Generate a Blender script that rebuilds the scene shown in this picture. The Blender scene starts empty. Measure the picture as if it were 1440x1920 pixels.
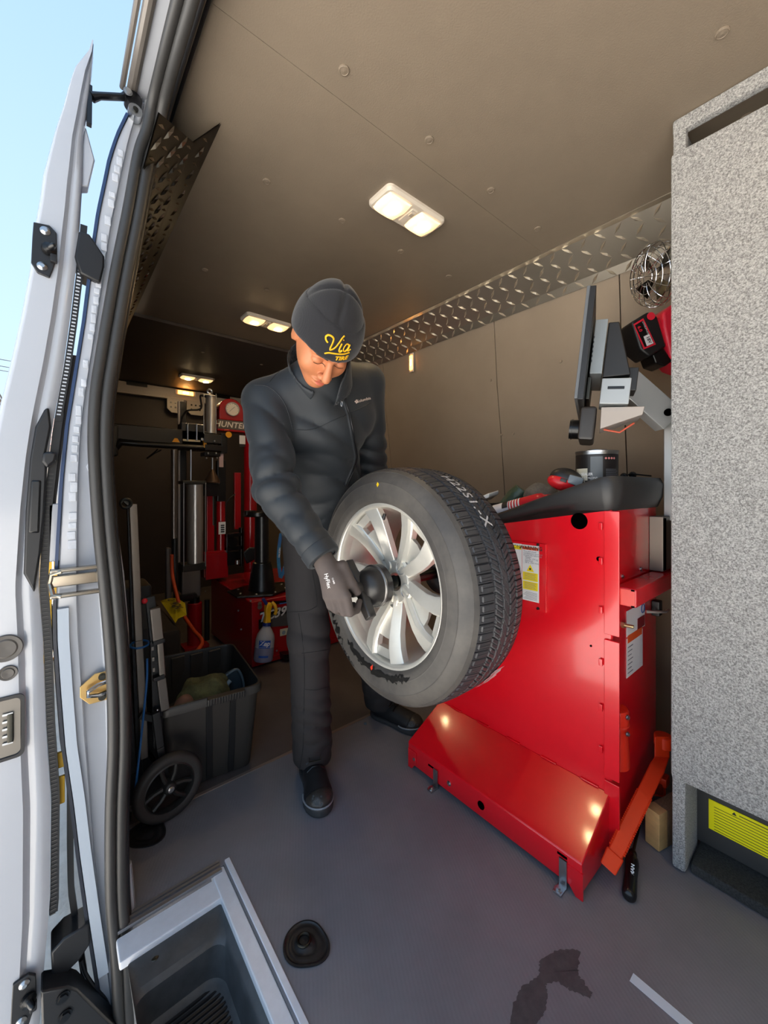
import bpy, bmesh, math, random
import numpy as np
from mathutils import Vector, Matrix, Quaternion
from mathutils.bvhtree import BVHTree
sc = bpy.context.scene
C = sc.collection
PI = math.pi

# ---------------------------------------------------------------- camera, sky, sun, exposure
cam_d = bpy.data.cameras.new('camera')
cam_d.sensor_fit = 'VERTICAL'
cam_d.sensor_height = 24.0
cam_d.sensor_width = 18.0
cam_d.lens = 740.0 / 1920.0 * 24.0
cam_d.shift_y = -45.0 / 1920.0
cam_d.clip_start = 0.02
cam = bpy.data.objects.new('camera', cam_d)
cam.location = (0, 0, 1.05)
cam.rotation_euler = (PI / 2, 0, -math.radians(40))
C.objects.link(cam)
sc.camera = cam

world = bpy.data.worlds.new('world'); sc.world = world
world.use_nodes = True
wn = world.node_tree.nodes; wl = world.node_tree.links
for n in list(wn): wn.remove(n)
w_out = wn.new('ShaderNodeOutputWorld'); w_bg = wn.new('ShaderNodeBackground')
w_tc = wn.new('ShaderNodeTexCoord'); w_sep = wn.new('ShaderNodeSeparateXYZ'); w_rmp = wn.new('ShaderNodeValToRGB')
wl.new(w_tc.outputs['Generated'], w_sep.inputs[0]); wl.new(w_sep.outputs['Z'], w_rmp.inputs[0])
e = w_rmp.color_ramp.elements
e[0].position = 0.0; e[0].color = (0.66, 0.80, 0.94, 1)
e[1].position = 0.75; e[1].color = (0.36, 0.55, 0.82, 1)
m_ = e.new(0.22); m_.color = (0.52, 0.71, 0.93, 1)
wl.new(w_rmp.outputs['Color'], w_bg.inputs['Color']); w_bg.inputs['Strength'].default_value = .55
wl.new(w_bg.outputs[0], w_out.inputs[0])

sun_d = bpy.data.lights.new('sun', 'SUN'); sun_d.energy = 13.0; sun_d.angle = 0.01; sun_d.color = (1.0, 0.96, 0.91)
sun = bpy.data.objects.new('sun', sun_d); C.objects.link(sun)
sun.rotation_euler = Vector((0.10, 0.78, 0.62)).to_track_quat('Z', 'Y').to_euler()
sun.location = (0, 20, 20)

sc.view_settings.view_transform = 'Standard'
sc.view_settings.look = 'None'
sc.view_settings.exposure = 1.4
sc.view_settings.gamma = 1.0
sc.view_settings.use_curve_mapping = False
sc.cycles.max_bounces = 8
sc.cycles.diffuse_bounces = 5
sc.cycles.sample_clamp_indirect = 6.0

# ---------------------------------------------------------------- helpers
S40, C40 = math.sin(math.radians(40)), math.cos(math.radians(40))
def ray(px, py):
    u = (px - 720) / 740.0
    return Vector((S40 + C40 * u, C40 - S40 * u, (915 - py) / 740.0))
O = Vector((0, 0, 1.05))
def P(px, py, t): return O + ray(px, py) * t
def PX(px, py, x): r = ray(px, py); return O + r * (x / r.x)
def PY(px, py, y): r = ray(px, py); return O + r * (y / r.y)
def PZ(px, py, z): r = ray(px, py); return O + r * ((z - 1.05) / r.z)

def srgb(h):
    if isinstance(h, str):
        h = h.lstrip('#'); v = [int(h[i:i + 2], 16) / 255 for i in (0, 2, 4)]
        return tuple((c / 12.92 if c <= .04045 else ((c + .055) / 1.055) ** 2.4) for c in v) + (1,)
    return tuple(h) + (1,)

MATS = {}
def mat(name, col, rough=.5, metal=0, noise=None, bump=None, col2=None, spec=None, emit=None, estr=0, coat=0, alpha=None, wave=None, scale3=None, sheen=0, trans=0, rot=None):
    """noise=(scale, amount) varies the colour; bump=(scale, strength, distance); wave=(scale, strength, distance, direction)."""
    if name in MATS: return MATS[name]
    m = bpy.data.materials.new(name); m.use_nodes = True
    nt = m.node_tree; N = nt.nodes; L = nt.links
    b = N['Principled BSDF']
    c = srgb(col)
    b.inputs['Base Color'].default_value = c
    b.inputs['Roughness'].default_value = rough
    b.inputs['Metallic'].default_value = metal
    if spec is not None: b.inputs['Specular IOR Level'].default_value = spec
    if coat: b.inputs['Coat Weight'].default_value = coat; b.inputs['Coat Roughness'].default_value = .08
    if sheen: b.inputs['Sheen Weight'].default_value = sheen
    if trans: b.inputs['Transmission Weight'].default_value = trans
    if alpha is not None: b.inputs['Alpha'].default_value = alpha
    if emit: b.inputs['Emission Color'].default_value = srgb(emit); b.inputs['Emission Strength'].default_value = estr
    tc = N.new('ShaderNodeTexCoord'); src = tc.outputs['Object']
    if scale3:
        mp = N.new('ShaderNodeMapping'); mp.inputs['Scale'].default_value = scale3; mp.inputs['Rotation'].default_value = rot or (0, 0, 0); L.new(src, mp.inputs[0]); src = mp.outputs[0]
    if noise or col2:
        s, a = noise or (5, .5)
        nz = N.new('ShaderNodeTexNoise'); nz.inputs['Scale'].default_value = s; nz.inputs['Detail'].default_value = 5
        nz.inputs['Roughness'].default_value = .65
        L.new(src, nz.inputs['Vector'])
        rp = N.new('ShaderNodeValToRGB')
        c2 = srgb(col2) if col2 else tuple(min(1, x * (1 + a)) for x in c[:3]) + (1,)
        c1 = c if col2 else tuple(x * (1 - a) for x in c[:3]) + (1,)
        rp.color_ramp.elements[0].position = .35; rp.color_ramp.elements[0].color = c1
        rp.color_ramp.elements[1].position = .65; rp.color_ramp.elements[1].color = c2
        L.new(nz.outputs['Fac'], rp.inputs[0]); L.new(rp.outputs[0], b.inputs['Base Color'])
    h = None
    if bump:
        nb = N.new('ShaderNodeTexNoise'); nb.inputs['Scale'].default_value = bump[0]; nb.inputs['Detail'].default_value = 4
        L.new(src, nb.inputs['Vector'])
        bp = N.new('ShaderNodeBump'); bp.inputs['Strength'].default_value = bump[1]; bp.inputs['Distance'].default_value = bump[2]
        L.new(nb.outputs['Fac'], bp.inputs['Height']); L.new(bp.outputs[0], b.inputs['Normal']); h = bp
    if wave:
        wv = N.new('ShaderNodeTexWave'); wv.inputs['Scale'].default_value = wave[0]; wv.bands_direction = wave[3]
        wv.inputs['Distortion'].default_value = .6
        L.new(src, wv.inputs['Vector'])
        bp = N.new('ShaderNodeBump'); bp.inputs['Strength'].default_value = wave[1]; bp.inputs['Distance'].default_value = wave[2]
        L.new(wv.outputs['Fac'], bp.inputs['Height']); L.new(bp.outputs[0], b.inputs['Normal'])
        if h: L.new(h.outputs[0], bp.inputs['Normal'])
    MATS[name] = m
    return m

def tag(o, label=None, cat=None, group=None, kind=None):
    if label: o['label'] = label
    if cat: o['category'] = cat
    if group: o['group'] = group
    if kind: o['kind'] = kind
    return o

ORG = {}
def thing(name, loc, label, cat, group=None):
    o = bpy.data.objects.new(name, None); C.objects.link(o)
    o.location = loc; o.empty_display_size = .05
    ORG[o.name] = Vector(loc)
    return tag(o, label, cat, group)

def basis(d):
    d = Vector(d).normalized()
    a = Vector((0, 0, 1)) if abs(d.z) < .9 else Vector((1, 0, 0))
    x = a.cross(d).normalized(); y = d.cross(x).normalized()
    return x, y, d

class MB:
    def __init__(s, M=None): s.v = []; s.f = []; s.M = M or Matrix.Identity(4)
    def add(s, vs, fs):
        n = len(s.v); M = s.M
        s.v += [M @ Vector(v) for v in vs]; s.f += [tuple(i + n for i in f) for f in fs]; return s
    def box(s, c, size, R=None, ch=0):
        c = Vector(c); hx, hy, hz = [k / 2 for k in size]
        if ch <= 0:
            vs = [Vector((x, y, z)) for z in (-hz, hz) for x, y in ((-hx, -hy), (hx, -hy), (hx, hy), (-hx, hy))]
            fs = [(3, 2, 1, 0), (4, 5, 6, 7), (0, 1, 5, 4), (1, 2, 6, 5), (2, 3, 7, 6), (3, 0, 4, 7)]
        else:
            ch = min(ch, hx * .98, hy * .98, hz * .98); bm = bmesh.new(); bmesh.ops.create_cube(bm, size=1)
            for v in bm.verts: v.co = Vector((v.co.x * size[0], v.co.y * size[1], v.co.z * size[2]))
            bmesh.ops.bevel(bm, geom=bm.edges[:], offset=ch, segments=2, affect='EDGES', profile=.5)
            bm.verts.index_update(); vs = [v.co.copy() for v in bm.verts]; fs = [tuple(v.index for v in f.verts) for f in bm.faces]; bm.free()
        if R is not None: vs = [R @ v for v in vs]
        return s.add([c + v for v in vs], fs)
    def bar(s, p0, p1, w, h, up=(0, 0, 1), ch=0):
        p0 = Vector(p0); p1 = Vector(p1); d = (p1 - p0); L = d.length; d.normalize()
        side = Vector(up).cross(d)
        if side.length < 1e-4: side = Vector((1, 0, 0)).cross(d)
        side.normalize(); u = d.cross(side)
        R = Matrix((d, side, u)).transposed()
        return s.box((p0 + p1) / 2, (L, w, h), R, ch)
    def cyl(s, p0, p1, r0, r1=None, n=24, cap=True):
        r1 = r0 if r1 is None else r1
        p0 = Vector(p0); p1 = Vector(p1); x, y, d = basis(p1 - p0)
        vs = []
        for p, r in ((p0, r0), (p1, r1)):
            for i in range(n):
                a = 2 * PI * i / n; vs.append(p + x * (r * math.cos(a)) + y * (r * math.sin(a)))
        fs = [(i, (i + 1) % n, n + (i + 1) % n, n + i) for i in range(n)]
        if cap: fs += [tuple(range(n - 1, -1, -1)), tuple(range(n, 2 * n))]
        return s.add(vs, fs)
    def tube(s, pts, r, n=10, closed=False, cap=True, flat=1.0, up=None):
        pts = [Vector(p) for p in pts]; m = len(pts); vs = []; prev = None
        rr = r if isinstance(r, (list, tuple)) else [r] * m
        for i, p in enumerate(pts):
            a = pts[(i - 1) % m] if closed or i > 0 else p; b = pts[(i + 1) % m] if closed or i < m - 1 else p
            d = (b - a).normalized()
            if prev is None: x = (Vector(up).cross(d).normalized() if up else basis(d)[0])
            else:
                x = prev - d * prev.dot(d); x.normalize()
            prev = x; y = d.cross(x)
            for k in range(n):
                t = 2 * PI * k / n; vs.append(p + x * (rr[i] * math.cos(t)) + y * (rr[i] * flat * math.sin(t)))
        fs = []
        for i in range(m if closed else m - 1):
            j = (i + 1) % m
            for k in range(n):
                l = (k + 1) % n; fs.append((i * n + k, i * n + l, j * n + l, j * n + k))
        if cap and not closed: fs += [tuple(range(n - 1, -1, -1)), tuple((m - 1) * n + k for k in range(n))]
        return s.add(vs, fs)
    def lathe(s, prof, o, d, n=32, a0=0, a1=2 * PI):
        """prof: (radius, along) pairs around the axis d through o."""
        o = Vector(o); x, y, d = basis(d); full = abs(a1 - a0 - 2 * PI) < 1e-6
        k = n if full else n + 1; vs = []
        for i in range(k):
            a = a0 + (a1 - a0) * i / n; q = x * math.cos(a) + y * math.sin(a)
            vs += [o + q * r + d * h for r, h in prof]
        m = len(prof); fs = []
        for i in range(n):
            j = (i + 1) % k
            for t in range(m - 1): fs.append((i * m + t, j * m + t, j * m + t + 1, i * m + t + 1))
        return s.add(vs, fs)
    def prism(s, poly, d):
        poly = [Vector(p) for p in poly]; d = Vector(d); n = len(poly)
        return s.add(poly + [p + d for p in poly], [tuple(range(n - 1, -1, -1)), tuple(range(n, 2 * n))] + [(i, (i + 1) % n, n + (i + 1) % n, n + i) for i in range(n)])
    def ball(s, c, r, n=16, m=10, R=None):
        c = Vector(c); r = Vector(r) if hasattr(r, '__len__') else Vector((r, r, r)); vs = [Vector((0, 0, -r.z))]
        for j in range(1, m):
            t = -PI / 2 + PI * j / m
            for i in range(n):
                a = 2 * PI * i / n; vs.append(Vector((r.x * math.cos(t) * math.cos(a), r.y * math.cos(t) * math.sin(a), r.z * math.sin(t))))
        vs.append(Vector((0, 0, r.z)))
        if R is not None: vs = [R @ v for v in vs]
        fs = [(0, 1 + (i + 1) % n, 1 + i) for i in range(n)]
        for j in range(m - 2):
            for i in range(n): a = 1 + j * n; fs.append((a + i, a + (i + 1) % n, a + n + (i + 1) % n, a + n + i))
        a = 1 + (m - 2) * n; fs += [(a + i, a + (i + 1) % n, a + n) for i in range(n)]
        return s.add([c + v for v in vs], fs)
    def loft(s, secs, closed=True, cap=True):
        n = len(secs[0]); vs = [Vector(p) for q in secs for p in q]; fs = []
        for i in range(len(secs) - 1):
            for k in range(n if closed else n - 1):
                l = (k + 1) % n; fs.append((i * n + k, i * n + l, (i + 1) * n + l, (i + 1) * n + k))
        if cap and closed: fs += [tuple(range(n - 1, -1, -1)), tuple((len(secs) - 1) * n + k for k in range(n))]
        return s.add(vs, fs)
    def build(s, name, m, parent=None, smooth=None, bevel=0, seg=2, label=None, cat=None, group=None, kind=None, solid=0):
        me = bpy.data.meshes.new(name)
        org = Vector((0, 0, 0))
        if parent is not None: org = ORG[parent.name]
        elif s.v:
            xs = [v.x for v in s.v]; ys = [v.y for v in s.v]; zs = [v.z for v in s.v]
            org = Vector(((min(xs) + max(xs)) / 2, (min(ys) + max(ys)) / 2, min(zs)))
        me.from_pydata([v - org for v in s.v], [], s.f)
        bm = bmesh.new(); bm.from_mesh(me); bmesh.ops.recalc_face_normals(bm, faces=bm.faces); bm.to_mesh(me); bm.free()
        me.update()
        for mm in (m if isinstance(m, (list, tuple)) else [m]): me.materials.append(mm)
        if smooth is None: smooth = 35
        if smooth is not False: smooth_by_angle(me, smooth)
        o = bpy.data.objects.new(name, me); C.objects.link(o)
        if parent is not None: o.parent = parent; ORG[o.name] = org
        else: o.location = org; ORG[o.name] = org
        if solid:
            k = o.modifiers.new('solid', 'SOLIDIFY'); k.thickness = solid; k.offset = 0
        if bevel:
            k = o.modifiers.new('bevel', 'BEVEL'); k.width = bevel; k.segments = seg; k.limit_method = 'ANGLE'; k.angle_limit = math.radians(40)
            k.harden_normals = False
        if smooth is not False and len(me.polygons) < 6000:
            k = o.modifiers.new('normals', 'WEIGHTED_NORMAL'); k.keep_sharp = True; k.weight = 80
        return tag(o, label, cat, group, kind)

def smooth_by_angle(me, deg):
    n = len(me.polygons)
    me.polygons.foreach_set('use_smooth', [True] * n)
    bm = bmesh.new(); bm.from_mesh(me); lim = math.radians(deg)
    sharp = [False] * len(me.edges)
    for ed in bm.edges:
        if len(ed.link_faces) == 2:
            if ed.link_faces[0].normal.angle(ed.link_faces[1].normal, 0) > lim: sharp[ed.index] = True
    bm.free()
    at = me.attributes.get('sharp_edge') or me.attributes.new('sharp_edge', 'BOOLEAN', 'EDGE')
    at.data.foreach_set('value', sharp)

def copy_tree(o, parent=None):
    c = o.copy(); C.objects.link(c); c.parent = parent; ORG[c.name] = ORG[o.name]
    for ch in list(o.children): copy_tree(ch, c)
    return c

def text_mesh(txt, size, shear=0.0, bold=0.0, align='CENTER', spacing=1.0):
    cu = bpy.data.curves.new('t', 'FONT'); cu.body = txt; cu.size = size; cu.shear = shear; cu.offset = bold
    cu.align_x = align; cu.align_y = 'CENTER'; cu.space_character = spacing; cu.resolution_u = 3
    ob = bpy.data.objects.new('t', cu); C.objects.link(ob)
    dg = bpy.context.evaluated_depsgraph_get(); me = bpy.data.meshes.new_from_object(ob.evaluated_get(dg))
    vs = [v.co.copy() for v in me.vertices]; fs = [tuple(p.vertices) for p in me.polygons]
    bpy.data.objects.remove(ob); bpy.data.curves.remove(cu); bpy.data.meshes.remove(me)
    return vs, fs

def text_on(name, txt, size, o, x, y, m, parent, lift=.0008, project=None, **kw):
    """lettering lying on the plane o + x*X + y*Y; project(point) -> point on a curved surface."""
    o = Vector(o); x = Vector(x).normalized(); y = Vector(y).normalized(); n = x.cross(y).normalized()
    vs, fs = text_mesh(txt, size, **kw)
    b = MB(); out = []
    for v in vs:
        p = o + x * v.x + y * v.y + n * lift
        if project: p = project(p)
        out.append(p)
    b.add(out, fs)
    return b.build(name, m, parent, smooth=False)

# ---- implicit surfaces for cloth, skin and rags
def V3(p): return np.array([p[0], p[1], p[2]], dtype=np.float64)
def cap(P_, a, b, ra, rb):
    a = V3(a); b = V3(b); d = b - a; L2 = max(d @ d, 1e-12)
    t = np.clip(((P_ - a) @ d) / L2, 0, 1)
    return np.linalg.norm(P_ - a - t[..., None] * d, axis=-1) - (ra + (rb - ra) * t)
def ell(P_, c, r, R=None):
    q = P_ - V3(c)
    if R is not None: q = q @ np.array(R)          # rows of R^T
    k = q / np.array(r); l = np.linalg.norm(k, axis=-1); g = np.linalg.norm(k / np.array(r), axis=-1) + 1e-9
    return l * (l - 1) / g
def smin(a, b, k):
    h = np.clip(.5 + .5 * (b - a) / k, 0, 1); return b * (1 - h) + a * h - k * h * (1 - h)
def smax(a, b, k): return -smin(-a, -b, k)
def fold(P_, c, d, lam, amp, R, ph=0.0, bend=0.0):
    q = P_ - V3(c); d = V3(d) / np.linalg.norm(V3(d)); r2 = (q * q).sum(-1)
    s = q @ d + bend * r2
    w = np.abs(np.sin(PI * s / lam + ph / 2)) ** .62 * 2 - 1.15      # rounded folds with sharp valleys
    return -amp * w * np.exp(-r2 / (R * R))
def surface(fn, lo, hi, h):
    lo = V3(lo); hi = V3(hi); n = np.maximum(np.ceil((hi - lo) / h).astype(int) + 1, 3)
    ax = [lo[i] + h * np.arange(n[i]) for i in range(3)]
    G = np.stack(np.meshgrid(*ax, indexing='ij'), -1)
    F = fn(G)
    s = F < 0
    cnt = np.zeros((n[0] - 1, n[1] - 1, n[2] - 1)); acc = np.zeros(cnt.shape + (3,))
    def sl(o): return tuple(slice(o[i], n[i] - 1 + o[i]) for i in range(3))
    cor = [(i, j, k) for i in (0, 1) for j in (0, 1) for k in (0, 1)]
    for a in cor:
        for d in range(3):
            if a[d] == 1: continue
            b = list(a); b[d] = 1; b = tuple(b)
            fa = F[sl(a)]; fb = F[sl(b)]; cr = (fa < 0) != (fb < 0)
            den = np.where(cr, fa - fb, 1); t = np.where(cr, fa / den, 0)
            for q in range(3):
                base = a[q] + (t if q == d else 0)
                acc[..., q] += np.where(cr, base, 0)
            cnt += cr
    act = cnt > 0; idx = -np.ones(cnt.shape, int); idx[act] = np.arange(act.sum())
    ii = np.argwhere(act); pos = lo + h * (ii + acc[act] / cnt[act][:, None])
    faces = []
    for d in range(3):
        e, f = [(1, 2), (2, 0), (0, 1)][d]
        lo_s = [slice(1, n[q] - 1) for q in range(3)]; lo_s[d] = slice(0, n[d] - 1)
        hi_s = list(lo_s); hi_s[d] = slice(1, n[d])
        A = s[tuple(lo_s)]; B = s[tuple(hi_s)]; w = np.argwhere(A != B)
        if not len(w): continue
        flip = A[tuple(w.T)]
        off = np.ones(3, int); off[d] = 0; w = w + off
        def id_(de, df):
            q = w.copy(); q[:, e] -= de; q[:, f] -= df; return idx[q[:, 0], q[:, 1], q[:, 2]]
        quad = np.stack([id_(1, 1), id_(0, 1), id_(0, 0), id_(1, 0)], 1)
        quad[~flip] = quad[~flip][:, ::-1]
        faces.append(quad)
    return pos, np.concatenate(faces)
def mesh_np(name, pos, faces, m, parent=None, label=None, cat=None, group=None, relax=1):
    if parent is not None: org = ORG[parent.name]
    else: org = Vector(((pos[:, 0].min() + pos[:, 0].max()) / 2, (pos[:, 1].min() + pos[:, 1].max()) / 2, pos[:, 2].min()))
    if relax:
        E = np.concatenate([faces[:, [0, 1]], faces[:, [1, 2]], faces[:, [2, 3]], faces[:, [3, 0]]])
        for _ in range(relax):
            a = np.zeros_like(pos); c = np.zeros(len(pos))
            np.add.at(a, E[:, 0], pos[E[:, 1]]); np.add.at(c, E[:, 0], 1)
            np.add.at(a, E[:, 1], pos[E[:, 0]]); np.add.at(c, E[:, 1], 1)
            pos = pos * .5 + .5 * a / c[:, None]
    me = bpy.data.meshes.new(name); me.from_pydata((pos - V3(org)).tolist(), [], faces.tolist())
    me.polygons.foreach_set('use_smooth', [True] * len(me.polygons)); me.materials.append(m); me.update()
    bm = bmesh.new(); bm.from_mesh(me); bmesh.ops.recalc_face_normals(bm, faces=bm.faces); bm.to_mesh(me); bm.free()
    o = bpy.data.objects.new(name, me); C.objects.link(o)
    if parent is not None: o.parent = parent
    else: o.location = org
    ORG[o.name] = org
    tag(o, label, cat, group)
    bv = BVHTree.FromPolygons([Vector(p) for p in pos.tolist()], [tuple(f) for f in faces.tolist()])
    return o, bv

# ================================================================ THE SETTING
def S(mb, name, m, parent=None, **k):
    o = mb.build(name, m, parent, **k)
    if parent is None: o['kind'] = 'structure'
    return o
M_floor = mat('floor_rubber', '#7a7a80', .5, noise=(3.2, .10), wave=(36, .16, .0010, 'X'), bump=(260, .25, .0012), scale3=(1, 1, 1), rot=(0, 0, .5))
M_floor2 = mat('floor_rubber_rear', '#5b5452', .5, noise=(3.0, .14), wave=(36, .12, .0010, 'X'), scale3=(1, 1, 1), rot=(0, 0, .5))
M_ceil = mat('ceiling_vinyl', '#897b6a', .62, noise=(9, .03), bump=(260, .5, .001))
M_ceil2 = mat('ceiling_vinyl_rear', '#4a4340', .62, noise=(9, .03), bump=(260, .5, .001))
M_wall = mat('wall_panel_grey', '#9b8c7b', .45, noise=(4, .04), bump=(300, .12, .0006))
M_wallL = mat('wall_panel_shaded', '#3d3532', .6, noise=(6, .05), bump=(240, .3, .001))  # shade of the left and rear walls is put into this dark colour
M_white = mat('white_body_paint', '#adb0b7', .22, coat=.6, noise=(2.5, .015))
M_seamw = mat('seam_sealer_white', '#c3c7cf', .45, bump=(60, .8, .004), noise=(14, .06))
M_rub = mat('black_rubber_seal', '#343332', .45, bump=(90, .08, .001))
M_blk = mat('black_plastic', '#1b1b1d', .42, bump=(400, .1, .0005))
M_blk2 = mat('black_paint_satin', '#0e0e10', .28)
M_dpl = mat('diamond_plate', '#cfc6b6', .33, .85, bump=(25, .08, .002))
M_dplD = mat('diamond_plate_shaded', '#181513', .5, .5, bump=(30, .15, .002))  # near-black base stands in for dark reflections along the door-side cornice
M_steel = mat('zinc_steel', '#b9bbbd', .3, 1.0)
M_dsteel = mat('dark_steel', '#45443f', .38, 1.0)
M_chrome = mat('bright_chrome', '#dcdde0', .12, 1.0)
M_red = mat('red_machine_paint', '#e01020', .24, coat=.5, noise=(3, .05), bump=(5, .05, .004))
M_redD = mat('red_changer_paint', '#a50d18', .26, coat=.4)

# floor with the step well cut out of its door corner
fl = MB()
FX0, FX1, FXW, FY0, FYS, FYW = .365, 1.93, .12, -.9, 1.13, 1.44
fl.box(((FX0 + FX1) / 2, (FY0 + FYW) / 2, -.02), (FX1 - FX0, FYW - FY0, .04))
fl.box(((FXW + FX0) / 2, (FYS + FYW) / 2, -.02), (FX0 - FXW, FYW - FYS, .04))
floor = S(fl, 'floor', M_floor)
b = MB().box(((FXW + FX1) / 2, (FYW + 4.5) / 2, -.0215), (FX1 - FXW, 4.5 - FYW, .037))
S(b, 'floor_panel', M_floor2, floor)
b = MB().box(((FXW + FX1) / 2, FYW, .0005), (FX1 - FXW, .014, .004))
S(b, 'trim_1', mat('seam_strip', '#93877f', .4, .5), bevel=.001)
# ring wells let into the floor
def ring_well(name, x, y, r, rot):
    R = Matrix.Rotation(rot, 4, 'Z'); T = Matrix.Translation((x, y, 0)) @ R
    n = 40; out = []
    for i in range(n):
        a = 2 * PI * i / n; px_, py_ = r * math.cos(a), r * math.sin(a)
        out.append((a, px_, py_))
    def ringpts(k, z, tip=1.0):
        res = []
        for a, px_, py_ in out:
            q = max(0, math.cos(a + PI / 2))
            s = 1 + .38 * tip * q ** 5
            res.append(Vector((px_ * k * s, py_ * k * s, z)))
        return res
    b = MB(T).loft([ringpts(1.0, .0015), ringpts(1.0, .0045), ringpts(.93, .005), ringpts(.90, .003), ringpts(.82, .0015), ringpts(.74, .003), ringpts(.62, .004), ringpts(.56, .0022), ringpts(.44, .0025), ringpts(.36, .006), ringpts(.2, .007), ringpts(.02, .008)], cap=False)
    o = b.build(name, mat('well_black', '#1f1f21', .4, noise=(40, .5)), smooth=60, label=None)
    return o
o = ring_well('floor_ring_well', .443, .815, .047, math.radians(28)); tag(o, 'round black tie-down cup let into the grey floor beside the step well', 'tie-down cup')
MB().tube([Vector((.443, .815, .009)) + Vector((.014 * math.cos(a), .014 * math.sin(a), 0)) for a in [i * PI / 8 for i in range(16)]], .0028, 8, True).build('ring', M_dsteel, o)
o = ring_well('floor_ring_well', .215, 1.385, .05, math.radians(28)); tag(o, 'black tie-down cup in the floor below the cart wheel', 'tie-down cup')
o = MB().cyl(PZ(685, 1357, 0), PZ(685, 1357, .004), .007, n=12).build('floor_screw', M_blk); tag(o, 'small black screw head in the floor behind the front shoe', 'screw')

# step well: white painted frame, aluminium channel, black plastic pan
b = MB()
b.box((.348, .10, -.012), (.034, 2.06, .022), ch=.004)
b.box((.377, .11, .001), (.014, 2.06, .006), ch=.002)
M_sill = mat('sill_white_lit', '#dfe2e8', .3, noise=(30, .04))  # brighter copy of the body white; the stronger light here is in its colour
S(b, 'trim_2', M_sill)
b = MB(); b.box((.238, 1.078, -.014), (.25, .062, .02), ch=.004)
S(b, 'trim_3', M_sill)
b = MB()
for k, (dy, z) in enumerate(((0, .002), (.009, -.003), (.018, .002), (.026, .004))): b.box((.235, 1.116 + dy, z), (.24, .006, .008))
S(b, 'trim_4', mat('channel_alu', '#9b9a9c', .35, .8))
xs0, xs1, ys0, ys1 = .128, .331, -.35, 1.047
def rr(x0, x1, y0, y1, z, r=.03, n=6):
    pts = []
    for cx, cy, a0 in ((x1 - r, y1 - r, 0), (x0 + r, y1 - r, PI / 2), (x0 + r, y0 + r, PI), (x1 - r, y0 + r, 3 * PI / 2)):
        for i in range(n + 1):
            a = a0 + PI / 2 * i / n; pts.append(Vector((cx + r * math.cos(a), cy + r * math.sin(a), z)))
    return pts
b = MB().loft([rr(xs0, xs1, ys0, ys1, -.018, .006), rr(xs0, xs1 - .006, ys0, ys1 - .02, -.026, .02), rr(xs0, xs1 - .01, ys0, ys1 - .055, -.03, .02), rr(xs0, xs1 - .016, ys0, ys1 - .065, -.04, .03), rr(xs0, xs1 - .022, ys0, ys1 - .075, -.10, .04), rr(xs0, xs1 - .04, ys0, ys1 - .095, -.112, .05), [Vector((.23, .4, -.114))] * 28], cap=False)
pan = S(b, 'step_well', mat('step_pan_plastic', '#47494b', .38, noise=(14, .25), bump=(18, .25, .004)))
b = MB()
for k in range(26): b.box((.232, .955 - k * .011, -.110), (.15, .005, .006))
rb = b.build('tread_rib', M_blk, pan); rb['kind'] = 'stuff'
for (px_, py_) in ((290, 1796), (418, 1702)):
    c = PZ(px_, py_, -.028); b = MB().lathe([(0, .004), (.008, .003), (.012, -.001), (.015, .001), (.017, -.002)], c, (0, 0, 1), 20)
    b.build('fixing_screw', M_dsteel, pan)

# ceiling: three panels whose seams show, push pins
ceil_ = MB()
ceil_.box(((.245 + 1.75) / 2, (-.9 + .868) / 2, 2.08), (1.75 - .245, .868 + .9, .02))
ceiling = S(ceil_, 'ceiling', M_ceil)
def cpan(y0, y1, z, m):
    S(MB().box(((.245 + 1.75) / 2, (y0 + y1) / 2, z + .01), (1.75 - .245, y1 - y0 - .002, .02), ch=.001), 'ceiling_panel', m, ceiling)
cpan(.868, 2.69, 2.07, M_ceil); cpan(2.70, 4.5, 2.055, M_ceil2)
for x, y, r in [(x, y, .0135) for y in (.19, .80, 1.255, 1.95) for x in (.544, .844, 1.148, 1.46)] + [(.85, 3.1, .012), (1.3, 3.1, .012)]:
    z = 2.07 if y < 2.6 else 2.055
    MB().lathe([(r, 0), (r, -.0025), (r * .8, -.004), (r * .72, -.0028), (0, -.0045)], (x, y, z), (0, 0, 1), 16).build('push_pin', M_ceil, ceiling)

# driver-side wall: three panels curving inward at the top
wp = [(1.93, -.02), (1.925, .5), (1.905, 1.0), (1.865, 1.35), (1.83, 1.6), (1.80, 1.98), (1.80, 2.08)]
def wpan(y0, y1, name, parent, g=.0025):
    sec = []
    for x, z in wp: sec.append([Vector((x, y0 + g, z)), Vector((x, y1 - g, z)), Vector((x + .02, y1 - g, z)), Vector((x + .02, y0 + g, z))])
    return S(MB().loft(sec), name, M_wall, parent)
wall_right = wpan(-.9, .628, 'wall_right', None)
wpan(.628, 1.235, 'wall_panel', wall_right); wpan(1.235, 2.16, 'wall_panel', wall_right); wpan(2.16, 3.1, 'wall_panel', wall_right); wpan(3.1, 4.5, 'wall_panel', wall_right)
for px_, py_ in ((1051, 678), (920, 713), (941, 815), (962, 813), (911, 608), (1160, 440)):
    p = PX(px_, py_, 1.86); x = np.interp(p.z, [z for _, z in wp], [x for x, _ in wp]); p = PX(px_, py_, float(x) - .001)
    MB().lathe([(.0075, 0), (.007, .003), (0, .004)], p, (-1, 0, .08), 14).build('push_pin', M_wall, wall_right)
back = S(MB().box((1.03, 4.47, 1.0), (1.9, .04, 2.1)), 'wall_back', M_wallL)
S(MB().box((1.03, -.92, 1.03), (1.9, .04, 2.1)), 'wall_front', M_ceil)

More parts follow.
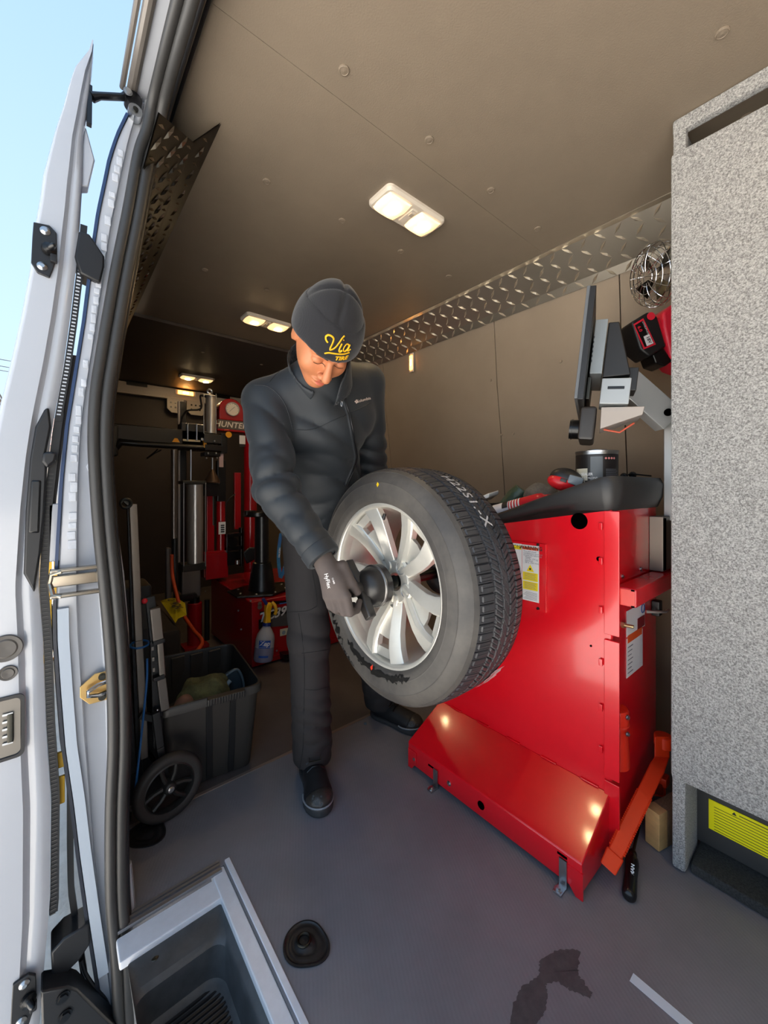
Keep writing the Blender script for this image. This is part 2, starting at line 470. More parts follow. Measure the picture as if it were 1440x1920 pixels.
# diamond plate cornices with raised lugs
def plate(name, a0, a1, b0, b1, c0, c1, m, n_across, lug, label):
    """face from edge a to edge b (lugged), narrow flange from b to c; each edge given by its two ends."""
    a0, a1, b0, b1, c0, c1 = [Vector(v) for v in (a0, a1, b0, b1, c0, c1)]
    t = .003; b = MB()
    nrm = (b0 - a0).cross(a1 - a0).normalized()
    mid = (a0 + b0 + a1 + b1) / 4
    if nrm.dot(Vector((1.0, 2.0, 1.0)) - mid) < 0: nrm = -nrm
    n2 = (c0 - b0).cross(b1 - b0).normalized()
    if n2.dot(Vector((1.0, 2.0, 1.0)) - mid) < 0: n2 = -n2
    b.add([a0, a1, b1, b0, c1, c0], [(0, 1, 2, 3), (3, 2, 4, 5)])
    b.add([a0 - nrm * t, a1 - nrm * t, b1 - nrm * t, b0 - nrm * t, c1 - n2 * t, c0 - n2 * t], [(0, 1, 2, 3), (3, 2, 4, 5)])
    o = S(b, name, m, smooth=False)
    lb = MB()
    L = (a1 - a0).length; W = (b0 - a0).length; pitch = lug * 1.55
    def lugs(p0, p1, q0, q1, nn, nrows):
        L = ((p1 - p0).length + (q1 - q0).length) / 2; nl = int(L / pitch)
        for i in range(nl):
            for j in range(nrows):
                s = (i + .5) / nl; r = (j + .5) / nrows
                e0 = p0.lerp(p1, s); e1 = q0.lerp(q1, s); c = e0.lerp(e1, r)
                u = (p1 - p0).normalized(); v = nn.cross(u).normalized()
                sg = 1 if (i + j) % 2 == 0 else -1
                d = (u * 1.0 + v * sg * 1.0).normalized(); w = nn.cross(d)
                l, q, h = lug * .60, lug * .15, lug * .17
                lb.add([c - d * l, c + w * q, c + d * l, c - w * q, c + nn * h - d * l * .45, c + nn * h + d * l * .45], [(0, 3, 4), (3, 5, 4), (3, 2, 5), (2, 1, 5), (1, 4, 5), (1, 0, 4)])
    lugs(a0, a1, b0, b1, nrm, n_across)
    lugs(b0, b1, c0, c1, n2, 1)
    k = lb.build('tread_lug', M_dpl if m == M_dpl else mat('lug_glint', '#8c7f6e', .22, 1.0), o, smooth=False); k['kind'] = 'stuff'  # door-side lugs: glints on the dark plate painted as a lighter colour
    return o
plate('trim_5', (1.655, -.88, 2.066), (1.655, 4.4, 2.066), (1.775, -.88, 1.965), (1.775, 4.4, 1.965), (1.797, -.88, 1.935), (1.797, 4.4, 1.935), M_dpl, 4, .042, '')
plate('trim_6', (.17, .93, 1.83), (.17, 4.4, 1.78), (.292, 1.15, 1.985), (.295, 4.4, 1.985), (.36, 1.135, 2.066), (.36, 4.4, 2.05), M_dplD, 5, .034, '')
# flange of the far cornice against the ceiling
S(MB().box((1.642, 1.76, 2.067), (.028, 5.28, .003)), 'trim_7', M_dpl)

# rear header rail and rear doors
hd = MB()
hd.box((1.03, 4.40, 2.0), (1.78, .05, .095), ch=.006); hd.box((1.03, 4.385, 1.945), (1.78, .05, .02), ch=.004)
M_hdr = mat('header_paint', '#bdb5ab', .4)
hdr = S(hd, 'trim_8', M_hdr, smooth=False)
for px_ in (257, 416, 560): 
    c = PY(px_, 722, 4.37); S(MB().box((c.x, 4.368, 2.035), (.17, .012, .04), ch=.005), 'slot', M_blk2, hdr)
for px_, w in ((329, .15), (367, .17)):
    c = PY(px_, 758, 4.36)
    pl = MB().prism([(c.x - w / 2, 4.36, 1.94), (c.x - w / 2, 4.36, 1.84), (c.x - w / 2 + .04, 4.36, 1.80), (c.x + w / 2 - .02, 4.36, 1.80), (c.x + w / 2, 4.36, 1.83), (c.x + w / 2, 4.36, 1.94)], (0, .01, 0))
    S(pl, 'gusset_plate', M_hdr, hdr, bevel=.003)
    for k in range(3):
        for j in range(2):
            q = Vector((c.x - .04 + .04 * k, 4.358, 1.90 - .045 * j)); S(MB().cyl(q, q + Vector((0, .004, 0)), .009, n=10), 'hole', M_blk2, hdr)
dr = S(MB().box((1.02, 4.43, .97), (.012, .03, 1.9)), 'door_2', mat('door_gap', '#15120f', .8))

# ---- body side: jamb of the sliding door, outer skin, rubber seal
JY = 1.15
def px_curve(pts, y): return [PY(px_, py_, y) for px_, py_ in pts]
jout = px_curve([(205, 1990), (190, 1880), (165, 1720), (148, 1600), (136, 1500), (121, 1400), (113, 1300), (106, 1200), (105, 1135)], JY)
jout += px_curve([(108, 1075), (112, 1000), (118, 900), (128, 800), (144, 700), (160, 600), (176, 470), (186, 400), (199, 340), (207, 300), (222, 255), (246, 205), (262, 180)], JY)
def at_z(curve, z):
    zs = [p.z for p in curve]; xs = [p.x for p in curve]; return float(np.interp(z, zs, xs))
seal_px = [(245, 1990), (234, 1920), (228, 1800), (219, 1700), (217, 1600), (218, 1500), (222, 1400), (221, 1300), (215, 1200), (206, 1100), (196, 1000), (189, 900), (186, 820), (190, 740), (202, 660), (212, 600), (230, 500), (250, 400), (268, 300)]
seal = px_curve(seal_px, 1.125)
zz = [seal[0].z + (2.03 - seal[0].z) * i / 70 for i in range(71)]
secs = []
for z in zz:
    xo = at_z(jout, z); xs_ = at_z(seal, z) + .012; w = xs_ - xo
    pr = [(0, .06), (0, .004), (.05, 0), (.32, 0), (.36, .010), (.70, .014), (.74, .002), (1.0, -.004), (1.0, .05)]
    secs.append([Vector((xo + w * f, JY + dy, z)) for f, dy in pr])
jamb = S(MB().loft(secs, closed=False), 'wall_jamb', M_white, smooth=60)
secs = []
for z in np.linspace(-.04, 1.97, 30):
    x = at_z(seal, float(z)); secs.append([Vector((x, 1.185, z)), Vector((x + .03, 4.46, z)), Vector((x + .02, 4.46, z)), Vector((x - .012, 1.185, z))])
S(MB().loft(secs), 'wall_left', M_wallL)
# rough sealer bead and seam spots on the outer strip
b = MB(); 
for i in range(44):
    z = .92 + i * .022; xo = at_z(jout, z); w = at_z(seal, z) + .012 - xo
    if random.random() < .75: b.box((xo + w * (.2 + .05 * random.random()), JY - .001, z), (w * .16, .004, .012 + random.random() * .012), ch=.0015)
k = b.build('sealer_bead', M_seamw, jamb); k['kind'] = 'stuff'
for z in (1.43, 1.31, 1.21, 1.1):
    xo = at_z(jout, z); w = at_z(seal, z) + .012 - xo
    MB().tube([(xo + w * .62, JY + .01, z + .012), (xo + w * .55, JY + .006, z), (xo + w * .62, JY + .008, z - .014), (xo + w * .74, JY + .004, z - .012)], .0025, 6).build('weld_mark', M_seamw, jamb)
# flange strip along the outer edge (blue-grey, with dark hem)
def strip(name, curve, z0, z1, dx0, dx1, y0, y1, m, parent=None, n=40, **k):
    secs = []
    for i in range(n + 1):
        z = z0 + (z1 - z0) * i / n; x = at_z(curve, z)
        secs.append([Vector((x + dx0, y0, z)), Vector((x + dx1, y0, z)), Vector((x + dx1, y1, z)), Vector((x + dx0, y1, z))])
    return MB().loft(secs).build(name, m, parent, **k)
strip('hem', jout, .86, 1.97, -.006, .0, JY - .004, JY + .03, mat('hem_blue', '#2b3f63', .3), jamb)
strip('hem', jout, -.15, .80, -.006, .0, JY - .004, JY + .03, mat('hem_dark', '#2c2e36', .3), jamb)
strip('edge_flange', jout, -.1, .78, .002, .022, JY - .012, JY + .005, mat('flange_grey', '#aab4c0', .35), jamb)
# outer skin of the van side and its roof
secs = []
for z in np.linspace(-.35, 2.0, 40):
    x = at_z(jout, float(z)); secs.append([Vector((x + .001, JY + .03, z)), Vector((x + .075, 4.6, z)), Vector((x + .085, 4.6, z)), Vector((x + .012, JY + .03, z))])
S(MB().loft(secs), 'wall_outer_skin', M_white)
S(MB().box((1.08, 1.8, 2.16), (1.8, 5.7, .05), ch=.02), 'roof', M_white)
S(MB().box((1.03, 4.55, .9), (2.0, .03, 2.6)), 'wall_rear_skin', M_white)
S(MB().box((1.98, 1.8, .9), (.03, 5.7, 2.5)), 'wall_far_skin', M_white)
S(MB().box((1.0, -.97, .9), (1.9, .03, 2.5)), 'wall_cab_skin', M_white)
# header over the door opening, drip rail
S(MB().box((.215, .2, 2.055), (.065, 2.2, .05), ch=.008), 'trim_9', M_blk)
S(MB().box((.224, .15, 2.022), (.008, 2.1, .012), ch=.002), 'trim_10', M_white)
S(MB().box((.170, .12, 2.05), (.03, 2.1, .03), ch=.004), 'trim_11', M_white)
b = MB().tube([(.15, y, 2.035) for y in (-.9, 1.17)], .011, 10)
b.tube([(.132, y, 2.045) for y in (-.9, 1.17)], .006, 8)
S(b, 'trim_12', mat('drip_rail', '#6e6862', .35, .3))
# the rubber seal (two lips), up the jamb and forward along the header
path = [Vector((p.x, 1.125, p.z)) for p in seal]
top = [Vector((.188, 1.12, 1.93)), Vector((.196, 1.10, 1.985)), Vector((.2, 1.04, 2.008)), Vector((.2, .9, 2.01)), Vector((.2, .5, 2.01)), Vector((.2, -.9, 2.01))]
def smooth_path(pts, n=8):
    out = []
    for i in range(len(pts) - 1):
        p0 = pts[max(i - 1, 0)]; p1 = pts[i]; p2 = pts[i + 1]; p3 = pts[min(i + 2, len(pts) - 1)]
        for k in range(n):
            t = k / n; out.append(.5 * ((2 * p1) + (p2 - p0) * t + (2 * p0 - 5 * p1 + 4 * p2 - p3) * t * t + (3 * p1 - p0 - 3 * p2 + p3) * t ** 3))
    out.append(pts[-1]); return out
sp = smooth_path(path + top, 5)
seal_o = S(MB().tube([p + Vector((.010, .002, -.004)) for p in sp], .0135, 12), 'trim_13', M_rub, smooth=60)
MB().tube([p + Vector((-.011, -.004, .003)) for p in sp], .0115, 12).build('outer_lip', M_rub, seal_o, smooth=60)
MB().tube([p + Vector((.022, .018, -.006)) for p in sp], .008, 8).build('inner_lip', M_blk, seal_o, smooth=60)
# white edge of the body inboard of the seal, low down
MB().tube([PY(x, y, 1.165) for x, y in ((236, 1620), (240, 1660), (245, 1720), (250, 1780))], .012, 8).build('body_edge', M_white, seal_o)
MB().tube([PY(x, y, 1.17) for x, y in ((218, 1010), (228, 1080), (236, 1180), (241, 1300))], .006, 8).build('body_edge', M_white, seal_o)

# striker, rail end, fittings on the jamb
def bolt(mb, c, d, r=.006, h=.004):
    mb.cyl(c, Vector(c) + Vector(d) * h * .4, r * 1.35, n=16); return mb.cyl(c, Vector(c) + Vector(d) * h, r, n=6)
stk = thing('door_striker', PY(185, 1290, JY - .006), 'gold zinc door striker plate bolted to the white jamb', 'striker')
sc_ = PY(182, 1290, JY - .007)
hexp = [(sc_.x + .030, sc_.y, sc_.z + .034), (sc_.x - .004, sc_.y, sc_.z + .034), (sc_.x - .032, sc_.y, sc_.z + .012), (sc_.x - .032, sc_.y, sc_.z - .012), (sc_.x - .014, sc_.y, sc_.z - .034), (sc_.x + .030, sc_.y, sc_.z - .034)]
MB().prism(hexp, (0, .004, 0)).build('plate', mat('gold_zinc', '#d6b071', .3, .85), stk, bevel=.001)
MB().tube([sc_ + Vector(v) for v in ((.03, -.004, .012), (.0, -.014, .012), (-.018, -.018, .004), (-.018, -.018, -.006), (0, -.014, -.012), (.03, -.004, -.012))], .0048, 8).build('loop', M_chrome, stk)
for dz in (.024, -.024):
    b = MB(); bolt(b, sc_ + Vector((.010, -.001, dz)), (0, -1, 0), .006); b.build('bolt', M_dsteel, stk)
rail = thing('door_track_end', (.02, 1.14, .86), 'folded metal end of the outer door track crossing the white jamb', 'track')
x0 = PY(93, 1090, 1.13).x; x1 = PY(190, 1090, 1.13).x
M_trk = mat('track_metal', '#a79c8c', .2, .9)
for z, y, h, dd in ((.868, 1.128, .009, .02), (.842, 1.14, .026, .006), (.812, 1.128, .009, .02)):
    MB().box(((x0 + x1) / 2, y, z), (x1 - x0, dd, h), ch=.003).build('track_lip', M_trk, rail)
MB().tube([(x0 + .02, 1.12, .867), (x0 + .003, 1.125, .862), (x0, 1.14, .84), (x0 + .006, 1.125, .815), (x0 + .02, 1.12, .812)], .005, 8).build('track_bend', M_trk, rail)
MB().box((x0 + .007, 1.16, .95), (.022, .02, .13), ch=.004).build('track_gusset', M_white, rail)

# ---- the sliding door, slid back outside the body
din = px_curve([(70, 1990), (78, 1870), (93, 1700), (95, 1500), (86, 1370), (80, 1200), (72, 1100), (80, 950), (98, 800), (118, 690), (131, 600), (143, 500), (150, 420), (155, 340), (156, 270), (160, 235), (170, 160), (176, 96)], 1.14)
dout = px_curve([(-40, 1990), (-40, 1100), (-20, 860), (0, 760), (22, 670), (40, 590), (57, 500), (66, 420), (76, 365), (80, 330), (88, 300), (104, 240), (120, 195), (124, 175), (138, 130), (172, 92)], 1.14)
zz = np.linspace(-.3, 2.085, 90); secs = []
for z in zz:
    xi = at_z(din, float(z)); xo = min(at_z(dout, float(z)), xi - .002); w = xi - xo
    pr = [(0, .05), (.0, .012), (.06, .002), (.12, 0), (.60, 0), (.645, .008), (.70, .012), (.80, .008), (.90, .010), (1.0, .016), (1.0, .05)]
    secs.append([Vector((xo + w * f, 1.13 + dy, z)) for f, dy in pr] + [Vector((xi - .02 if w > .04 else (xi + xo) / 2, 2.4, z)), Vector((xo, 2.4, z))])
door = S(MB().loft(secs), 'door_1', M_white, smooth=50)
# rubber strip with punched texture along the door's inner edge
strip('edge_seal', din, .1, 1.22, .001, .016, 1.15, 1.17, M_blk, door)
sd = strip('edge_seal', din, 1.20, 1.66, .001, .014, 1.148, 1.165, M_blk, door)
b = MB()
for i in range(52):
    z = 1.215 + i * .0082; x = at_z(din, z); b.box((x + .007, 1.1475, z), (.007, .001, .003))
k = b.build('seal_punching', M_seamw, door); k['kind'] = 'stuff'
b = MB()
for i in range(110):
    z = .1 + i * .009; x = at_z(din, z); b.box((x + .007, 1.1495, z), (.010, .0015, .0025))
k = b.build('seal_punching', mat('punch_grey', '#3d3b3a', .5), door); k['kind'] = 'stuff'
# top tip fold and hinge arm
fp = px_curve([(150, 232), (162, 240), (174, 285), (178, 300), (166, 350), (148, 350)], 1.15)
MB().prism(fp, (0, .03, 0)).build('fold_tab', M_white, door, bevel=.003)
arm = thing('upper_roller_arm', (.09, 1.15, 1.97), 'black steel roller arm joining the top of the sliding door to its rail', 'roller arm')
pa = px_curve([(172, 182), (186, 180), (230, 182), (246, 176)], 1.15)
MB().tube(pa, [.011, .008, .008, .012], 10).build('arm', M_blk2, arm)
pb = px_curve([(168, 162), (167, 235)], 1.15); MB().bar(pb[0], pb[1], .014, .01).build('mount_flange', M_blk2, arm, bevel=.001)
c = PY(250, 190, 1.145); MB().cyl(c + Vector((0, -.01, 0)), c + Vector((0, .02, 0)), .018, n=20).build('pivot', M_blk2, arm)
c = PY(254, 206, 1.13); MB().cyl(c, c + Vector((0, .025, 0)), .015, n=20).build('roller', M_steel, arm); MB().cyl(c - Vector((0, .004, 0)), c, .006, n=12).build('roller_pin', M_dsteel, arm)
c = PY(240, 172, 1.13); b = MB(); bolt(b, c, (0, -1, 0), .007); b.build('bolt', M_steel, arm)
# latch brackets on the door edge
def latch(cx, cy, label, k=1.0):
    c = PY(cx, cy, 1.124); t = thing('door_bracket', c, label, 'bracket')
    q = [(-.020, .054), (.006, .058), (.018, .046), (.019, -.004), (.012, -.036), (.006, -.056), (-.014, -.052), (-.024, -.034), (-.022, .02)]
    MB().prism([c + Vector((x * k, 0, z * k)) for x, z in q], (0, .007, 0)).build('plate', M_blk, t, bevel=.0015)
    for x, z in ((-.001, .042), (-.006, -.036)):
        b = MB(); b.lathe([(0, .006), (.004, .006), (.009, .002), (.0095, 0)], c + Vector((x * k, 0, z * k)), (0, -1, 0), 18); b.build('bolt', M_steel, t)
    MB().lathe([(.013, 0), (.013, .008), (.009, .010), (.0065, .012), (.0055, .026), (.003, .030), (0, .031)], c + Vector((.004, 0, .004)), (0.35, -1, .05), 18).build('buffer_pin', M_blk2, t)
    MB().box(c + Vector((.013, -.004, -.014)), (.012, .01, .018), ch=.002).build('rib', M_blk, t)
latch(86, 470, 'black bolted bracket with a pin on the upper door edge')
latch(47, 1880, 'black bolted bracket at the foot of the sliding door', .95)
# rubber wedge block between door and jamb, high up
w = px_curve([(148, 432), (168, 438), (196, 480), (196, 500), (188, 530), (150, 512), (140, 480)], 1.135)
t = MB().prism(w, (0, .06, 0)).build('buffer_block', M_blk, bevel=.004, label='black rubber buffer block between the sliding door and the jamb, high up', cat='buffer')
w = px_curve([(95, 1788), (120, 1760), (168, 1732), (170, 1770), (150, 1800), (108, 1842), (98, 1840)], 1.135)
t = MB().prism(w, (0, .06, 0)).build('buffer_block', M_blk, bevel=.004, label='black rubber wedge low between the sliding door and the jamb', cat='buffer')
# inner door handle and its channel
hp = px_curve([(84, 766), (92, 764), (96, 800), (86, 850), (88, 882), (84, 960), (76, 1040), (64, 1112), (44, 1076), (48, 960), (56, 860), (66, 800)], 1.13)
hn = MB().prism(hp, (0, .05, 0)).build('inner_door_handle', M_blk, bevel=.005, label='long black plastic grip on the inner edge of the sliding door', cat='door handle')
gp = px_curve([(80, 848), (96, 846), (108, 850), (104, 866), (88, 878), (78, 866)], 1.122)
MB().prism(gp, (0, .02, 0)).build('release_lever', M_blk, hn, bevel=.005)
gp = px_curve([(58, 900), (78, 900), (74, 1000), (52, 1000)], 1.127)
MB().prism(gp, (0, .01, 0)).build('grip_hollow', M_blk2, hn, bevel=.004)
strip('door_flap', din, 1.0, 1.36, .010, .022, 1.17, 1.19, mat('flap_brown', '#2a2320', .5), door)
# plugs and latch recess in the lower door face
for (x, y, r, lab) in ((10, 1216, .028, 'large round rubber plug'), (15, 1262, .0155, 'small oval rubber plug')):
    c = PY(x, y, 1.128); MB().lathe([(r, 0), (r * .95, .003), (r * .7, .002), (r * .6, .004), (0, .003)], c, (0, -1, 0), 28).build('rubber_plug', mat('plug_grey', '#57524d', .5), label=lab + ' in the edge of the white sliding door', cat='plug')
ll = thing('door_latch', PY(14, 1365, 1.125), 'grey metal latch plate recessed in the white sliding door edge', 'latch')
c = PY(12, 1366, 1.128)
rim = [Vector((c.x + (.022 + .002) * sx * (1 if abs(sx) == 1 else 1), 0, 0)) for sx in (1,)]
def rr2(cx, cz, hw, hz, r, y, n=5):
    pts = []
    for sx, sz, a0 in ((1, 1, 0), (-1, 1, PI / 2), (-1, -1, PI), (1, -1, 3 * PI / 2)):
        for i in range(n + 1):
            a = a0 + PI / 2 * i / n; pts.append(Vector((cx + sx * (hw - r) + r * math.cos(a), y, cz + sz * (hz - r) + r * math.sin(a))))
    return pts
MB().loft([rr2(c.x, c.z, .028, .066, .012, 1.131), rr2(c.x, c.z, .028, .066, .012, 1.126), rr2(c.x, c.z, .023, .060, .010, 1.126), rr2(c.x, c.z, .021, .058, .009, 1.129)], cap=False).build('gasket', M_blk, ll)
MB().prism(rr2(c.x, c.z, .022, .059, .009, 1.1285), (0, .004, 0)).build('latch_plate', mat('latch_metal', '#7a756e', .4, .7), ll)
MB().box((c.x + .006, 1.126, c.z), (.010, .006, .060), ch=.002).build('latch_slot', M_dsteel, ll)
for k in range(5): MB().box((c.x + .002, 1.1255, c.z - .03 + .015 * k), (.016, .003, .004)).build('latch_tooth', M_steel, ll)
# lower hinge carrier (bottom left corner) with two bolts, and a cable
lc = thing('lower_roller_carrier', PY(120, 1900, 1.1), 'black bolted roller carrier below the sliding door', 'roller carrier')
w = px_curve([(76, 1860), (128, 1850), (146, 1856), (220, 1930), (200, 1990), (80, 1990)], 1.10)
MB().prism(w, (0, .05, 0)).build('carrier_plate', M_blk, lc, bevel=.004)
for x, y in ((118, 1870), (122, 1904)):
    b = MB(); bolt(b, PY(x, y, 1.099), (0, -1, 0), .009, .006); b.build('bolt', M_blk2, lc)
MB().tube(smooth_path(px_curve([(152, 1800), (160, 1825), (178, 1852), (200, 1880), (206, 1920)], 1.15)), .004, 8).build('door_cable', M_blk, label='thin black cable hanging from the wedge to the sill', cat='cable')
# black side moulding with yellow tape, seen past the jamb
MB().loft([[Vector((x, JY + .03, z)), Vector((x + .012, JY + .03, z)), Vector((x + .012, JY + .05, z)), Vector((x, JY + .05, z))] for x, z in [(at_z(jout, z) - (.008 if z > .35 else .008 + (.35 - z) * .09 if z > .1 else .03), z) for z in np.linspace(-.12, .78, 30)]]).build('side_moulding', M_blk, jamb)
for y0, y1 in ((1412, 1440), (1458, 1508)):
    p0 = PY(108, y0, JY + .02); p1 = PY(112, y1, JY + .02); MB().box((p0.x + .004, JY + .022, (p0.z + p1.z) / 2), (.018, .008, p0.z - p1.z), ch=.002).build('yellow_tape', mat('yellow_tape', '#e0ab1c', .5), jamb)

# ---- outside: ground, yellow block wall, red-roofed house, tree, wires
M_gnd = mat('ground_outside', '#d8d3cb', .9, noise=(9, .10), bump=(30, .4, .01))
S(MB().box((0, 10, -.66), (90, 90, .1)), 'ground', M_gnd)
yb = MB(); 
wall_y = thing('block_wall', (-.4, 4.9, -.61), 'sunlit yellow block wall seen past the sliding door', 'wall')
M_yel = mat('yellow_wall', '#e3b23a', .7, noise=(3, .15))
for r in range(7):
    for k in range(5):
        MB().box((-1.55 + .62 * k + (.31 if r % 2 else 0), 5.0, -.51 + .2 * r), (.61, .16, .19), ch=.008).build('block', M_yel, wall_y)
MB().box((-.3, 5.0, .84), (3.4, .22, .07), ch=.01).build('coping', M_yel, wall_y)
hs = thing('house', (-1.5, 22, -.61), 'pale house with a red roof far beyond the yellow wall', 'house')
MB().box((-1.5, 24, 1.1), (7, 5, 3.4)).build('wall', mat('house_wall', '#cdbfae', .8), hs)
MB().prism([(-5.4, 21, 2.8), (2.4, 21, 2.8), (1.4, 24, 4.3), (-4.4, 24, 4.3)], (0, .3, 0)).build('roof', mat('roof_red', '#8d4a3c', .8), hs)
for k in range(5): MB().box((-3.9 + 1.05 * k, 21.45, 1.5), (.55, .1, .9)).build('window', mat('house_glass', '#4d5a63', .1), hs)
tr = thing('tree', (-2.2, 17, -.61), 'bare brown tree standing behind the yellow wall', 'tree')
b = MB(); b.tube([(-1.2, 17, -.6), (-1.1, 17, 1.6), (-1.0, 17, 3.2)], [.14, .11, .06], 8); b.build('trunk', mat('bark', '#5b4a3c', .9), tr)
b = MB()
for i in range(90):
    a = random.random() * 2 * PI; z = 1.6 + random.random() * 1.8; p = Vector((-1.05, 17, z)); q = p + Vector((math.cos(a) * (.3 + random.random() * .9), math.sin(a) * .8, .4 + random.random() * .9))
    b.tube([p, (p + q) / 2 + Vector((0, 0, .1)), q], [.03, .02, .008], 5)
k = b.build('branches', MATS['bark'], tr); k['kind'] = 'stuff'
for dz in (0, .14, .36):
    MB().tube([(-9, 18, 5.2 + dz), (-1, 18, 4.9 + dz), (1.5, 18, 5.0 + dz)], .012, 5).build('power_line', M_blk2, label='%s overhead wire crossing the sky at the far left' % {0: 'lowest', .14: 'middle', .36: 'topmost'}[dz], cat='wire', group='overhead wires in the sky')

# ================================================================ ceiling lamps
M_lens = mat('lamp_lens', '#fff4e0', .3, emit='#ffcf8f', estr=.5)
M_bulb = mat('lamp_bulb', '#fff4e0', .3, emit='#ffd9a0', estr=85.0)
M_lampw = mat('lamp_housing', '#eadfce', .35)
def ceiling_lamp(y, z, label, w=.285, d=.125, x=1.0):
    t = thing('ceiling_light', (x, y, z), label, 'ceiling light', 'double dome lights along the middle of the ceiling')
    def rrz(hw, hd, r, zz_, n=5):
        pts = []
        for sx, sy, a0 in ((1, 1, 0), (-1, 1, PI / 2), (-1, -1, PI), (1, -1, 3 * PI / 2)):
            for i in range(n + 1):
                a = a0 + PI / 2 * i / n; pts.append(Vector((x + sx * (hw - r) + r * math.cos(a), y + sy * (hd - r) + r * math.sin(a), zz_)))
        return pts
    MB().loft([rrz(w / 2, d / 2, .02, z), rrz(w / 2, d / 2, .02, z - .010), rrz(w / 2 - .006, d / 2 - .006, .018, z - .018), rrz(w / 2 - .02, d / 2 - .016, .012, z - .019)]).build('housing', M_lampw, t)
    for s in (-1, 1):
        cx = x + s * w * .265; hw = w * .195; hd = d / 2 - .016
        sec = []
        for k in range(9):
            f = -1 + 2 * k / 8; zc = z - .019 - .014 * math.sqrt(max(0, 1 - (abs(f)) ** 3)); xo = cx + f * hw
            bow = .010 * (1 if s * f < 0 else 0) * abs(f)
            sec.append([Vector((xo - s * bow * 0, y - hd, z - .017)), Vector((xo, y - hd, zc + .004)), Vector((xo, y, zc - .002)), Vector((xo, y + hd, zc + .004)), Vector((xo, y + hd, z - .017))])
        ln = MB().loft(sec).build('lens', M_lens, t, smooth=60)
        MB().ball((cx, y, z - .031), (.026, .022, .0075), 16, 8).build('bulb', M_bulb, ln)
    MB().box((x, y, z - .019), (.026, d * .62, .010), ch=.003).build('switch_plate', M_lampw, t)
    MB().box((x, y - .018, z - .025), (.016, .02, .006), ch=.002).build('switch', mat('switch_grey', '#b9b0a4', .4), t)
ceiling_lamp(1.055, 2.07, 'largest lit double dome light, nearest on the ceiling')
ceiling_lamp(2.31, 2.07, 'lit double dome light half behind the black beanie')
ceiling_lamp(3.83, 2.055, 'small far lit double dome light near the rear header')
ceiling_lamp(-.30, 2.07, 'unseen double dome light behind the camera, added to brighten the interior')  # supposed from the row's spacing, added out of view to brighten the interior
def marker(name, c, d, up, label, w, h, e):
    t = thing(name, c, label, 'light'); c = Vector(c); d = Vector(d).normalized(); up = Vector(up).normalized(); s = up.cross(d)
    R = Matrix((s, up, d)).transposed()
    MB().box(c, (w, h, .012), R, .004).build('bezel', M_lampw, t)
    MB().box(c + d * .006, (w * .75, h * .75, .010), R, .003).build('lens', mat('marker_lens', '#ffb860', .2, emit='#ff9a35', estr=e), t)
    MB().box(c + d * .0112, (w * .25, h * .3, .002), R).build('bulb', mat('marker_bulb', '#ffe0b0', .2, emit='#ffc070', estr=40), t)
marker('rear_marker_light', PY(348, 737, 4.365), (0, -1, -.1), (0, 0, 1), 'small amber lit marker light on the rear header rail', .19, .05, 6)
p = PX(770, 672, 1.79); marker('side_marker_light', (1.80, p.y, 1.87), (-1, 0, -.1), (0, 0, 1), 'slim amber lit marker light on the wall below the tread-plate cornice', .035, .125, 2.5)

# ================================================================ wheel balancer (red)
WB = thing('wheel_balancer', (1.3, .76, 0), 'bright red wheel balancer carrying the tyre, bolted to the floor', 'wheel balancer')
BX, Y0, Y1, XB = 1.21, .44, 1.085, 1.60
# body with sloping top
b = MB().prism([(BX, Y0, .012), (BX, Y0, .99), (BX, .62, .98), (BX, .82, .925), (BX, Y1, .845), (BX, Y1, .012)], (XB - BX, 0, 0))
body = b.build('cabinet', M_red, WB, bevel=.006)
# folded lip round the right edge of the front panel
for z0, z1 in ((.02, .22), (.23, .62), (.635, .985)):
    MB().box((BX - .003, Y0 - .001, (z0 + z1) / 2), (.008, .040, z1 - z0), ch=.002).build('panel_lip', M_red, WB)
for z in (.30, .42, .55, .70, .84, .94): MB().box((BX - .006, Y0 + .028, z), (.004, .010, .020), ch=.0015).build('hinge_tab', M_red, WB)
# foot ramp
zt, zb, xf = .185, .092, 1.03
b = MB().prism([(xf, Y0 + .005, .016), (xf, Y0 + .005, zb), (BX, Y0 + .005, zt), (BX, Y0 + .005, .016)], (0, Y1 - Y0 - .005, 0))
ramp = b.build('foot_ramp', M_red, WB, bevel=.003)
b = MB().prism([(xf - .002, Y0 + .002, .001), (xf - .002, Y0 + .002, .07), (xf - .002, Y0 + .045, .07), (xf - .002, Y0 + .045, .03), (xf - .002, Y0 + .02, .001)], (.004, 0, 0)); b.build('corner_foot', M_red, WB)
b = MB().prism([(xf - .002, Y1 - .002, .001), (xf - .002, Y1 - .002, .07), (xf - .002, Y1 - .045, .07), (xf - .002, Y1 - .045, .03), (xf - .002, Y1 - .02, .001)], (.004, 0, 0)); b.build('corner_foot', M_red, WB)
for i in range(5):
    y = Y0 + .06 + i * .125; q = Vector((BX - .001, y, zt + .002)); MB().box(q, (.012, .05, .004), ch=.0015).build('weld_tab', M_red, WB)
def dot(name, px_, py_, r, m, x, d=(-1, 0, 0), dep=.003):
    c = PX(px_, py_, x); return MB().cyl(c, c + Vector(d) * dep, r, n=24).build(name, m, WB)
M_hole = mat('hole_black', '#020202', .95, spec=.0)
dot('cable_hole', 1086, 977, .0245, M_hole, BX - .0006, dep=.0012)
dot('screw_hole', 1123, 1048, .0068, M_hole, BX - .0006, dep=.0012)
dot('screw_hole', 1108, 1211, .003, M_hole, BX - .0006, dep=.0012)
dot('screw_hole', 1142, 1254, .004, M_hole, BX - .0006, dep=.0012)
dot('ramp_hole', 902, 1510, .0125, M_hole, xf - .0006, dep=.0012)
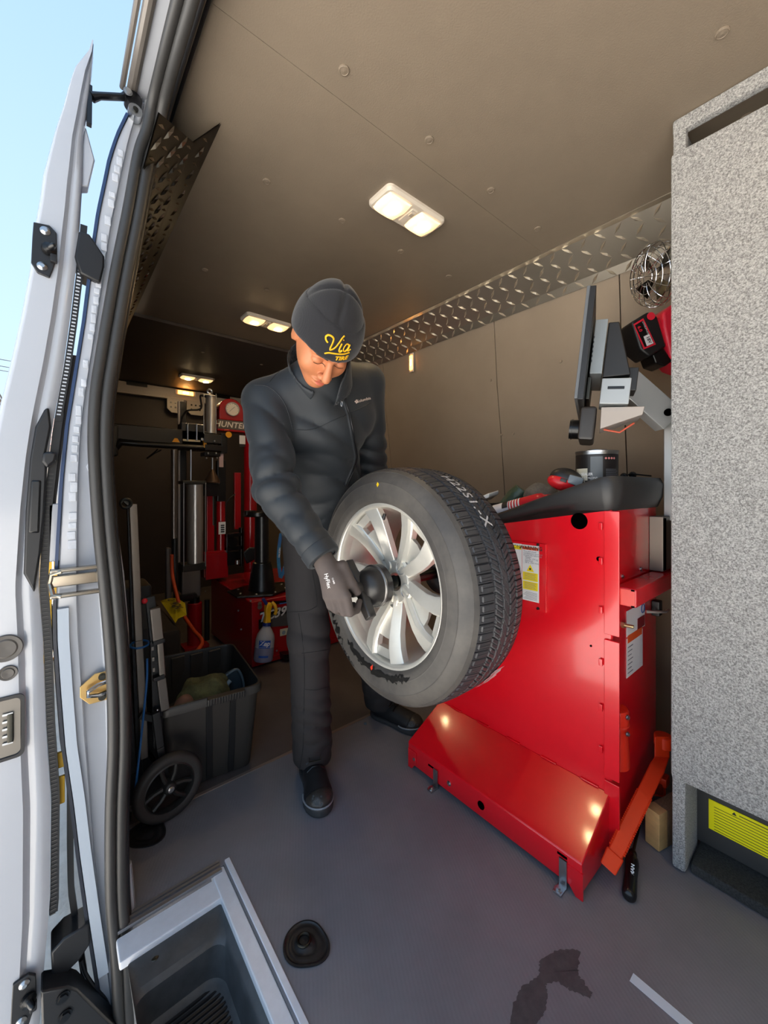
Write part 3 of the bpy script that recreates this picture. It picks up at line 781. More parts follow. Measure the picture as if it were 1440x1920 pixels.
for q in ((808, 1437), (1054, 1604)):
    c = PX(q[0], q[1], xf - .0006); MB().box(c, (.0015, .026, .0055)).build('slot', M_hole, WB)
for q in ((777, 1423), (842, 1469)):
    b = MB(); bolt(b, PX(q[0], q[1], xf), (-1, 0, 0), .006, .004); b.build('bolt', M_steel, WB)
for q, s in (((803, 1484), 1), ((1048, 1668), 1)):
    f = PZ(q[0], q[1], .002); 
    b = MB().bar((xf - .004, f.y - .004, .002), (xf - .004, f.y - .004, .065 if q[0] < 900 else .075), .020, .004, up=(1, 0, 0)); b.box((xf - .018, f.y - .002, .003), (.032, .022, .004), ch=.001); b.build('floor_bracket', M_steel, WB)
    b = MB(); b.cyl((xf - .022, f.y, .005), (xf - .022, f.y, .007), .010, n=18); b.cyl((xf - .022, f.y, .006), (xf - .022, f.y, .012), .006, n=6); b.build('bracket_bolt', M_steel, WB)
# warning plate
pa = PX(1026, 1018, BX); pb = PX(1026, 1146, BX); yl = .86; zt_, zb_ = pa.z, pb.z
MB().box((BX - .004, (pa.y + yl) / 2, (zt_ + zb_) / 2 - .004), (.006, yl - pa.y, zt_ - zb_), ch=.002).build('warning_plate', M_red, WB)
xs = BX - .0078
def quad(name, y0, y1, z0, z1, m, x=xs, th=.0006): return MB().box((x, (y0 + y1) / 2, (z0 + z1) / 2), (th, abs(y1 - y0), abs(z1 - z0))).build(name, m, WB)
M_lab = mat('label_white', '#e9e9ea', .4); M_laby = mat('label_yellow', '#f4dd10', .4); M_labo = mat('label_orange', '#e4571b', .4); M_ink = mat('label_ink', '#26262a', .5); M_ink2 = mat('label_ink_grey', '#7b7f8a', .5)
ya = PX(1013, 1070, BX).y; yb = PX(981, 1070, BX).y; zA = PX(1013, 1024, BX).z; zB = PX(1013, 1130, BX).z
quad('warning_label', ya, yb - .001, zB, zA, M_lab)
quad('caution_label', yb + .0005, yb + .09, zB + .004, zA + .001, M_lab)
H = zA - zB; W = yb - ya; xq = xs - .0006
quad('label_band', ya + .002, yb - .003, zA - .085 * H, zA - .006, M_labo, xq)
text_on('lettering', 'WARNING', .0165, (xq, (ya + yb) / 2 - .002, zA - .05 * H), (0, -1, 0), (0, 0, 1), M_ink, WB, bold=.0004)
for k, tx in enumerate(('Tire and wheel', 'combination must not', 'exceed the following:', 'Weight', '175 lbs. (79 kg)', 'Diameter', '38 in. (965 mm)')):
    text_on('lettering', tx, .0075, (xq, yb - .006 - (.006 if k > 2 else 0), zA - (.115 + .033 * k) * H), (0, -1, 0), (0, 0, 1), M_ink2, WB, align='LEFT')
cy = (ya + yb) / 2
MB().prism([(xq, cy + .013, zB + .53 * H), (xq, cy - .013, zB + .53 * H), (xq, cy, zB + .655 * H)], (-.0004, 0, 0)).build('laser_triangle', M_laby, WB)
MB().cyl((xq - .0004, cy, zB + .575 * H), (xq - .001, cy, zB + .575 * H), .0036, n=10).build('laser_mark', M_ink, WB)
for z0 in (.365, .20):
    quad('notice_panel', ya + .004, yb - .004, zB + z0 * H, zB + (z0 + .145) * H, M_laby, xq)
    for k in range(5): quad('print_line', ya + .010 + .003 * (k % 2), yb - .010, zB + (z0 + .025 + .024 * k) * H, zB + (z0 + .031 + .024 * k) * H, M_ink2, xq - .0005)
for k in range(6): quad('print_line', ya + .006, yb - .006 - .004 * (k % 3), zB + (.03 + .024 * k) * H, zB + (.036 + .024 * k) * H, M_ink2, xq)
quad('label_band', yb + .002, yb + .088, zA - .10 * H, zA - .006, M_laby, xq)
text_on('lettering', 'CAUTION', .017, (xq, yb + .004, zA - .055 * H), (0, -1, 0), (0, 0, 1), M_ink, WB, align='RIGHT')
quad('label_band', yb + .002, yb + .088, zB + .006, zB + .14 * H, M_ink, xq)
text_on('lettering', 'NOTICE', .010, (xq - .0006, yb + .004, zB + .11 * H), (0, -1, 0), (0, 0, 1), M_lab, WB, align='RIGHT')
b = MB().tube([(xq, yb + .030 + .028 * math.cos(a), (zA + zB) / 2 + .028 * math.sin(a)) for a in np.linspace(-PI, PI, 33)[:-1]], .0005, 4, True); b.build('label_ring', M_ink2, WB)
for y, z in ((PX(1011, 1021, BX).y, PX(1011, 1021, BX).z), (PX(1011, 1140, BX).y, PX(1011, 1140, BX).z)):
    MB().lathe([(0, .005), (.004, .004), (.005, 0)], (BX - .007, y, z), (-1, 0, 0), 12).build('rivet', M_blk2, WB)
# side: square beam, labels, power box, bolt, cable
zc = PX(1176, 1120, 1.215).z
bm0 = Vector((1.214, .408, zc))
MB().bar((1.213, .408, zc), (XB + .12, .408, zc), .056, .052, ch=.006).build('square_beam', M_red, WB)
MB().box((1.2125, .408, zc), (.004, .050, .046), ch=.0015).build('beam_cap', mat('cap_red', '#d8392f', .35), WB)
for dz in (.022, -.022): MB().box((1.2105, .388, zc + dz), (.003, .008, .004)).build('cap_notch', M_hole, WB)
def sidelab(x0, x1, z0, z1, m, y=Y0 - .0012, name='side_label'): return MB().box(((x0 + x1) / 2, y, (z0 + z1) / 2), (abs(x1 - x0), .0008, abs(z1 - z0))).build(name, m, WB)
def sx(px_, py_): return PY(px_, py_, Y0)
A = sx(1174, 1150); Bq = sx(1208, 1150)
sidelab(A.x, Bq.x, sx(1174, 1195).z, sx(1208, 1128).z, M_lab)
sidelab(A.x, sx(1204, 1200).x, sx(1174, 1272).z, sx(1174, 1198).z, M_lab)
sidelab(A.x + .006, sx(1203, 1200).x - .004, sx(1176, 1206).z, sx(1176, 1192).z, M_labo, Y0 - .0022, 'label_band')
sidelab(sx(1194, 1170).x, sx(1207, 1170).x, sx(1194, 1180).z, sx(1194, 1160).z, mat('label_maroon', '#7c1c22', .5), Y0 - .0022, 'label_block')
c = sx(1204, 1140); MB().tube([(c.x + .014 * math.cos(a), Y0 - .002, c.z + .014 * math.sin(a)) for a in np.linspace(0, 2 * PI, 24)[:-1]], .002, 6, True).build('label_circle', mat('label_blue', '#2c4f93', .5), WB)
for k in range(7): z = sx(1176, 1215 + 8 * k).z; sidelab(A.x + .008, A.x + .05 - .006 * (k % 3), z, z + .002, M_ink2, Y0 - .0022, 'print_line')
b = MB(); p = sx(1166, 1171); b.cyl(p, p + Vector((0, -.008, 0)), .009, n=6); b.cyl(p, p + Vector((.004, -.03, 0)), .005, n=12); b.build('stud_bolt', mat('yellow_zinc', '#c6b384', .3, .9), WB)
for q in ((1167, 1081), (1201, 1067)):
    b = MB(); bolt(b, sx(*q), (0, -1, 0), .005, .004); b.build('bolt', M_steel, WB)
q0, q1 = sx(1217, 968), sx(1254, 1054)
MB().box(((q0.x + q1.x) / 2 + .02, Y0 - .02, (q0.z + q1.z) / 2), (abs(q1.x - q0.x) + .04, .04, q0.z - q1.z), ch=.002).build('power_box', mat('aged_steel', '#8d857a', .4, .8), WB)
MB().box((q0.x + .008, Y0 - .042, (q0.z + q1.z) / 2), (.018, .004, q0.z - q1.z - .01)).build('box_slot', M_hole, WB)
b = MB(); p = sx(1212, 1147); b.tube([p, p + Vector((.03, -.02, -.002)), p + Vector((.09, -.03, -.012)), p + Vector((.16, -.02, -.02))], .0045, 8); b.build('power_cable', mat('cable_grey', '#c9c4bc', .5), WB)
MB().box(sx(1222, 1140) + Vector((.01, -.012, .002)), (.035, .024, .05), ch=.004).build('socket', M_blk, WB)
# spindle housing, flange and threaded shaft
YC, ZC = .89, .768
MB().lathe([(0, .97), (.055, .975), (.068, .985), (.07, 1.0), (.07, 1.03), (.088, 1.04), (.088, 1.215), (.10, 1.215)], (0, YC, ZC), (1, 0, 0), 36).build('spindle_housing', M_blk2, WB)
MB().lathe([(.069, .984), (.0715, .99), (.0715, 1.022), (.069, 1.028)], (0, YC, ZC), (1, 0, 0), 36).build('flange_ring', M_chrome, WB)
for k in range(16):
    a = 2 * PI * k / 16; MB().box((1.034, YC - .079 * math.cos(a), ZC + .079 * math.sin(a)), (.012, .006, .014), Matrix.Rotation(-a, 3, 'X')).build('cup_rib', M_steel, WB)
b = MB(); b.cyl((.70, YC, ZC), (1.0, YC, ZC), .0165, n=20)
for k in range(20): b.lathe([(.0165, 0), (.0195, .0018), (.0165, .0036)], (.70 + k * .0045, YC, ZC), (1, 0, 0), 20)
b.build('threaded_shaft', M_dsteel, WB)
# black moulded tray on top
def fz(y, a): return float(np.interp(y, [.40, .44, .47, .62, .82, 1.10, 1.2], a))
ZB_ = [.986, .986, .986, .978, .922, .842, .83]; ZT = [1.084, 1.084, 1.080, 1.028, .955, .89, .88]
def tring(x0, x1, y0, y1, r, f, n=7, m=10):
    pts = []
    for cx, cy, a0 in ((x1 - r, y1 - r, 0), (x0 + r, y1 - r, PI / 2), (x0 + r, y0 + r, PI), (x1 - r, y0 + r, 3 * PI / 2)):
        for i in range(n + 1):
            a = a0 + PI / 2 * i / n; pts.append((cx + r * math.cos(a), cy + r * math.sin(a)))
    out = []
    for i, p in enumerate(pts):                # subdivide the long sides
        q = pts[(i + 1) % len(pts)]; d = math.hypot(p[0] - q[0], p[1] - q[1]); k = m if i % (n + 1) == n else 1
        for j in range(k): out.append((p[0] + (q[0] - p[0]) * j / k, p[1] + (q[1] - p[1]) * j / k))
    return [Vector((x, y, f(y))) for x, y in out]
M_tray = mat('tray_plastic', '#2b2a2a', .42, bump=(500, .25, .0006))
zl = lambda k, add=0: (lambda y: fz(y, ZB_) * (1 - k) + fz(y, ZT) * k + add)
b = MB().loft([tring(1.207, 1.61, .432, 1.10, .03, zl(0)), tring(1.19, 1.63, .42, 1.115, .04, zl(.35)), tring(1.188, 1.635, .418, 1.118, .045, zl(.8)), tring(1.196, 1.628, .426, 1.11, .04, zl(1)), tring(1.215, 1.61, .445, 1.09, .03, zl(1, -.002)), tring(1.225, 1.60, .455, 1.08, .03, zl(0, .02)), tring(1.39, 1.40, .70, .71, .003, zl(0, .02))])
tray = b.build('top_tray', M_tray, WB, smooth=50)
# upright post and arm for the monitor
M_post = mat('post_steel', '#c4c5c4', .35, .35)
MB().box((1.615, .395, 1.125), (.045, .045, .37), ch=.003).build('monitor_post', M_post, WB)
p0 = P(1255, 790, 1.30); p1 = P(1178, 728, 1.33)
MB().bar(p0, p1 + Vector((-.02, .005, .02)), .055, .085, ch=.004).build('monitor_arm', M_post, WB)
MB().cyl(P(1253, 773, 1.262), P(1253, 773, 1.272), .012, n=18).build('arm_hole', M_hole, WB)

# monitor, seen almost edge-on
mo = P(1110, 700, 1.30)
vd = ray(1110, 700); vd = Vector((vd.x, vd.y, 0)).normalized(); nx = Vector((-vd.y, vd.x, 0))   # nx points to the picture's left
tilt = Matrix.Rotation(math.radians(6.0), 4, vd)
k_ = 1.30 / 740
MM = Matrix.Translation(mo) @ tilt @ Matrix((tuple(nx) + (0,), tuple(vd) + (0,), (0, 0, 1, 0), (0, 0, 0, 1))).transposed()
MN = thing('monitor', mo - Vector((0, 0, .2)), 'thin black balancer monitor turned edge-on above the tray', 'monitor')
def L(px_, py_): return (-(px_ - 1110) * k_, -(py_ - 700) * k_)
def mbox(name, x0, y0, x1, y1, dy0, dy1, m, ch=.002, par=None):
    a = L(x0, y0); c = L(x1, y1); b = MB(MM).box(((a[0] + c[0]) / 2, (dy0 + dy1) / 2, (a[1] + c[1]) / 2), (abs(a[0] - c[0]), dy1 - dy0, abs(a[1] - c[1])), ch=ch)
    return b.build(name, m, par or MN)
mbox('screen_panel', 1096, 590, 1105, 772, -.21, .21, M_blk)
mbox('screen_bezel', 1091, 588, 1097, 770, -.205, .205, mat('bezel_grey', '#5f6265', .4))
mbox('port_panel', 1108, 626, 1127, 718, -.12, .12, mat('panel_grey', '#8e9599', .4, .3))
for k in range(6): mbox('port', 1108, 655 + 8 * k, 1109.5, 658 + 8 * k, -.126, -.12, M_blk2, 0)
q = [L(1128, 628), L(1144, 628), L(1170, 718), L(1128, 722)]
MB(MM).prism([(x, -.10, z) for x, z in q], (0, .2, 0)).build('rear_housing', M_blk, MN, bevel=.003)
mbox('connector_strip', 1106, 722, 1112, 760, -.11, .1, M_dsteel)
mbox('mount_bracket', 1128, 724, 1172, 768, -.105, .0, mat('bracket_grey', '#a3a8ab', .4, .3), .003)
mbox('bracket_slot', 1138, 738, 1163, 743, -.1065, -.104, M_blk2, .002)
q = [L(1132, 772), L(1196, 770), L(1194, 784), L(1134, 810)]
MB(MM).prism([(x, -.09, z) for x, z in q], (0, .12, 0)).build('under_bracket', mat('bracket_pale', '#a89f98', .45), MN, bevel=.002)
mbox('control_pod', 1100, 770, 1126, 830, -.09, .10, mat('pod_black', '#2a2624', .4), .009)
b = MB(MM); a = L(1100, 806); b.cyl((a[0], .0, a[1]), (a[0] + .030, .0, a[1]), .032, n=14); b.cyl((a[0] + .022, .0, a[1]), (a[0] + .024, .0, a[1]), .035, n=14); b.build('control_knob', M_blk2, MN)
mbox('arm_clamp', 1166, 700, 1182, 740, -.06, .03, M_blk, .003)
b = MB(MM); b.tube([(L(1140, 808)[0], -.05, L(1140, 808)[1]), (L(1165, 812)[0], -.05, L(1165, 812)[1]), (L(1185, 795)[0], -.05, L(1185, 795)[1])], .003, 8); b.build('cable', mat('cable_orange', '#c9563a', .5), MN)

# ================================================================ things lying in the tray
def tz(y): return fz(y, ZB_) + .02
cn = Vector((1.375, .547, tz(.547) + .026))
CN = thing('sealer_can', cn, 'black and red tin of bead sealer standing in the tray', 'can')
def cyl_lab(name, a0, a1, z0, z1, r, m, par):
    b = MB(); n = 14; vs = []
    for i in range(n + 1):
        a = a0 + (a1 - a0) * i / n
        for z in (z0, z1): vs.append(cn + Vector((r * math.cos(a), r * math.sin(a), z)))
    b.add(vs, [(2 * i, 2 * i + 2, 2 * i + 3, 2 * i + 1) for i in range(n)]); return b.build(name, m, par, smooth=60)
R_ = .062; HC = .142
MB().lathe([(0, 0), (R_, 0), (R_ + .001, .004), (R_, .006), (R_, HC - .006), (R_ + .0015, HC - .003), (R_ + .0015, HC), (R_ - .003, HC), (R_ - .004, HC - .005), (.034, HC - .005), (.033, HC + .004), (.030, HC + .006), (0, HC + .005)], cn, (0, 0, 1), 40).build('tin', M_steel, CN)
tc = math.atan2(-cn.y, -cn.x)
cyl_lab('label', tc - 1.7, tc + 1.7, .008, HC - .012, R_ + .0006, mat('label_black', '#1d1b1c', .35), CN)
cyl_lab('label_stripe', tc - 1.7, tc + 1.7, .008, .038, R_ + .0010, mat('label_red', '#d3202e', .35), CN)
cyl_lab('label_stripe', tc - .28, tc + .28, .03, HC - .02, R_ + .0010, mat('label_slate', '#5b6166', .35), CN)
cyl_lab('label_stripe', tc - 1.2, tc - .42, .046, .085, R_ + .0010, mat('label_cream', '#c9c5b4', .4), CN)
def wrap(txt, size, a_c, z, m, bold=0):
    vs, fs = text_mesh(txt, size, bold=bold); o = []
    for v in vs: a = a_c + v.x / R_; o.append(cn + Vector(((R_ + .0016) * math.cos(a), (R_ + .0016) * math.sin(a), z + v.y)))
    MB().add(o, fs).build('lettering', m, CN, smooth=False)
sgn = 1 if (Vector((math.cos(tc + .1), math.sin(tc + .1), 0)) - Vector((math.cos(tc), math.sin(tc), 0))).dot(Vector((C40, -S40, 0))) > 0 else -1
wrap('BEAD SEALER', .0115, tc - sgn * .72, .066, M_lab, .0003)
wrap('SCELLANT A TALONS', .0085, tc - sgn * .62, .054, M_lab)
wrap('DE PNEUS', .0085, tc - sgn * .85, .043, M_lab)
for k in range(4):
    a = tc + sgn * (.42 + .15 * k); c = cn + Vector(((R_ + .0015) * math.cos(a), (R_ + .0015) * math.sin(a), HC - .026)); nn = Vector((math.cos(a), math.sin(a), 0)); s_ = Vector((-math.sin(a), math.cos(a), 0))
    MB().prism([c + s_ * .004, c + Vector((0, 0, .004)), c - s_ * .004, c - Vector((0, 0, .004))], nn * .0004).build('hazard_diamond', mat('label_pink', '#d98a8a', .4), CN)
for k in range(8):
    z = .044 + .0052 * k; cyl_lab('print_line', tc + sgn * .42, tc + sgn * (1.15 - .1 * (k % 2)), z, z + .0016, R_ + .0014, M_ink2, CN)
MB().cyl(cn - Vector((0, 0, .027)), cn - Vector((0, 0, .001)), .055, n=24).build('weight_tin', M_dsteel, label='low steel tin under the sealer can, hidden by the tray rim', cat='tin')
# spray can lying in the low end of the tray
p0 = Vector((1.265, .865, tz(.865) + .030)); p1 = Vector((1.29, .665, tz(.665) + .030)); d = (p1 - p0).normalized()
SP = thing('spray_can', p0 - Vector((0, 0, .03)), 'white and red spray can lying in the tray behind the tyre', 'spray can')
Ls = (p1 - p0).length
MB().lathe([(0, 0), (.024, .0), (.0265, .004), (.0265, .07)], p0, d, 28).build('can_body', mat('can_white', '#e3e4ee', .3), SP)
MB().lathe([(.0265, .07), (.0265, Ls - .035), (.024, Ls - .022), (.016, Ls - .012), (.014, Ls)], p0, d, 28).build('can_top', mat('can_red', '#d5202c', .3), SP)
for k in range(4): MB().lathe([(.0268, .074 + .011 * k), (.0270, .0745 + .011 * k), (.0270, .079 + .011 * k), (.0268, .0795 + .011 * k)], p0, d, 28).build('can_stripe', M_lab, SP)
MB().lathe([(.0269, .045), (.0271, .046), (.0271, .066), (.0269, .067)], p0, d, 28, 1.2, 3.0).build('can_print', M_ink, SP)
MB().lathe([(.013, Ls), (.012, Ls + .018), (.006, Ls + .022), (0, Ls + .022)], p0, d, 16).build('can_cap', mat('cap_bright_red', '#c71a20', .3), SP)
# rags and roll
def rag(name, c, r, seed, m, label, cat='rag', rough=.010, par=None, group=None, squash=1):
    rs = np.random.RandomState(seed); ph = rs.rand(6, 4) * 6; c = Vector(c)
    def f(Q):
        d_ = ell(Q, c, r)
        w = 0
        for k in range(6): w = w + np.sin(Q[..., 0] * (40 + 12 * k) * np.cos(ph[k, 0]) + Q[..., 1] * (40 + 12 * k) * np.sin(ph[k, 0]) + Q[..., 2] * 30 * np.cos(ph[k, 1]) + ph[k, 2])
        return np.maximum(d_ + w * rough / 4, c.z - r[2] * squash - Q[..., 2])
    m_ = max(r) * .25 + rough
    pos, fc = surface(f, c - Vector(r) - Vector((m_,) * 3), c + Vector(r) + Vector((m_,) * 3), max(r) / 13)
    return mesh_np(name, pos, fc, m, par, label, cat, group)
M_gcl = mat('grey_cloth', '#6f6a63', .95, bump=(300, .6, .003), noise=(60, .2))
rag('grey_rag', (1.37, .735, tz(.735) + .050), (.055, .060, .052), 3, M_gcl, 'fuzzy grey rag crumpled in the tray beside the spray can', rough=.008, squash=.9)
rag('dark_rag', (1.47, .66, tz(.66) + .036), (.05, .06, .036), 5, mat('dark_cloth', '#3a3430', .95), 'dark folded rag behind the hand tool in the tray', rough=.006, squash=.9)
gr = thing('green_roll', (1.40, .86, tz(.86)), 'dark green rolled bag leaning in the low end of the tray', 'bag')
a_, b_ = Vector((1.37, .90, tz(.9) + .03)), Vector((1.40, .83, tz(.83) + .105))
b = MB(); dd = (b_ - a_)
b.tube([a_, a_ + dd * .3, a_ + dd * .7, b_], [.030, .036, .038, .032], 16); b.build('roll', mat('green_plastic', '#3d5140', .35, bump=(30, .6, .01)), gr)
b = MB(); b.tube([b_ - dd * .45 + Vector((.03, -.03, -.012)), b_ + Vector((.035, -.035, -.014))], [.034, .03], 14); b.build('dark_end', mat('dark_green', '#20261f', .4, bump=(30, .6, .01)), gr)
MB().prism([(1.36, 1.04, .985), (1.31, .98, .99), (1.33, .935, 1.012), (1.42, .95, 1.025), (1.44, 1.0, 1.0)], (0, 0, .018)).build('white_packet', mat('white_film', '#e7ebee', .25), bevel=.005, label='crumpled white packet behind the top of the tyre', cat='packet')
MB().prism([(1.35, 1.04, .88), (1.29, .99, .88), (1.32, .935, .89), (1.43, .945, .89), (1.44, 1.02, .88)], (0, 0, .10)).build('black_pouch', M_blk, bevel=.004, label='flat black pouch under the white packet', cat='pouch')
# red and black hand tool (scanner) leaning by the tin
HT = thing('hand_tool', (1.33, .60, tz(.6)), 'red and black handheld tool resting against the sealer tin', 'tool')
c0 = P(1046, 896, 1.31); c1 = P(1086, 908, 1.29); 
R3 = (c1 - c0).normalized(); up3 = Vector((0, 0, 1)); sd3 = R3.cross(up3).normalized(); up3 = sd3.cross(R3)
TM = Matrix.Translation((c0 + c1) / 2) @ Matrix((tuple(R3) + (0,), tuple(sd3) + (0,), tuple(up3) + (0,), (0, 0, 0, 1))).transposed()
MB(TM).ball((-.008, 0, .004), (.052, .028, .036), 20, 12).build('tool_body', M_blk, HT)
MB(TM).ball((-.018, .004, -.012), (.046, .029, .026), 20, 12).build('red_shell', mat('tool_red', '#d4222a', .3), HT)
MB(TM).box((.016, .026, .006), (.045, .012, .030), ch=.005).build('display', mat('display_grey', '#7f8890', .2), HT)
MB(TM).box((-.018, .030, -.004), (.02, .006, .012), ch=.002).build('button', M_blk2, HT)
GL = thing('safety_glasses', (1.45, .50, 1.084), 'dark safety glasses on the back rim of the tray', 'glasses')
g0 = P(1168, 893, 1.33)
for k in (0, 1): MB().ball(g0 + Vector((.03, -.012, .004)) * (k * 1.2) + Vector((.01, 0, 0)), (.024, .010, .012), 14, 8).build('lens', mat('tinted', '#20262c', .08), GL)
MB().tube([g0, g0 + Vector((.02, -.02, .008)), g0 + Vector((.11, -.05, .002))], .0025, 6).build('temple', M_blk, GL)

# ================================================================ the tyre and alloy wheel on the balancer
WH = thing('tyre_and_wheel', (.85, YC, ZC - .343), 'grey tyre on a silver five twin-spoke alloy wheel mounted on the red balancer', 'wheel')
AX = Vector((1, 0, 0)); OW = Vector((0, YC, ZC))
M_tyre = mat('tyre_rubber', '#403d3b', .55, col2='#5b5650', noise=(6, .4), bump=(120, .15, .001))
M_tread = mat('tyre_tread', '#3d3d40', .42, noise=(20, .12))
M_dirt = mat('tyre_wet_black', '#1c1b1a', .35)
M_alloy = mat('alloy_silver', '#dedad0', .28, .5, noise=(14, .04), bump=(9, .08, .002))
side_o = [(.228, .744), (.232, .738), (.238, .735), (.243, .728), (.252, .724), (.262, .7235), (.2635, .7222), (.2655, .7222), (.267, .7228), (.285, .7215), (.300, .7228), (.3012, .7218), (.303, .7218), (.3045, .7235), (.318, .729), (.330, .737), (.336, .742), (.3375, .7415), (.3395, .744), (.3455, .752)]
side_i = [(.3455, .973), (.336, .983), (.31, .998), (.28, 1.0), (.25, .995), (.235, .985)]
def shr(p): return [(r if r < .27 else .27 + (r - .27) * .885, x) for r, x in p]
side_o = shr(side_o); side_i = [(r, x - .039) for r, x in shr(side_i)]
ty = MB().lathe(side_o, OW, AX, 128).build('tyre_sidewall', M_tyre, WH, smooth=50)
MB().lathe(side_i, OW, AX, 96).build('tyre_sidewall', M_tyre, WH, smooth=50)
# wet, unfaded patches and chalk marks on the sidewall come with the rubber
NT, NX = 1500, 74
th = np.linspace(0, 2 * PI, NT, endpoint=False); xx = np.linspace(.752, .934, NX)
T, X = np.meshgrid(th, xx, indexing='ij'); s = (X - .843) / .091
r = .3455 - .0085 * np.abs(s) ** 3.2 - .001 * s * s
dep = np.zeros_like(r)
def groove(c, w, zig=0, n=1): return (np.abs(s - c - zig * np.abs(((T * n / PI) % 2) - 1)) < w)
G = groove(-.44, .035, .012, 60) | groove(.0 - .10, .028, .01, 60) | groove(.22, .028, .01, 60) | groove(.56, .035, .012, 60)
dep[G] = .0068
def slit(n, ph, sk, w): return (np.abs((((T + sk * s) * n / (2 * PI) + ph) % 1) - .5) < w)
sh = (s < -.46); dep[sh & slit(92, 0, .0, .045)] = .0050
dep[sh & slit(276, .25, .0, .06) & (s > -.84)] = .0016
dep[sh & (np.abs(s + .90) < .018) & slit(92, .5, 0, .28)] = .003
shr = (s > .58); dep[shr & slit(92, .4, .0, .045)] = .0052; dep[shr & slit(156, .1, 0, .05)] = .0026
m1 = (s > -.42) & (s < -.12); dep[m1 & slit(78, 0, .16, .075)] = .005; dep[m1 & slit(78, .5, .16, .03)] = .0026
m2 = (s > .24) & (s < .54); dep[m2 & slit(78, .2, -.16, .075)] = .005; dep[m2 & slit(78, .7, -.16, .03)] = .0026
m3 = (s > -.08) & (s < .2); dep[m3 & slit(78, .1, .35, .035)] = .0022
r = r - dep
V = np.stack([X, YC - r * np.cos(T), ZC + r * np.sin(T)], -1).reshape(-1, 3)
i = np.arange(NT)[:, None]; j = np.arange(NX - 1)[None]
F = np.stack([i * NX + j, ((i + 1) % NT) * NX + j, ((i + 1) % NT) * NX + j + 1, i * NX + j + 1], -1).reshape(-1, 4)
mesh_np('tread', V, F, M_tread, WH, relax=0)
bpy.context.view_layer.update()
tr_o = [o for o in C.objects if o.name.startswith('tread') and o.parent == WH][0]
tr_o.data.polygons.foreach_set('use_smooth', [False] * len(tr_o.data.polygons))
# chalk lettering on the tread
def on_tread(txt, size, a0, xc, m, rad=.3466):
    vs, fs = text_mesh(txt, size, align='LEFT', bold=.0006, spacing=1.15); o = []
    for v in vs: a = a0 - v.x / rad; o.append(Vector((xc + v.y, YC - rad * math.cos(a), ZC + rad * math.sin(a))))
    return MB().add(o, fs).build('chalk_lettering', m, WH, smooth=False)
M_chalk = mat('chalk_white', '#c9c9cc', .8, noise=(300, .35))
on_tread('H22S1.-X', .046, math.radians(66), .848, M_chalk)
on_tread('X  HN', .03, math.radians(108), .845, mat('chalk_faint', '#8d8d90', .8, noise=(300, .4)))
# torn paper label left on the lower tread
def tread_patch(name, a0, a1, x0, x1, m, rad=.3472, n=12, jag=.004):
    vs = []; rs = random.Random(4)
    for k in range(n + 1):
        a = a0 + (a1 - a0) * k / n
        for x in (x0 + rs.random() * jag, x1 - rs.random() * jag): vs.append(Vector((x, YC - rad * math.cos(a), ZC + rad * math.sin(a))))
    return MB().add(vs, [(2 * k, 2 * k + 2, 2 * k + 3, 2 * k + 1) for k in range(n)]).build(name, m, WH)
tread_patch('paper_label', math.radians(-48), math.radians(-34), .87, .93, mat('torn_label', '#c9aeb0', .6, noise=(70, .3)), jag=.014)
tread_patch('label_stripe', math.radians(-47), math.radians(-36), .885, .897, mat('torn_label_red', '#a23a40', .6), .3476)
# sidewall dots, unfaded black arc, small moulded characters
def swp(a, rr, x=.7212): return Vector((x, YC - rr * math.cos(a), ZC + rr * math.sin(a)))
def side_x(rr): return float(np.interp(rr, [p[0] for p in side_o], [p[1] for p in side_o]))
def patch(name, a0, a1, r0, r1, m, n=40, seed=1, jag=0, m_=6):
    rs = random.Random(seed); vs = []; f = []
    js = [(rs.random() * jag, rs.random() * jag) for _ in range(n + 1)]
    for k in range(n + 1):
        a = a0 + (a1 - a0) * k / n; e = min(1, k / 5, (n - k) / 5)
        ra, rb = r0 + js[k][0] * (1), r1 - js[k][1]; mid = (ra + rb) / 2; ra = mid + (ra - mid) * e; rb = mid + (rb - mid) * e
        for q in range(m_ + 1): rr = ra + (rb - ra) * q / m_; vs.append(swp(a, rr, side_x(rr) - .0007))
    w = m_ + 1
    for k in range(n):
        for q in range(m_): f.append((k * w + q, (k + 1) * w + q, (k + 1) * w + q + 1, k * w + q + 1))
    return MB().add(vs, f).build(name, m, WH)
patch('dark_patch', math.radians(-128), math.radians(-58), .240, .272, M_dirt, seed=3, jag=.012)
patch('dark_patch', math.radians(-178), math.radians(-128), .262, .306, M_dirt, seed=8, jag=.030)
patch('dark_patch', math.radians(-132), math.radians(-112), .290, .314, M_dirt, seed=9, jag=.014)
patch('yellow_dot', math.radians(88.5), math.radians(91), .284, .300, mat('dot_yellow', '#d8b615', .5), n=10, m_=2)
patch('red_dot', math.radians(-98), math.radians(-95.6), .243, .262, mat('dot_red', '#dd3a1c', .5), n=10, m_=2)
for k, (a, tx) in enumerate(((-75, 'P235/60R18'), (20, 'M+S'), (150, 'TUBELESS'), (120, 'RADIAL'))):
    vs, fs = text_mesh(tx, .013, spacing=1.1); o = []
    for v in vs:
        rr = .252 + v.y if a < 0 else .275 + v.y; q = math.radians(a) + (v.x / rr) * (1 if a < 0 else -1); o.append(swp(q, rr if a > 0 else .252 - v.y * -1, side_x(rr) - .0006))
    MB().add(o, fs).build('moulded_lettering', M_tyre, WH, smooth=False)

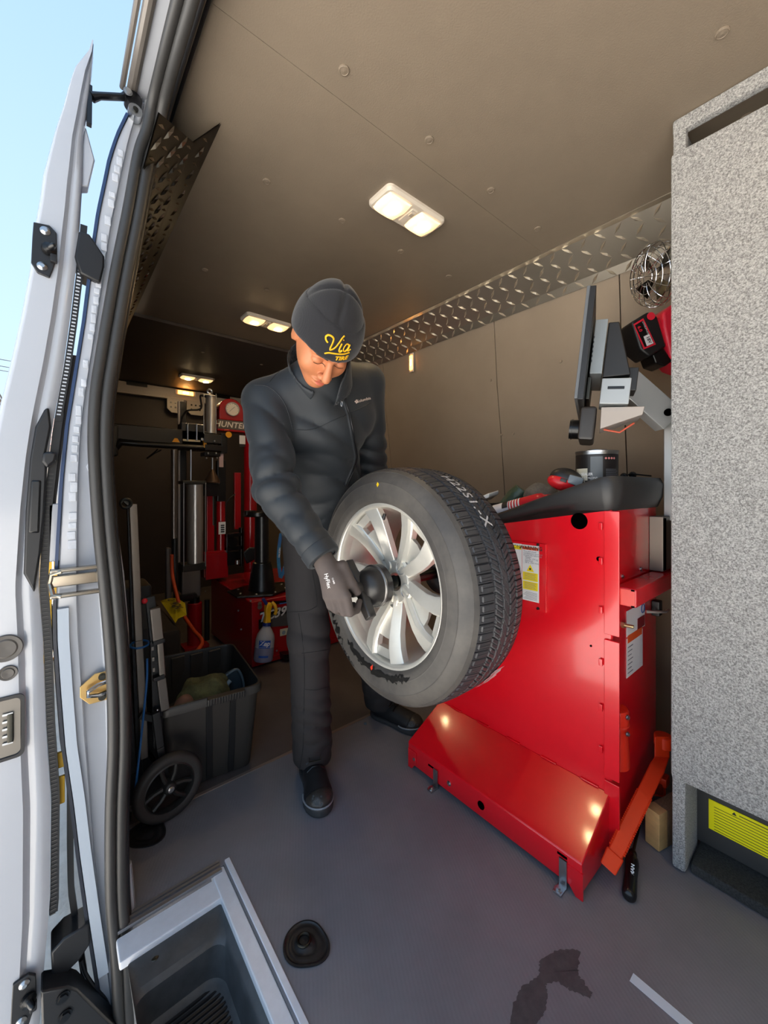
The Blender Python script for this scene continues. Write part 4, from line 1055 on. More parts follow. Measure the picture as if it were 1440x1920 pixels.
# alloy rim
MB().lathe([(.222, .775), (.2245, .756), (.2255, .746), (.228, .739), (.232, .7355), (.2375, .7345), (.2410, .737), (.2405, .742), (.232, .746)], OW, AX, 128).build('rim_lip', M_alloy, WH, smooth=60)
MB().lathe([(.2225, .774), (.216, .80), (.207, .84), (.203, .90), (.212, .955), (.222, .975), (.238, .985)], OW, AX, 96).build('rim_barrel', M_alloy, WH, smooth=60)
def fx(rr): return float(np.interp(rr, [.03, .07, .11, .16, .20, .226], [.786, .780, .770, .758, .750, .745]))
def pol(a, rr, x): return Vector((x, YC - rr * math.cos(a), ZC + rr * math.sin(a)))
HUB = MB().lathe([(.026, .83), (.026, .792), (.029, .788), (.052, .785), (.062, .784), (.066, .79), (.07, .83)], OW, AX, 48).build('hub', M_alloy, WH, smooth=50)
M_pocket = mat('lug_pocket', '#8f908e', .4, .5)
for q in range(5):
    a0 = math.radians(54 + 72 * q)
    # base of the spoke pair: broad palm around the lug hole
    c = pol(a0, .057, .782)
    for s in (-1, 1):
        rs_ = [.040, .060, .085, .115, .15, .185, .21, .2275]; sec = []
        for rr in rs_:
            f = (rr - .04) / .1875
            ctr = s * (math.radians(17) * (1 - f) + math.radians(15.5) * f) if rr > .05 else s * math.radians(20)
            sw = math.radians(-7) * math.sin(f * PI * .9)          # the swirl
            w = np.interp(rr, [.04, .06, .085, .15, .21, .2275], [.024, .034, .036, .042, .052, .056])
            am = a0 + ctr + sw; x = fx(rr) - (.004 if s < 0 else 0) * math.sin(f * PI)
            t0 = pol(am, rr, 0); tg = Vector((0, math.sin(am), math.cos(am)))      # tangent, towards growing angle
            def pt(k, dx): return Vector((x + dx, t0.y, t0.z)) + tg * (w * k)
            rk = .30 * s * -1
            sec.append([pt(-.5, .030), pt(-.5, .010), pt(-.42, .007), pt(rk - .04, -.002), pt(rk + .04, -.002), pt(.42, .007), pt(.5, .010), pt(.5, .030)])
        MB().loft(sec).build('spoke', M_alloy, WH, smooth=28)
    # sunk web between the two blades, open towards the rim
    sec = []
    for rr in (.045, .07, .10, .14, .170):
        f = (rr - .04) / .1875; sw = math.radians(-7) * math.sin(f * PI * .9); hw = math.radians(14)
        sec.append([pol(a0 + sw - hw, rr, fx(rr) + .010), pol(a0 + sw, rr, fx(rr) + .014), pol(a0 + sw + hw, rr, fx(rr) + .010), pol(a0 + sw + hw, rr, fx(rr) + .03), pol(a0 + sw - hw, rr, fx(rr) + .03)])
    MB().loft(sec).build('spoke_web', M_alloy, WH, smooth=60)
    sec = []
    for rr in (.204, .215, .226): sec.append([pol(a0 - math.radians(14), rr, fx(rr) + .016 - (rr - .204) * .3), pol(a0 + math.radians(14), rr, fx(rr) + .016 - (rr - .204) * .3), pol(a0 + math.radians(14), rr, fx(rr) + .035), pol(a0 - math.radians(14), rr, fx(rr) + .035)])
    MB().loft(sec).build('rim_pocket', M_alloy, WH)
    MB().lathe([(.0185, -.002), (.017, -.0005), (.0145, .004), (.0125, .022), (0, .022)], c, AX, 24).build('lug_hole', M_pocket, WH)
    MB().lathe([(.0185, -.002), (.021, -.001), (.024, .006)], c, AX, 24).build('lug_boss', M_alloy, WH)
vv = pol(math.radians(96), .205, .768)
MB().cyl(vv, vv + Vector((-.004, .012, -.036)), .0052, n=12).build('valve_stem', M_blk, WH)

# ================================================================ quick-clamp nut on the shaft
NU = thing('clamp_nut', (.66, YC, ZC - .062), 'black domed quick-clamp nut gripped by the gloved hand', 'clamp nut')
M_nut = mat('nut_black', '#2f2c2a', .32, bump=(60, .1, .001))
MB().lathe([(0, -.052), (.018, -.051), (.034, -.046), (.047, -.034), (.054, -.018), (.057, -.004)], (.708, YC, ZC), AX, 40).build('dome', M_nut, NU, smooth=60)
MB().lathe([(.057, -.004), (.0605, -.003), (.0615, 0), (.0605, .003), (.0585, .004)], (.708, YC, ZC), AX, 48).build('rim_ring', mat('worn_ring', '#8a8784', .3, .8), NU, smooth=60)
MB().lathe([(.0585, .004), (.0605, .008), (.060, .024), (.052, .030), (.02, .030)], (.708, YC, ZC), AX, 48).build('pressure_cup', M_nut, NU, smooth=40)
dirn = Vector((0, -.62, -.78)).normalized()
for s in (1, -1):
    c = Vector((.664, YC, ZC)); b = MB()
    b.loft([[c + dirn * s * (.01) + Vector((dx, 0, 0)) + dirn.cross(AX) * w for dx, w in ((-.014, -.014), (.016, -.016), (.016, .016), (-.014, .014))],
            [c + dirn * s * (.05) + Vector((dx, 0, 0)) + dirn.cross(AX) * w for dx, w in ((-.022, -.015), (.004, -.016), (.004, .016), (-.022, .015))],
            [c + dirn * s * (.088) + Vector((dx, 0, 0)) + dirn.cross(AX) * w for dx, w in ((-.020, -.013), (.004, -.013), (.004, .013), (-.020, .013))]])
    b.build('grip_wing', M_nut, NU, bevel=.004)
MB().cyl((.628, YC, ZC), (.66, YC, ZC), .020, n=24).build('nut_core', M_nut, NU, bevel=.003)

# ================================================================ carpeted cabinet at the right edge
M_carp = mat('grey_carpet', '#646361', .98, col2='#c2c1be', noise=(270, .5), bump=(330, 1.0, .004), sheen=.3)
M_carpd = mat('dark_carpet', '#3b3b3a', .98, noise=(200, .4), bump=(300, .9, .004))
CB = thing('carpeted_cabinet', (1.55, -.1, 0), 'tall grey carpeted cabinet standing at the right edge', 'cabinet')
XC_ = 1.30; YE = .335
MB().box((XC_ + .009, (YE - .6) / 2 - .02, (1.965 + .255) / 2), (.018, YE + .62, 1.965 - .255), ch=.008).build('front_panel', M_carp, CB)
y1 = YE - .010
MB().box((XC_ + .03, y1 - .016, 1.17), (.022, .030, 1.79), ch=.005).build('stile', M_carp, CB)
MB().box((XC_ + .03, (y1 - .6) / 2, 2.048), (.024, y1 + .60, .040), ch=.006).build('top_rail', M_carp, CB)
MB().box((1.60, y1 - .009, 1.18), (.52, .018, 1.77), ch=.004).build('side_panel', M_carp, CB)
MB().box((1.395, y1 - .009, .145), (.06, .018, .29), ch=.004).build('side_panel', M_carp, CB)
MB().box((1.42, (y1 - .6) / 2 + .0, 1.92), (.20, y1 + .58, .014)).build('shelf', M_carpd, CB)
MB().box((1.50, (y1 - .6) / 2, 1.98), (.014, y1 + .58, .14)).build('recess_back', M_carp, CB)
MB().box((1.375, -.02 + (y1 - .6) / 2 * 0, 1.99), (.11, .014, .12)).build('recess_divider', M_carp, CB)
MB().box((XC_ + .075, y1 - .016, .14), (.13, .032, .27), ch=.008).build('foot', M_carp, CB)
MB().box((XC_ + .13, -.15, .015), (.20, y1 + .55, .028), ch=.006).build('plinth', M_carpd, CB)
BXX = thing('battery_box', (1.50, -.1, .03), 'black box with a yellow notice under the carpeted cabinet', 'box')
p = PX(1298, 1474, 1.43)
MB().box((1.58, p.y - .40, .165), (.30, .80, .27), ch=.006).build('case', mat('box_black', '#3b3a39', .5), BXX)
ly0 = PX(1329, 1520, 1.429).y; zt1 = PX(1329, 1497, 1.429).z; zb1 = PX(1329, 1552, 1.429).z
MB().box((1.4285, ly0 - .11, (zt1 + zb1) / 2), (.0015, .22, zt1 - zb1)).build('yellow_notice', mat('notice_yellow', '#fff200', .4), BXX)
MB().prism([(1.4272, ly0 - .050, zt1 - .012), (1.4272, ly0 - .060, zt1 - .012), (1.4272, ly0 - .055, zt1 - .004)], (-.0004, 0, 0)).build('notice_triangle', M_ink, BXX)
for k in range(9):
    z = zt1 - .016 - .0078 * k; MB().box((1.4274, ly0 - .012 - (.17 - .03 * (k % 3)) / 2, z), (.0004, .17 - .03 * (k % 3), .0014)).build('print_line', M_ink, BXX)
MB().box((1.4274, ly0 - .10, zt1 - .008), (.0004, .07, .002)).build('print_line', M_ink, BXX)

# orange straps, wood block, knife and jack handle by the balancer's side
OR = mat('orange_plastic', '#ea3d14', .45); 
ST = thing('orange_ratchet_bar', (1.25, .33, 0), 'long orange toothed bar leaning between the balancer and the wood block', 'bar')
a0 = P(1241, 1385, 1.27); a1 = P(1232, 1440, 1.22); a2 = P(1148, 1612, 1.05)
vz = ray(1200, 1500).normalized(); 
wd = (a2 - a1).normalized().cross(vz).normalized()
def sec4(c, w, tks, d): s_ = wd if d is None else d; return [c - s_ * w - vz * tks, c + s_ * w - vz * tks, c + s_ * w + vz * tks, c - s_ * w + vz * tks]
hz = Vector((C40, -S40, 0))
MB().loft([sec4(a0 + Vector((0, 0, .005)), .024, .020, hz), sec4(a0 + Vector((0, 0, -.06)), .024, .02, hz), sec4(a1, .019, .012, None), sec4(a1.lerp(a2, .5), .018, .008, None), sec4(a2, .017, .006, None)]).build('strap_arm', OR, ST, bevel=.003)
MB().loft([sec4(a2 + (a1 - a2).normalized() * .02, .021, .012, None), sec4(a2 - (a1 - a2).normalized() * .026, .019, .012, None)]).build('end_cap', OR, ST, bevel=.003)
b = MB()
for i in range(28):
    for s in (-1, 1):
        c = a1.lerp(a2, .32 + .6 * i / 28) + wd * s * .018 - vz * .004; b.box(c, (.004, .004, .004))
k = b.build('ratchet_teeth', OR, ST); k['kind'] = 'stuff'
MB().cyl(P(1244, 1378, 1.275), P(1244, 1400, 1.275), .026, n=24).build('round_head', OR, ST, bevel=.004)
MB().box(P(1243, 1462, 1.27), (.04, .03, .03), ch=.006).build('buckle_block', OR, ST)
JK = thing('orange_red_jack_base', (1.30, .40, 0), 'orange-red waisted housing bolted low on the side of the balancer', 'housing')
jc = PY(1176, 1372, .395)
jx = 1.252; M_or2 = mat('orange_red_paint', '#d5260f', .4)
MB().lathe([(0, .165), (.033, .163), (.036, .157), (.036, .12), (.030, .105), (.034, .08), (.037, .04), (.038, 0)], (jx, .448, jc.z - .16 + .02), (0, 0, 1), 32).build('housing', M_or2, JK, smooth=40)
MB().lathe([(.0365, .118), (.038, .121), (.0365, .124)], (jx, .448, jc.z - .14), (0, 0, 1), 32).build('band', M_or2, JK)
for z in (jc.z + .012, jc.z - .035):
    b = MB(); bolt(b, (jx - .010, .413, z), (-.2, -1, 0), .005, .006); b.build('bolt', M_steel, JK)
wb = PZ(1228, 1600, 0); WBk = thing('wood_block', (1.33, .36, 0), 'end-grain softwood block standing beside the carpeted cabinet foot', 'wood block')
f0, f1 = PZ(1209, 1578, .0), PZ(1236, 1600, .0)
ex = (f1 - f0); wv = ex.normalized(); dv = Vector((-wv.y, wv.x, 0)); dv = dv if dv.dot(Vector((1, 1, 0))) > 0 else -dv
M_wood = mat('softwood', '#d2a56a', .7, wave=(14, .2, .001, 'Z'), noise=(3, .12), scale3=(4, 4, 14)); M_woodd = mat('softwood_dark', '#7e5f45', .8, noise=(12, .3), scale3=(20, 20, 3))
MB().box((f0 + f1) / 2 + dv * .02 + Vector((0, 0, .0555)), (ex.length, .04, .107), Matrix((wv, dv, (0, 0, 1))).transposed(), .003).build('end_grain_face', M_wood, WBk)
MB().box((f0 + f1) / 2 + dv * .085 + Vector((0, 0, .0555)), (ex.length, .09, .107), Matrix((wv, dv, (0, 0, 1))).transposed(), .003).build('block_body', M_woodd, WBk)
RS = thing('ratchet_strap_hook', P(1238, 1490, 1.28), 'orange strap buckle with a steel hook hanging over the wood block', 'strap')
q = P(1236, 1478, 1.262); MB().tube([q + Vector(v) for v in ((-.014, .011, .028), (-.014, .011, -.02), (.014, -.011, -.026), (.014, -.011, .022))], .004, 8, True).build('buckle', OR, RS)
MB().box(q + Vector((0, 0, 0)), (.016, .016, .034), Matrix.Rotation(-.7, 3, 'Z'), .002).build('tongue', mat('orange_dark', '#a32a12', .5), RS)
q = P(1240, 1506, 1.262); MB().box(q, (.022, .006, .03), Matrix.Rotation(-.7, 3, 'Z'), .002).build('hook', M_steel, RS)
k0 = PZ(1179, 1684, .012); k1 = PZ(1186, 1604, .014); k2 = PZ(1204, 1520, .02)
KN = thing('screwdriver', k0, 'black handled screwdriver lying on the floor beside the red balancer', 'screwdriver')
d = (k1 - k0).normalized(); L_ = (k1 - k0).length
MB().lathe([(0, 0), (.011, .001), (.0155, .006), (.017, .015), (.0155, L_ * .5), (.017, L_ * .8), (.0155, L_ * .9), (.011, L_ * .96), (.011, L_)], k0, d, 20).build('handle', mat('handle_black', '#151517', .25), KN, smooth=50)
MB().cyl(k1, k2, .004, n=12).build('shank', M_dsteel, KN)
MB().lathe([(.009, 0), (.011, .006), (.009, .014), (.005, .018)], k1, d, 18).build('ferrule', M_dsteel, KN)
sdv = d.cross(Vector((0, 0, 1))).normalized()
upn = (O - (k0 + k1) / 2).normalized(); tx_ = (d - upn * d.dot(upn)).normalized()
text_on('lettering', 'STEELMAN', .011, (k0 + k1) / 2 + upn * .0168 + upn.cross(tx_) * -.003, tx_, upn.cross(tx_), M_lab, KN, bold=.0003)
# screw on floor and strip of tape
t0, t1 = PZ(1184, 1832, .0008), PZ(1310, 1940, .0008); tdir = (t1 - t0).normalized(); n_ = Vector((-tdir.y, tdir.x, 0)) * .0105
MB().prism([t0 + n_, t0 - n_, t1 - n_, t1 + n_], (0, 0, .0006)).build('tape_strip', mat('tape_white', '#d5e1ec', .35), label='short white tape strip stuck to the floor, lower right', cat='tape')
# water stain: darker rubber where the floor is wet
def stain(pts, m, name):
    P_ = [PZ(x, y, .0004) for x, y in pts]; return MB().add(P_, [tuple(range(len(P_)))]).build(name, m, floor, smooth=False)
def blob(pts, seed, k=6, amp=5):
    rs = random.Random(seed); out = []
    for i, p in enumerate(pts):
        q = pts[(i + 1) % len(pts)]
        for j in range(k): t = j / k; out.append((p[0] + (q[0] - p[0]) * t + rs.uniform(-amp, amp), p[1] + (q[1] - p[1]) * t + rs.uniform(-amp, amp)))
    return out
M_wet = mat('floor_wet', '#4a4c4f', .55, noise=(60, .15), bump=(160, .3, .001))
stain(blob([(1050, 1778), (1088, 1782), (1084, 1815), (1088, 1835), (1112, 1860), (1105, 1872), (1070, 1856), (1045, 1840), (1022, 1846), (1028, 1862), (1020, 1900), (1000, 1925), (958, 1925), (960, 1885), (978, 1850), (1012, 1828), (1010, 1802)], 5, 9, 2.5), M_wet, 'wet_stain')

# ================================================================ the mechanic
PR = thing('person', (.92, 1.33, 0), 'person in black beanie, dark zip jacket and work trousers bending over the tyre', 'person')
M_jk = mat('jacket_softshell', '#1f2429', .6, bump=(420, .15, .0006), noise=(5, .06), sheen=.1)
M_tr = mat('trouser_twill', '#282526', .85, bump=(500, .3, .0008), noise=(7, .08))
M_skin = mat('skin', '#c27b54', .5, noise=(12, .05), bump=(180, .1, .0006))
M_bean = mat('beanie_knit', '#19181b', .92, wave=(150, .22, .0008, 'X'), bump=(300, .4, .001), sheen=.2)
M_glove = mat('glove_knit', '#574d49', .85, bump=(500, .35, .0008), noise=(8, .06))
M_palm = mat('glove_palm', '#2b2726', .7, bump=(200, .3, .001))
M_shoe = mat('shoe_black', '#1e1e20', .55, noise=(20, .2), bump=(200, .25, .001))
M_toe = mat('shoe_toe_leather', '#34312e', .38, noise=(30, .35))
M_sole = mat('shoe_sole', '#39393a', .6); M_solew = mat('shoe_piping', '#8d9096', .5)

Rsh, Rel, Rwr = Vector((.505, 1.175, 1.318)), Vector((.484, 1.055, 1.045)), Vector((.548, .905, .868))
Lsh, Lel, Lwr = Vector((.855, 1.12, 1.425)), Vector((.955, 1.215, 1.13)), Vector((.958, 1.252, .93))
chest, belly, pelv = Vector((.70, 1.17, 1.255)), Vector((.775, 1.275, 1.07)), Vector((.83, 1.34, .93))
neck = Vector((.655, 1.075, 1.405))
Rhip, Rkn, Ran = Vector((.740, 1.345, .90)), Vector((.730, 1.305, .49)), Vector((.733, 1.290, .10))
Lhip, Lkn, Lan = Vector((.93, 1.375, .89)), Vector((1.04, 1.34, .50)), Vector((1.155, 1.41, .10))
HC_ = Vector((.578, .948, 1.462))
faz = math.atan2(-.96, -.20); pit = math.radians(65)
hf = Vector((math.cos(faz) * math.cos(pit), math.sin(faz) * math.cos(pit), -math.sin(pit)))
hu = Vector((math.cos(faz) * math.sin(pit), math.sin(faz) * math.sin(pit), math.cos(pit)))
hr = hf.cross(hu)                      # the person's right... picture left
roll = math.radians(4); hr, hu = hr * math.cos(roll) + hu * math.sin(roll), hu * math.cos(roll) - hr * math.sin(roll)
HM = np.array([list(hr), list(hf), list(hu)]).T        # local -> world columns
def hl(x, y, z): return HC_ + hr * x + hf * y + hu * z
HR = HM                                                 # q @ HM gives local coordinates

# --- body: head, neck, torso, arms and legs as one skin
def head_sdf(Q):
    q = (Q - V3(HC_)) @ HM
    x, y, z = q[..., 0], q[..., 1], q[..., 2]; ax = np.abs(x)
    qs = np.stack([ax, y, z], -1)
    d = ell(qs, (0, -.012, .022), (.077, .097, .100))
    d = smin(d, ell(qs, (0, .022, -.045), (.060, .070, .066)), .03)
    d = smin(d, ell(qs, (0, .062, -.092), (.026, .026, .022)), .03)      # chin
    d = smin(d, ell(qs, (.040, .055, -.028), (.026, .028, .030)), .02)   # cheeks
    d = smin(d, cap(qs, (.012, .088, .026), (.046, .070, .024), .010, .009), .014)  # brows
    d = smax(d, -ell(qs, (.033, .100, .004), (.019, .020, .014)), .012)   # sockets
    d = smin(d, ell(qs, (.033, .077, .003), (.0155, .0135, .0125)), .003)  # lids over lowered eyes
    d = smin(d, cap(qs, (0, .090, .012), (0, .114, -.030), .0085, .0125), .010)    # nose
    d = smin(d, ell(qs, (.012, .101, -.036), (.0095, .0105, .008)), .005)
    d = smax(d, -ell(qs, (.0065, .110, -.0425), (.0035, .005, .004)), .002)
    d = smin(d, ell(qs, (0, .088, -.0605), (.026, .012, .0065)), .005)   # lips
    d = smin(d, ell(qs, (0, .087, -.0735), (.021, .012, .007)), .005)
    d = smax(d, -ell(qs, (0, .102, -.067), (.026, .008, .0016)), .002)
    d = smin(d, ell(qs, (.079, -.012, -.004), (.010, .020, .030)), .008)   # ears
    d = smax(d, -ell(qs, (.090, -.008, .0), (.008, .012, .018)), .004)
    return d
def body_sdf(Q):
    k = .035
    d = cap(Q, pelv + Vector((.06, .02, -.02)), pelv - Vector((.06, .02, .02)), .095, .095)
    d = smin(d, cap(Q, pelv, belly, .105, .10), k); d = smin(d, cap(Q, belly, chest, .10, .115), k)
    d = smin(d, cap(Q, chest + Vector((.07, -.02, .05)), chest + Vector((-.08, .02, .01)), .095, .095), k)
    d = smin(d, cap(Q, neck, Rsh, .055, .045), k); d = smin(d, cap(Q, neck, Lsh, .055, .045), k)
    d = smin(d, cap(Q, neck, hl(0, -.045, -.05), .052, .050), .03)
    for a, b, c in ((Rsh, Rel, Rwr), (Lsh, Lel, Lwr)):
        d = smin(d, cap(Q, a, b, .042, .034), .02); d = smin(d, cap(Q, b, c, .034, .024), .01)
    for a, b, c in ((Rhip, Rkn, Ran), (Lhip, Lkn, Lan)):
        d = smin(d, cap(Q, a, b, .068, .045), .03); d = smin(d, cap(Q, b, c, .044, .030), .01)
    hd = head_sdf(Q) if np.linalg.norm(Q.reshape(-1, 3).mean(0) - V3(HC_)) < 10 else 1
    return smin(d, hd, .012)
pos, fc = surface(body_sdf, (.40, .78, .04), (1.26, 1.50, 1.68), .0078)
body_o, _ = mesh_np('body', pos, fc, M_skin, PR)
# finer head laid exactly over the coarse one would double it, so the head region of the body is refined in place instead
def refine(o, fn, centre, rad, it=3):
    me = o.data; org = ORG[o.name]; n = len(me.vertices); co = np.empty(n * 3); me.vertices.foreach_get('co', co); co = co.reshape(-1, 3) + V3(org)
    near = np.linalg.norm(co - V3(centre), axis=1) < rad; p = co[near]; e = 5e-4
    for _ in range(it):
        f = fn(p[None])[0]; g = np.stack([(fn((p + np.eye(3)[k] * e)[None])[0] - f) / e for k in range(3)], -1)
        p = p - g * (f / np.maximum((g * g).sum(-1), .05))[:, None]
    co[near] = p; me.vertices.foreach_set('co', (co - V3(org)).ravel()); me.update()
def subdivide_near(o, centre, rad, cuts=1):
    bm = bmesh.new(); bm.from_mesh(o.data); c = Vector(centre) - ORG[o.name]
    ed = [e for e in bm.edges if (e.verts[0].co - c).length < rad and (e.verts[1].co - c).length < rad]
    bmesh.ops.subdivide_edges(bm, edges=ed, cuts=cuts, use_grid_fill=True); bm.to_mesh(o.data); bm.free()
    o.data.polygons.foreach_set('use_smooth', [True] * len(o.data.polygons))
fcn = hl(0, .07, -.02)
subdivide_near(body_o, fcn, .10, 2); refine(body_o, body_sdf, fcn, .105, 4)
# eyebrows, lashes, lips, moustache shade, hair edge
def skin_strip(name, pts, w, m, par, fn=head_sdf, lift=.0006, n=5):
    """a thin strip laid on the head surface along local points."""
    out = []
    pts = [V3(hl(*p)) for p in pts]; P2 = []
    for i in range(len(pts) - 1):
        for k in range(n): P2.append(pts[i] + (pts[i + 1] - pts[i]) * k / n)
    P2.append(pts[-1]); P2 = np.array(P2); e = 5e-4
    def grad(p): f = fn(p[None])[0]; return f, np.stack([(fn((p + np.eye(3)[k] * e)[None])[0] - f) / e for k in range(3)], -1)
    for _ in range(4):
        f, g = grad(P2); P2 = P2 - g * (f / np.maximum((g * g).sum(-1), .05))[:, None]
    f, g = grad(P2); g /= np.linalg.norm(g, axis=1)[:, None] + 1e-9
    vs = []
    for i in range(len(P2)):
        t = P2[min(i + 1, len(P2) - 1)] - P2[max(i - 1, 0)]; t /= np.linalg.norm(t) + 1e-9; s_ = np.cross(g[i], t); ww = w * (1 - .75 * abs(2 * i / (len(P2) - 1) - 1) ** 3)
        for k in (-1, 0, 1): vs.append(Vector(P2[i] + s_ * ww * k + g[i] * (lift + (.0010 if k == 0 else 0))))
    f = []
    for i in range(len(P2) - 1):
        for k in (0, 1): f.append((3 * i + k, 3 * i + 3 + k, 3 * i + 4 + k, 3 * i + 1 + k))
    return MB().add(vs, f).build(name, m, par, smooth=80)
M_hair = mat('hair_dark', '#2a1b14', .8, bump=(400, .8, .002)); M_lip = mat('lip', '#c2654f', .45)
for s in (-1, 1):
    skin_strip('eyebrow', [(s * .014, .10, .024), (s * .030, .10, .030), (s * .050, .09, .025)], .0042, M_hair, PR)
    skin_strip('eyelash', [(s * .020, .10, -.004), (s * .033, .10, -.008), (s * .046, .09, -.004)], .0014, M_hair, PR)
skin_strip('upper_lip', [(-.024, .11, -.062), (0, .12, -.0605), (.024, .11, -.062)], .0045, M_lip, PR)
skin_strip('lower_lip', [(-.018, .11, -.073), (0, .12, -.074), (.018, .11, -.073)], .0048, M_lip, PR)
skin_strip('moustache', [(-.026, .11, -.054), (0, .12, -.0525), (.026, .11, -.054)], .0026, mat('stubble', '#8a5a43', .8), PR)
MB().ball(hl(-.088, -.010, -.034), .0035, 10, 6).build('ear_stud', M_chrome, PR)

# --- beanie: turned-up rib knit with crown tucks
def bean_sdf(Q, extra=0.0):
    q = (Q - V3(HC_)) @ HM; x, y, z = q[..., 0], q[..., 1], q[..., 2]
    d = ell(q, (0, -.010, .032), (.0905 + extra, .111 + extra, .112 + extra))
    d = smin(d, ell(q, (0, -.020, .075), (.072, .090, .080)), .02)
    # tuck seams on the crown
    ang = np.arctan2(x, y + .02); rr = np.sqrt(x * x + (y + .02) ** 2)
    top = np.clip((z - .085) / .05, 0, 1)
    d = d + .008 * top * np.exp(-(np.abs(np.mod(ang + .55, PI / 2) - PI / 4) * rr / .006) ** 2)
    low = .026 + (-.042) * np.clip((.06 - y) / .15, 0, 1)         # lower behind, to the nape
    return smax(d, low - z, .006)
pos, fc = surface(bean_sdf, HC_ - Vector((.16, .16, .14)), HC_ + Vector((.16, .16, .17)), .005)
bo, bean_bv = mesh_np('beanie', pos, fc, M_bean, PR, relax=1)
def cuff_sdf(Q):
    q = (Q - V3(HC_)) @ HM; x, y, z = q[..., 0], q[..., 1], q[..., 2]
    d = ell(q, (0, -.010, .032), (.0965, .1175, .118)); low = .029 + (-.050) * np.clip((.06 - y) / .15, 0, 1)
    edge = .110 - .030 * np.clip((.02 - y) / .1, 0, 1) + .004 * np.sin(x * 40)
    d = smax(d, low - z, .008); d = smax(d, z - edge, .005)
    return smax(d, -bean_sdf(Q, -.012), .002)
pos, fc = surface(cuff_sdf, HC_ - Vector((.16, .16, .14)), HC_ + Vector((.16, .16, .17)), .0045)
co_, cuff_bv = mesh_np('beanie_cuff', pos, fc, M_bean, PR, relax=1)
# embroidered script on the cuff: strokes laid on the knit
def on_bv(bv, p, d, lift):
    h = bv.ray_cast(p, d); 
    if h[0] is None: h = bv.find_nearest(p)
    n = h[1] if h[1].dot(d) < 0 else -h[1]
    return h[0] + n * lift
ec = hl(.0, .12, .058); 
M_emb = mat('embroidery_yellow', '#f2b70f', .6, bump=(700, .6, .0008))
badge_a = -.028                                       # centre of the badge, to the picture's right
def emb(u, v): return hl(-(u) , .16, .066 + v)
sgnx = 1 if (hr.dot(Vector((C40, -S40, 0)))) > 0 else -1
def bp(u, v, lift=.0012): return on_bv(cuff_bv, hl(sgnx * u, .17, .071 + v), -hf, lift)
def stroke(pts, r, n=6, name='badge_stroke'): 
    sp_ = smooth_path([Vector((a, b, 0)) for a, b in pts], n)
    MB().tube([bp(p.x, p.y) for p in sp_], r, 8, flat=.6).build(name, M_emb, PR)
U0, K = -.012, .00150     # badge origin and size of one design unit (metres)
def du(pts): return [(U0 + (x - 20) * K * 1.0, (y - 16) * K * 1.0) for x, y in pts]
stroke(du([(5, 20), (1.5, 22), (0, 26), (3, 30), (8, 31), (12, 29), (12, 22), (11, 14), (12, 11)]), .0028)
stroke(du([(12, 11), (18, 18), (22, 27), (25, 34), (28, 38)]), .0028)
stroke(du([(27, 27), (26, 21), (26, 16), (28, 14), (31, 17)]), .0024); stroke(du([(28, 32), (28.8, 32.8)]), .0022, 3)
stroke(du([(41, 26), (36, 28), (33, 23), (33, 18), (36, 16), (40, 20), (42, 27), (41, 20), (42, 17), (46, 20)]), .0024)
stroke(du([(6, 1), (12, 6), (24, 9), (36, 11), (46, 14)]), .0032)
vs, fs = text_mesh('TIRE', .0165, bold=.0008, spacing=1.05)
MB().add([bp(U0 + (36 - 20) * K + v.x, (2 - 16) * K + v.y + v.x * .20, .0014) for v in vs], fs).build('lettering', M_emb, PR, smooth=False)

# --- cloth and glove press against the tyre instead of running into it
def off_tyre(Q, d):
    q = np.sqrt((Q[..., 1] - YC) ** 2 + (Q[..., 2] - ZC) ** 2) - .3515
    c = np.maximum(q, np.abs(Q[..., 0] - .8405) - .124)
    return smax(d, -c, .004)
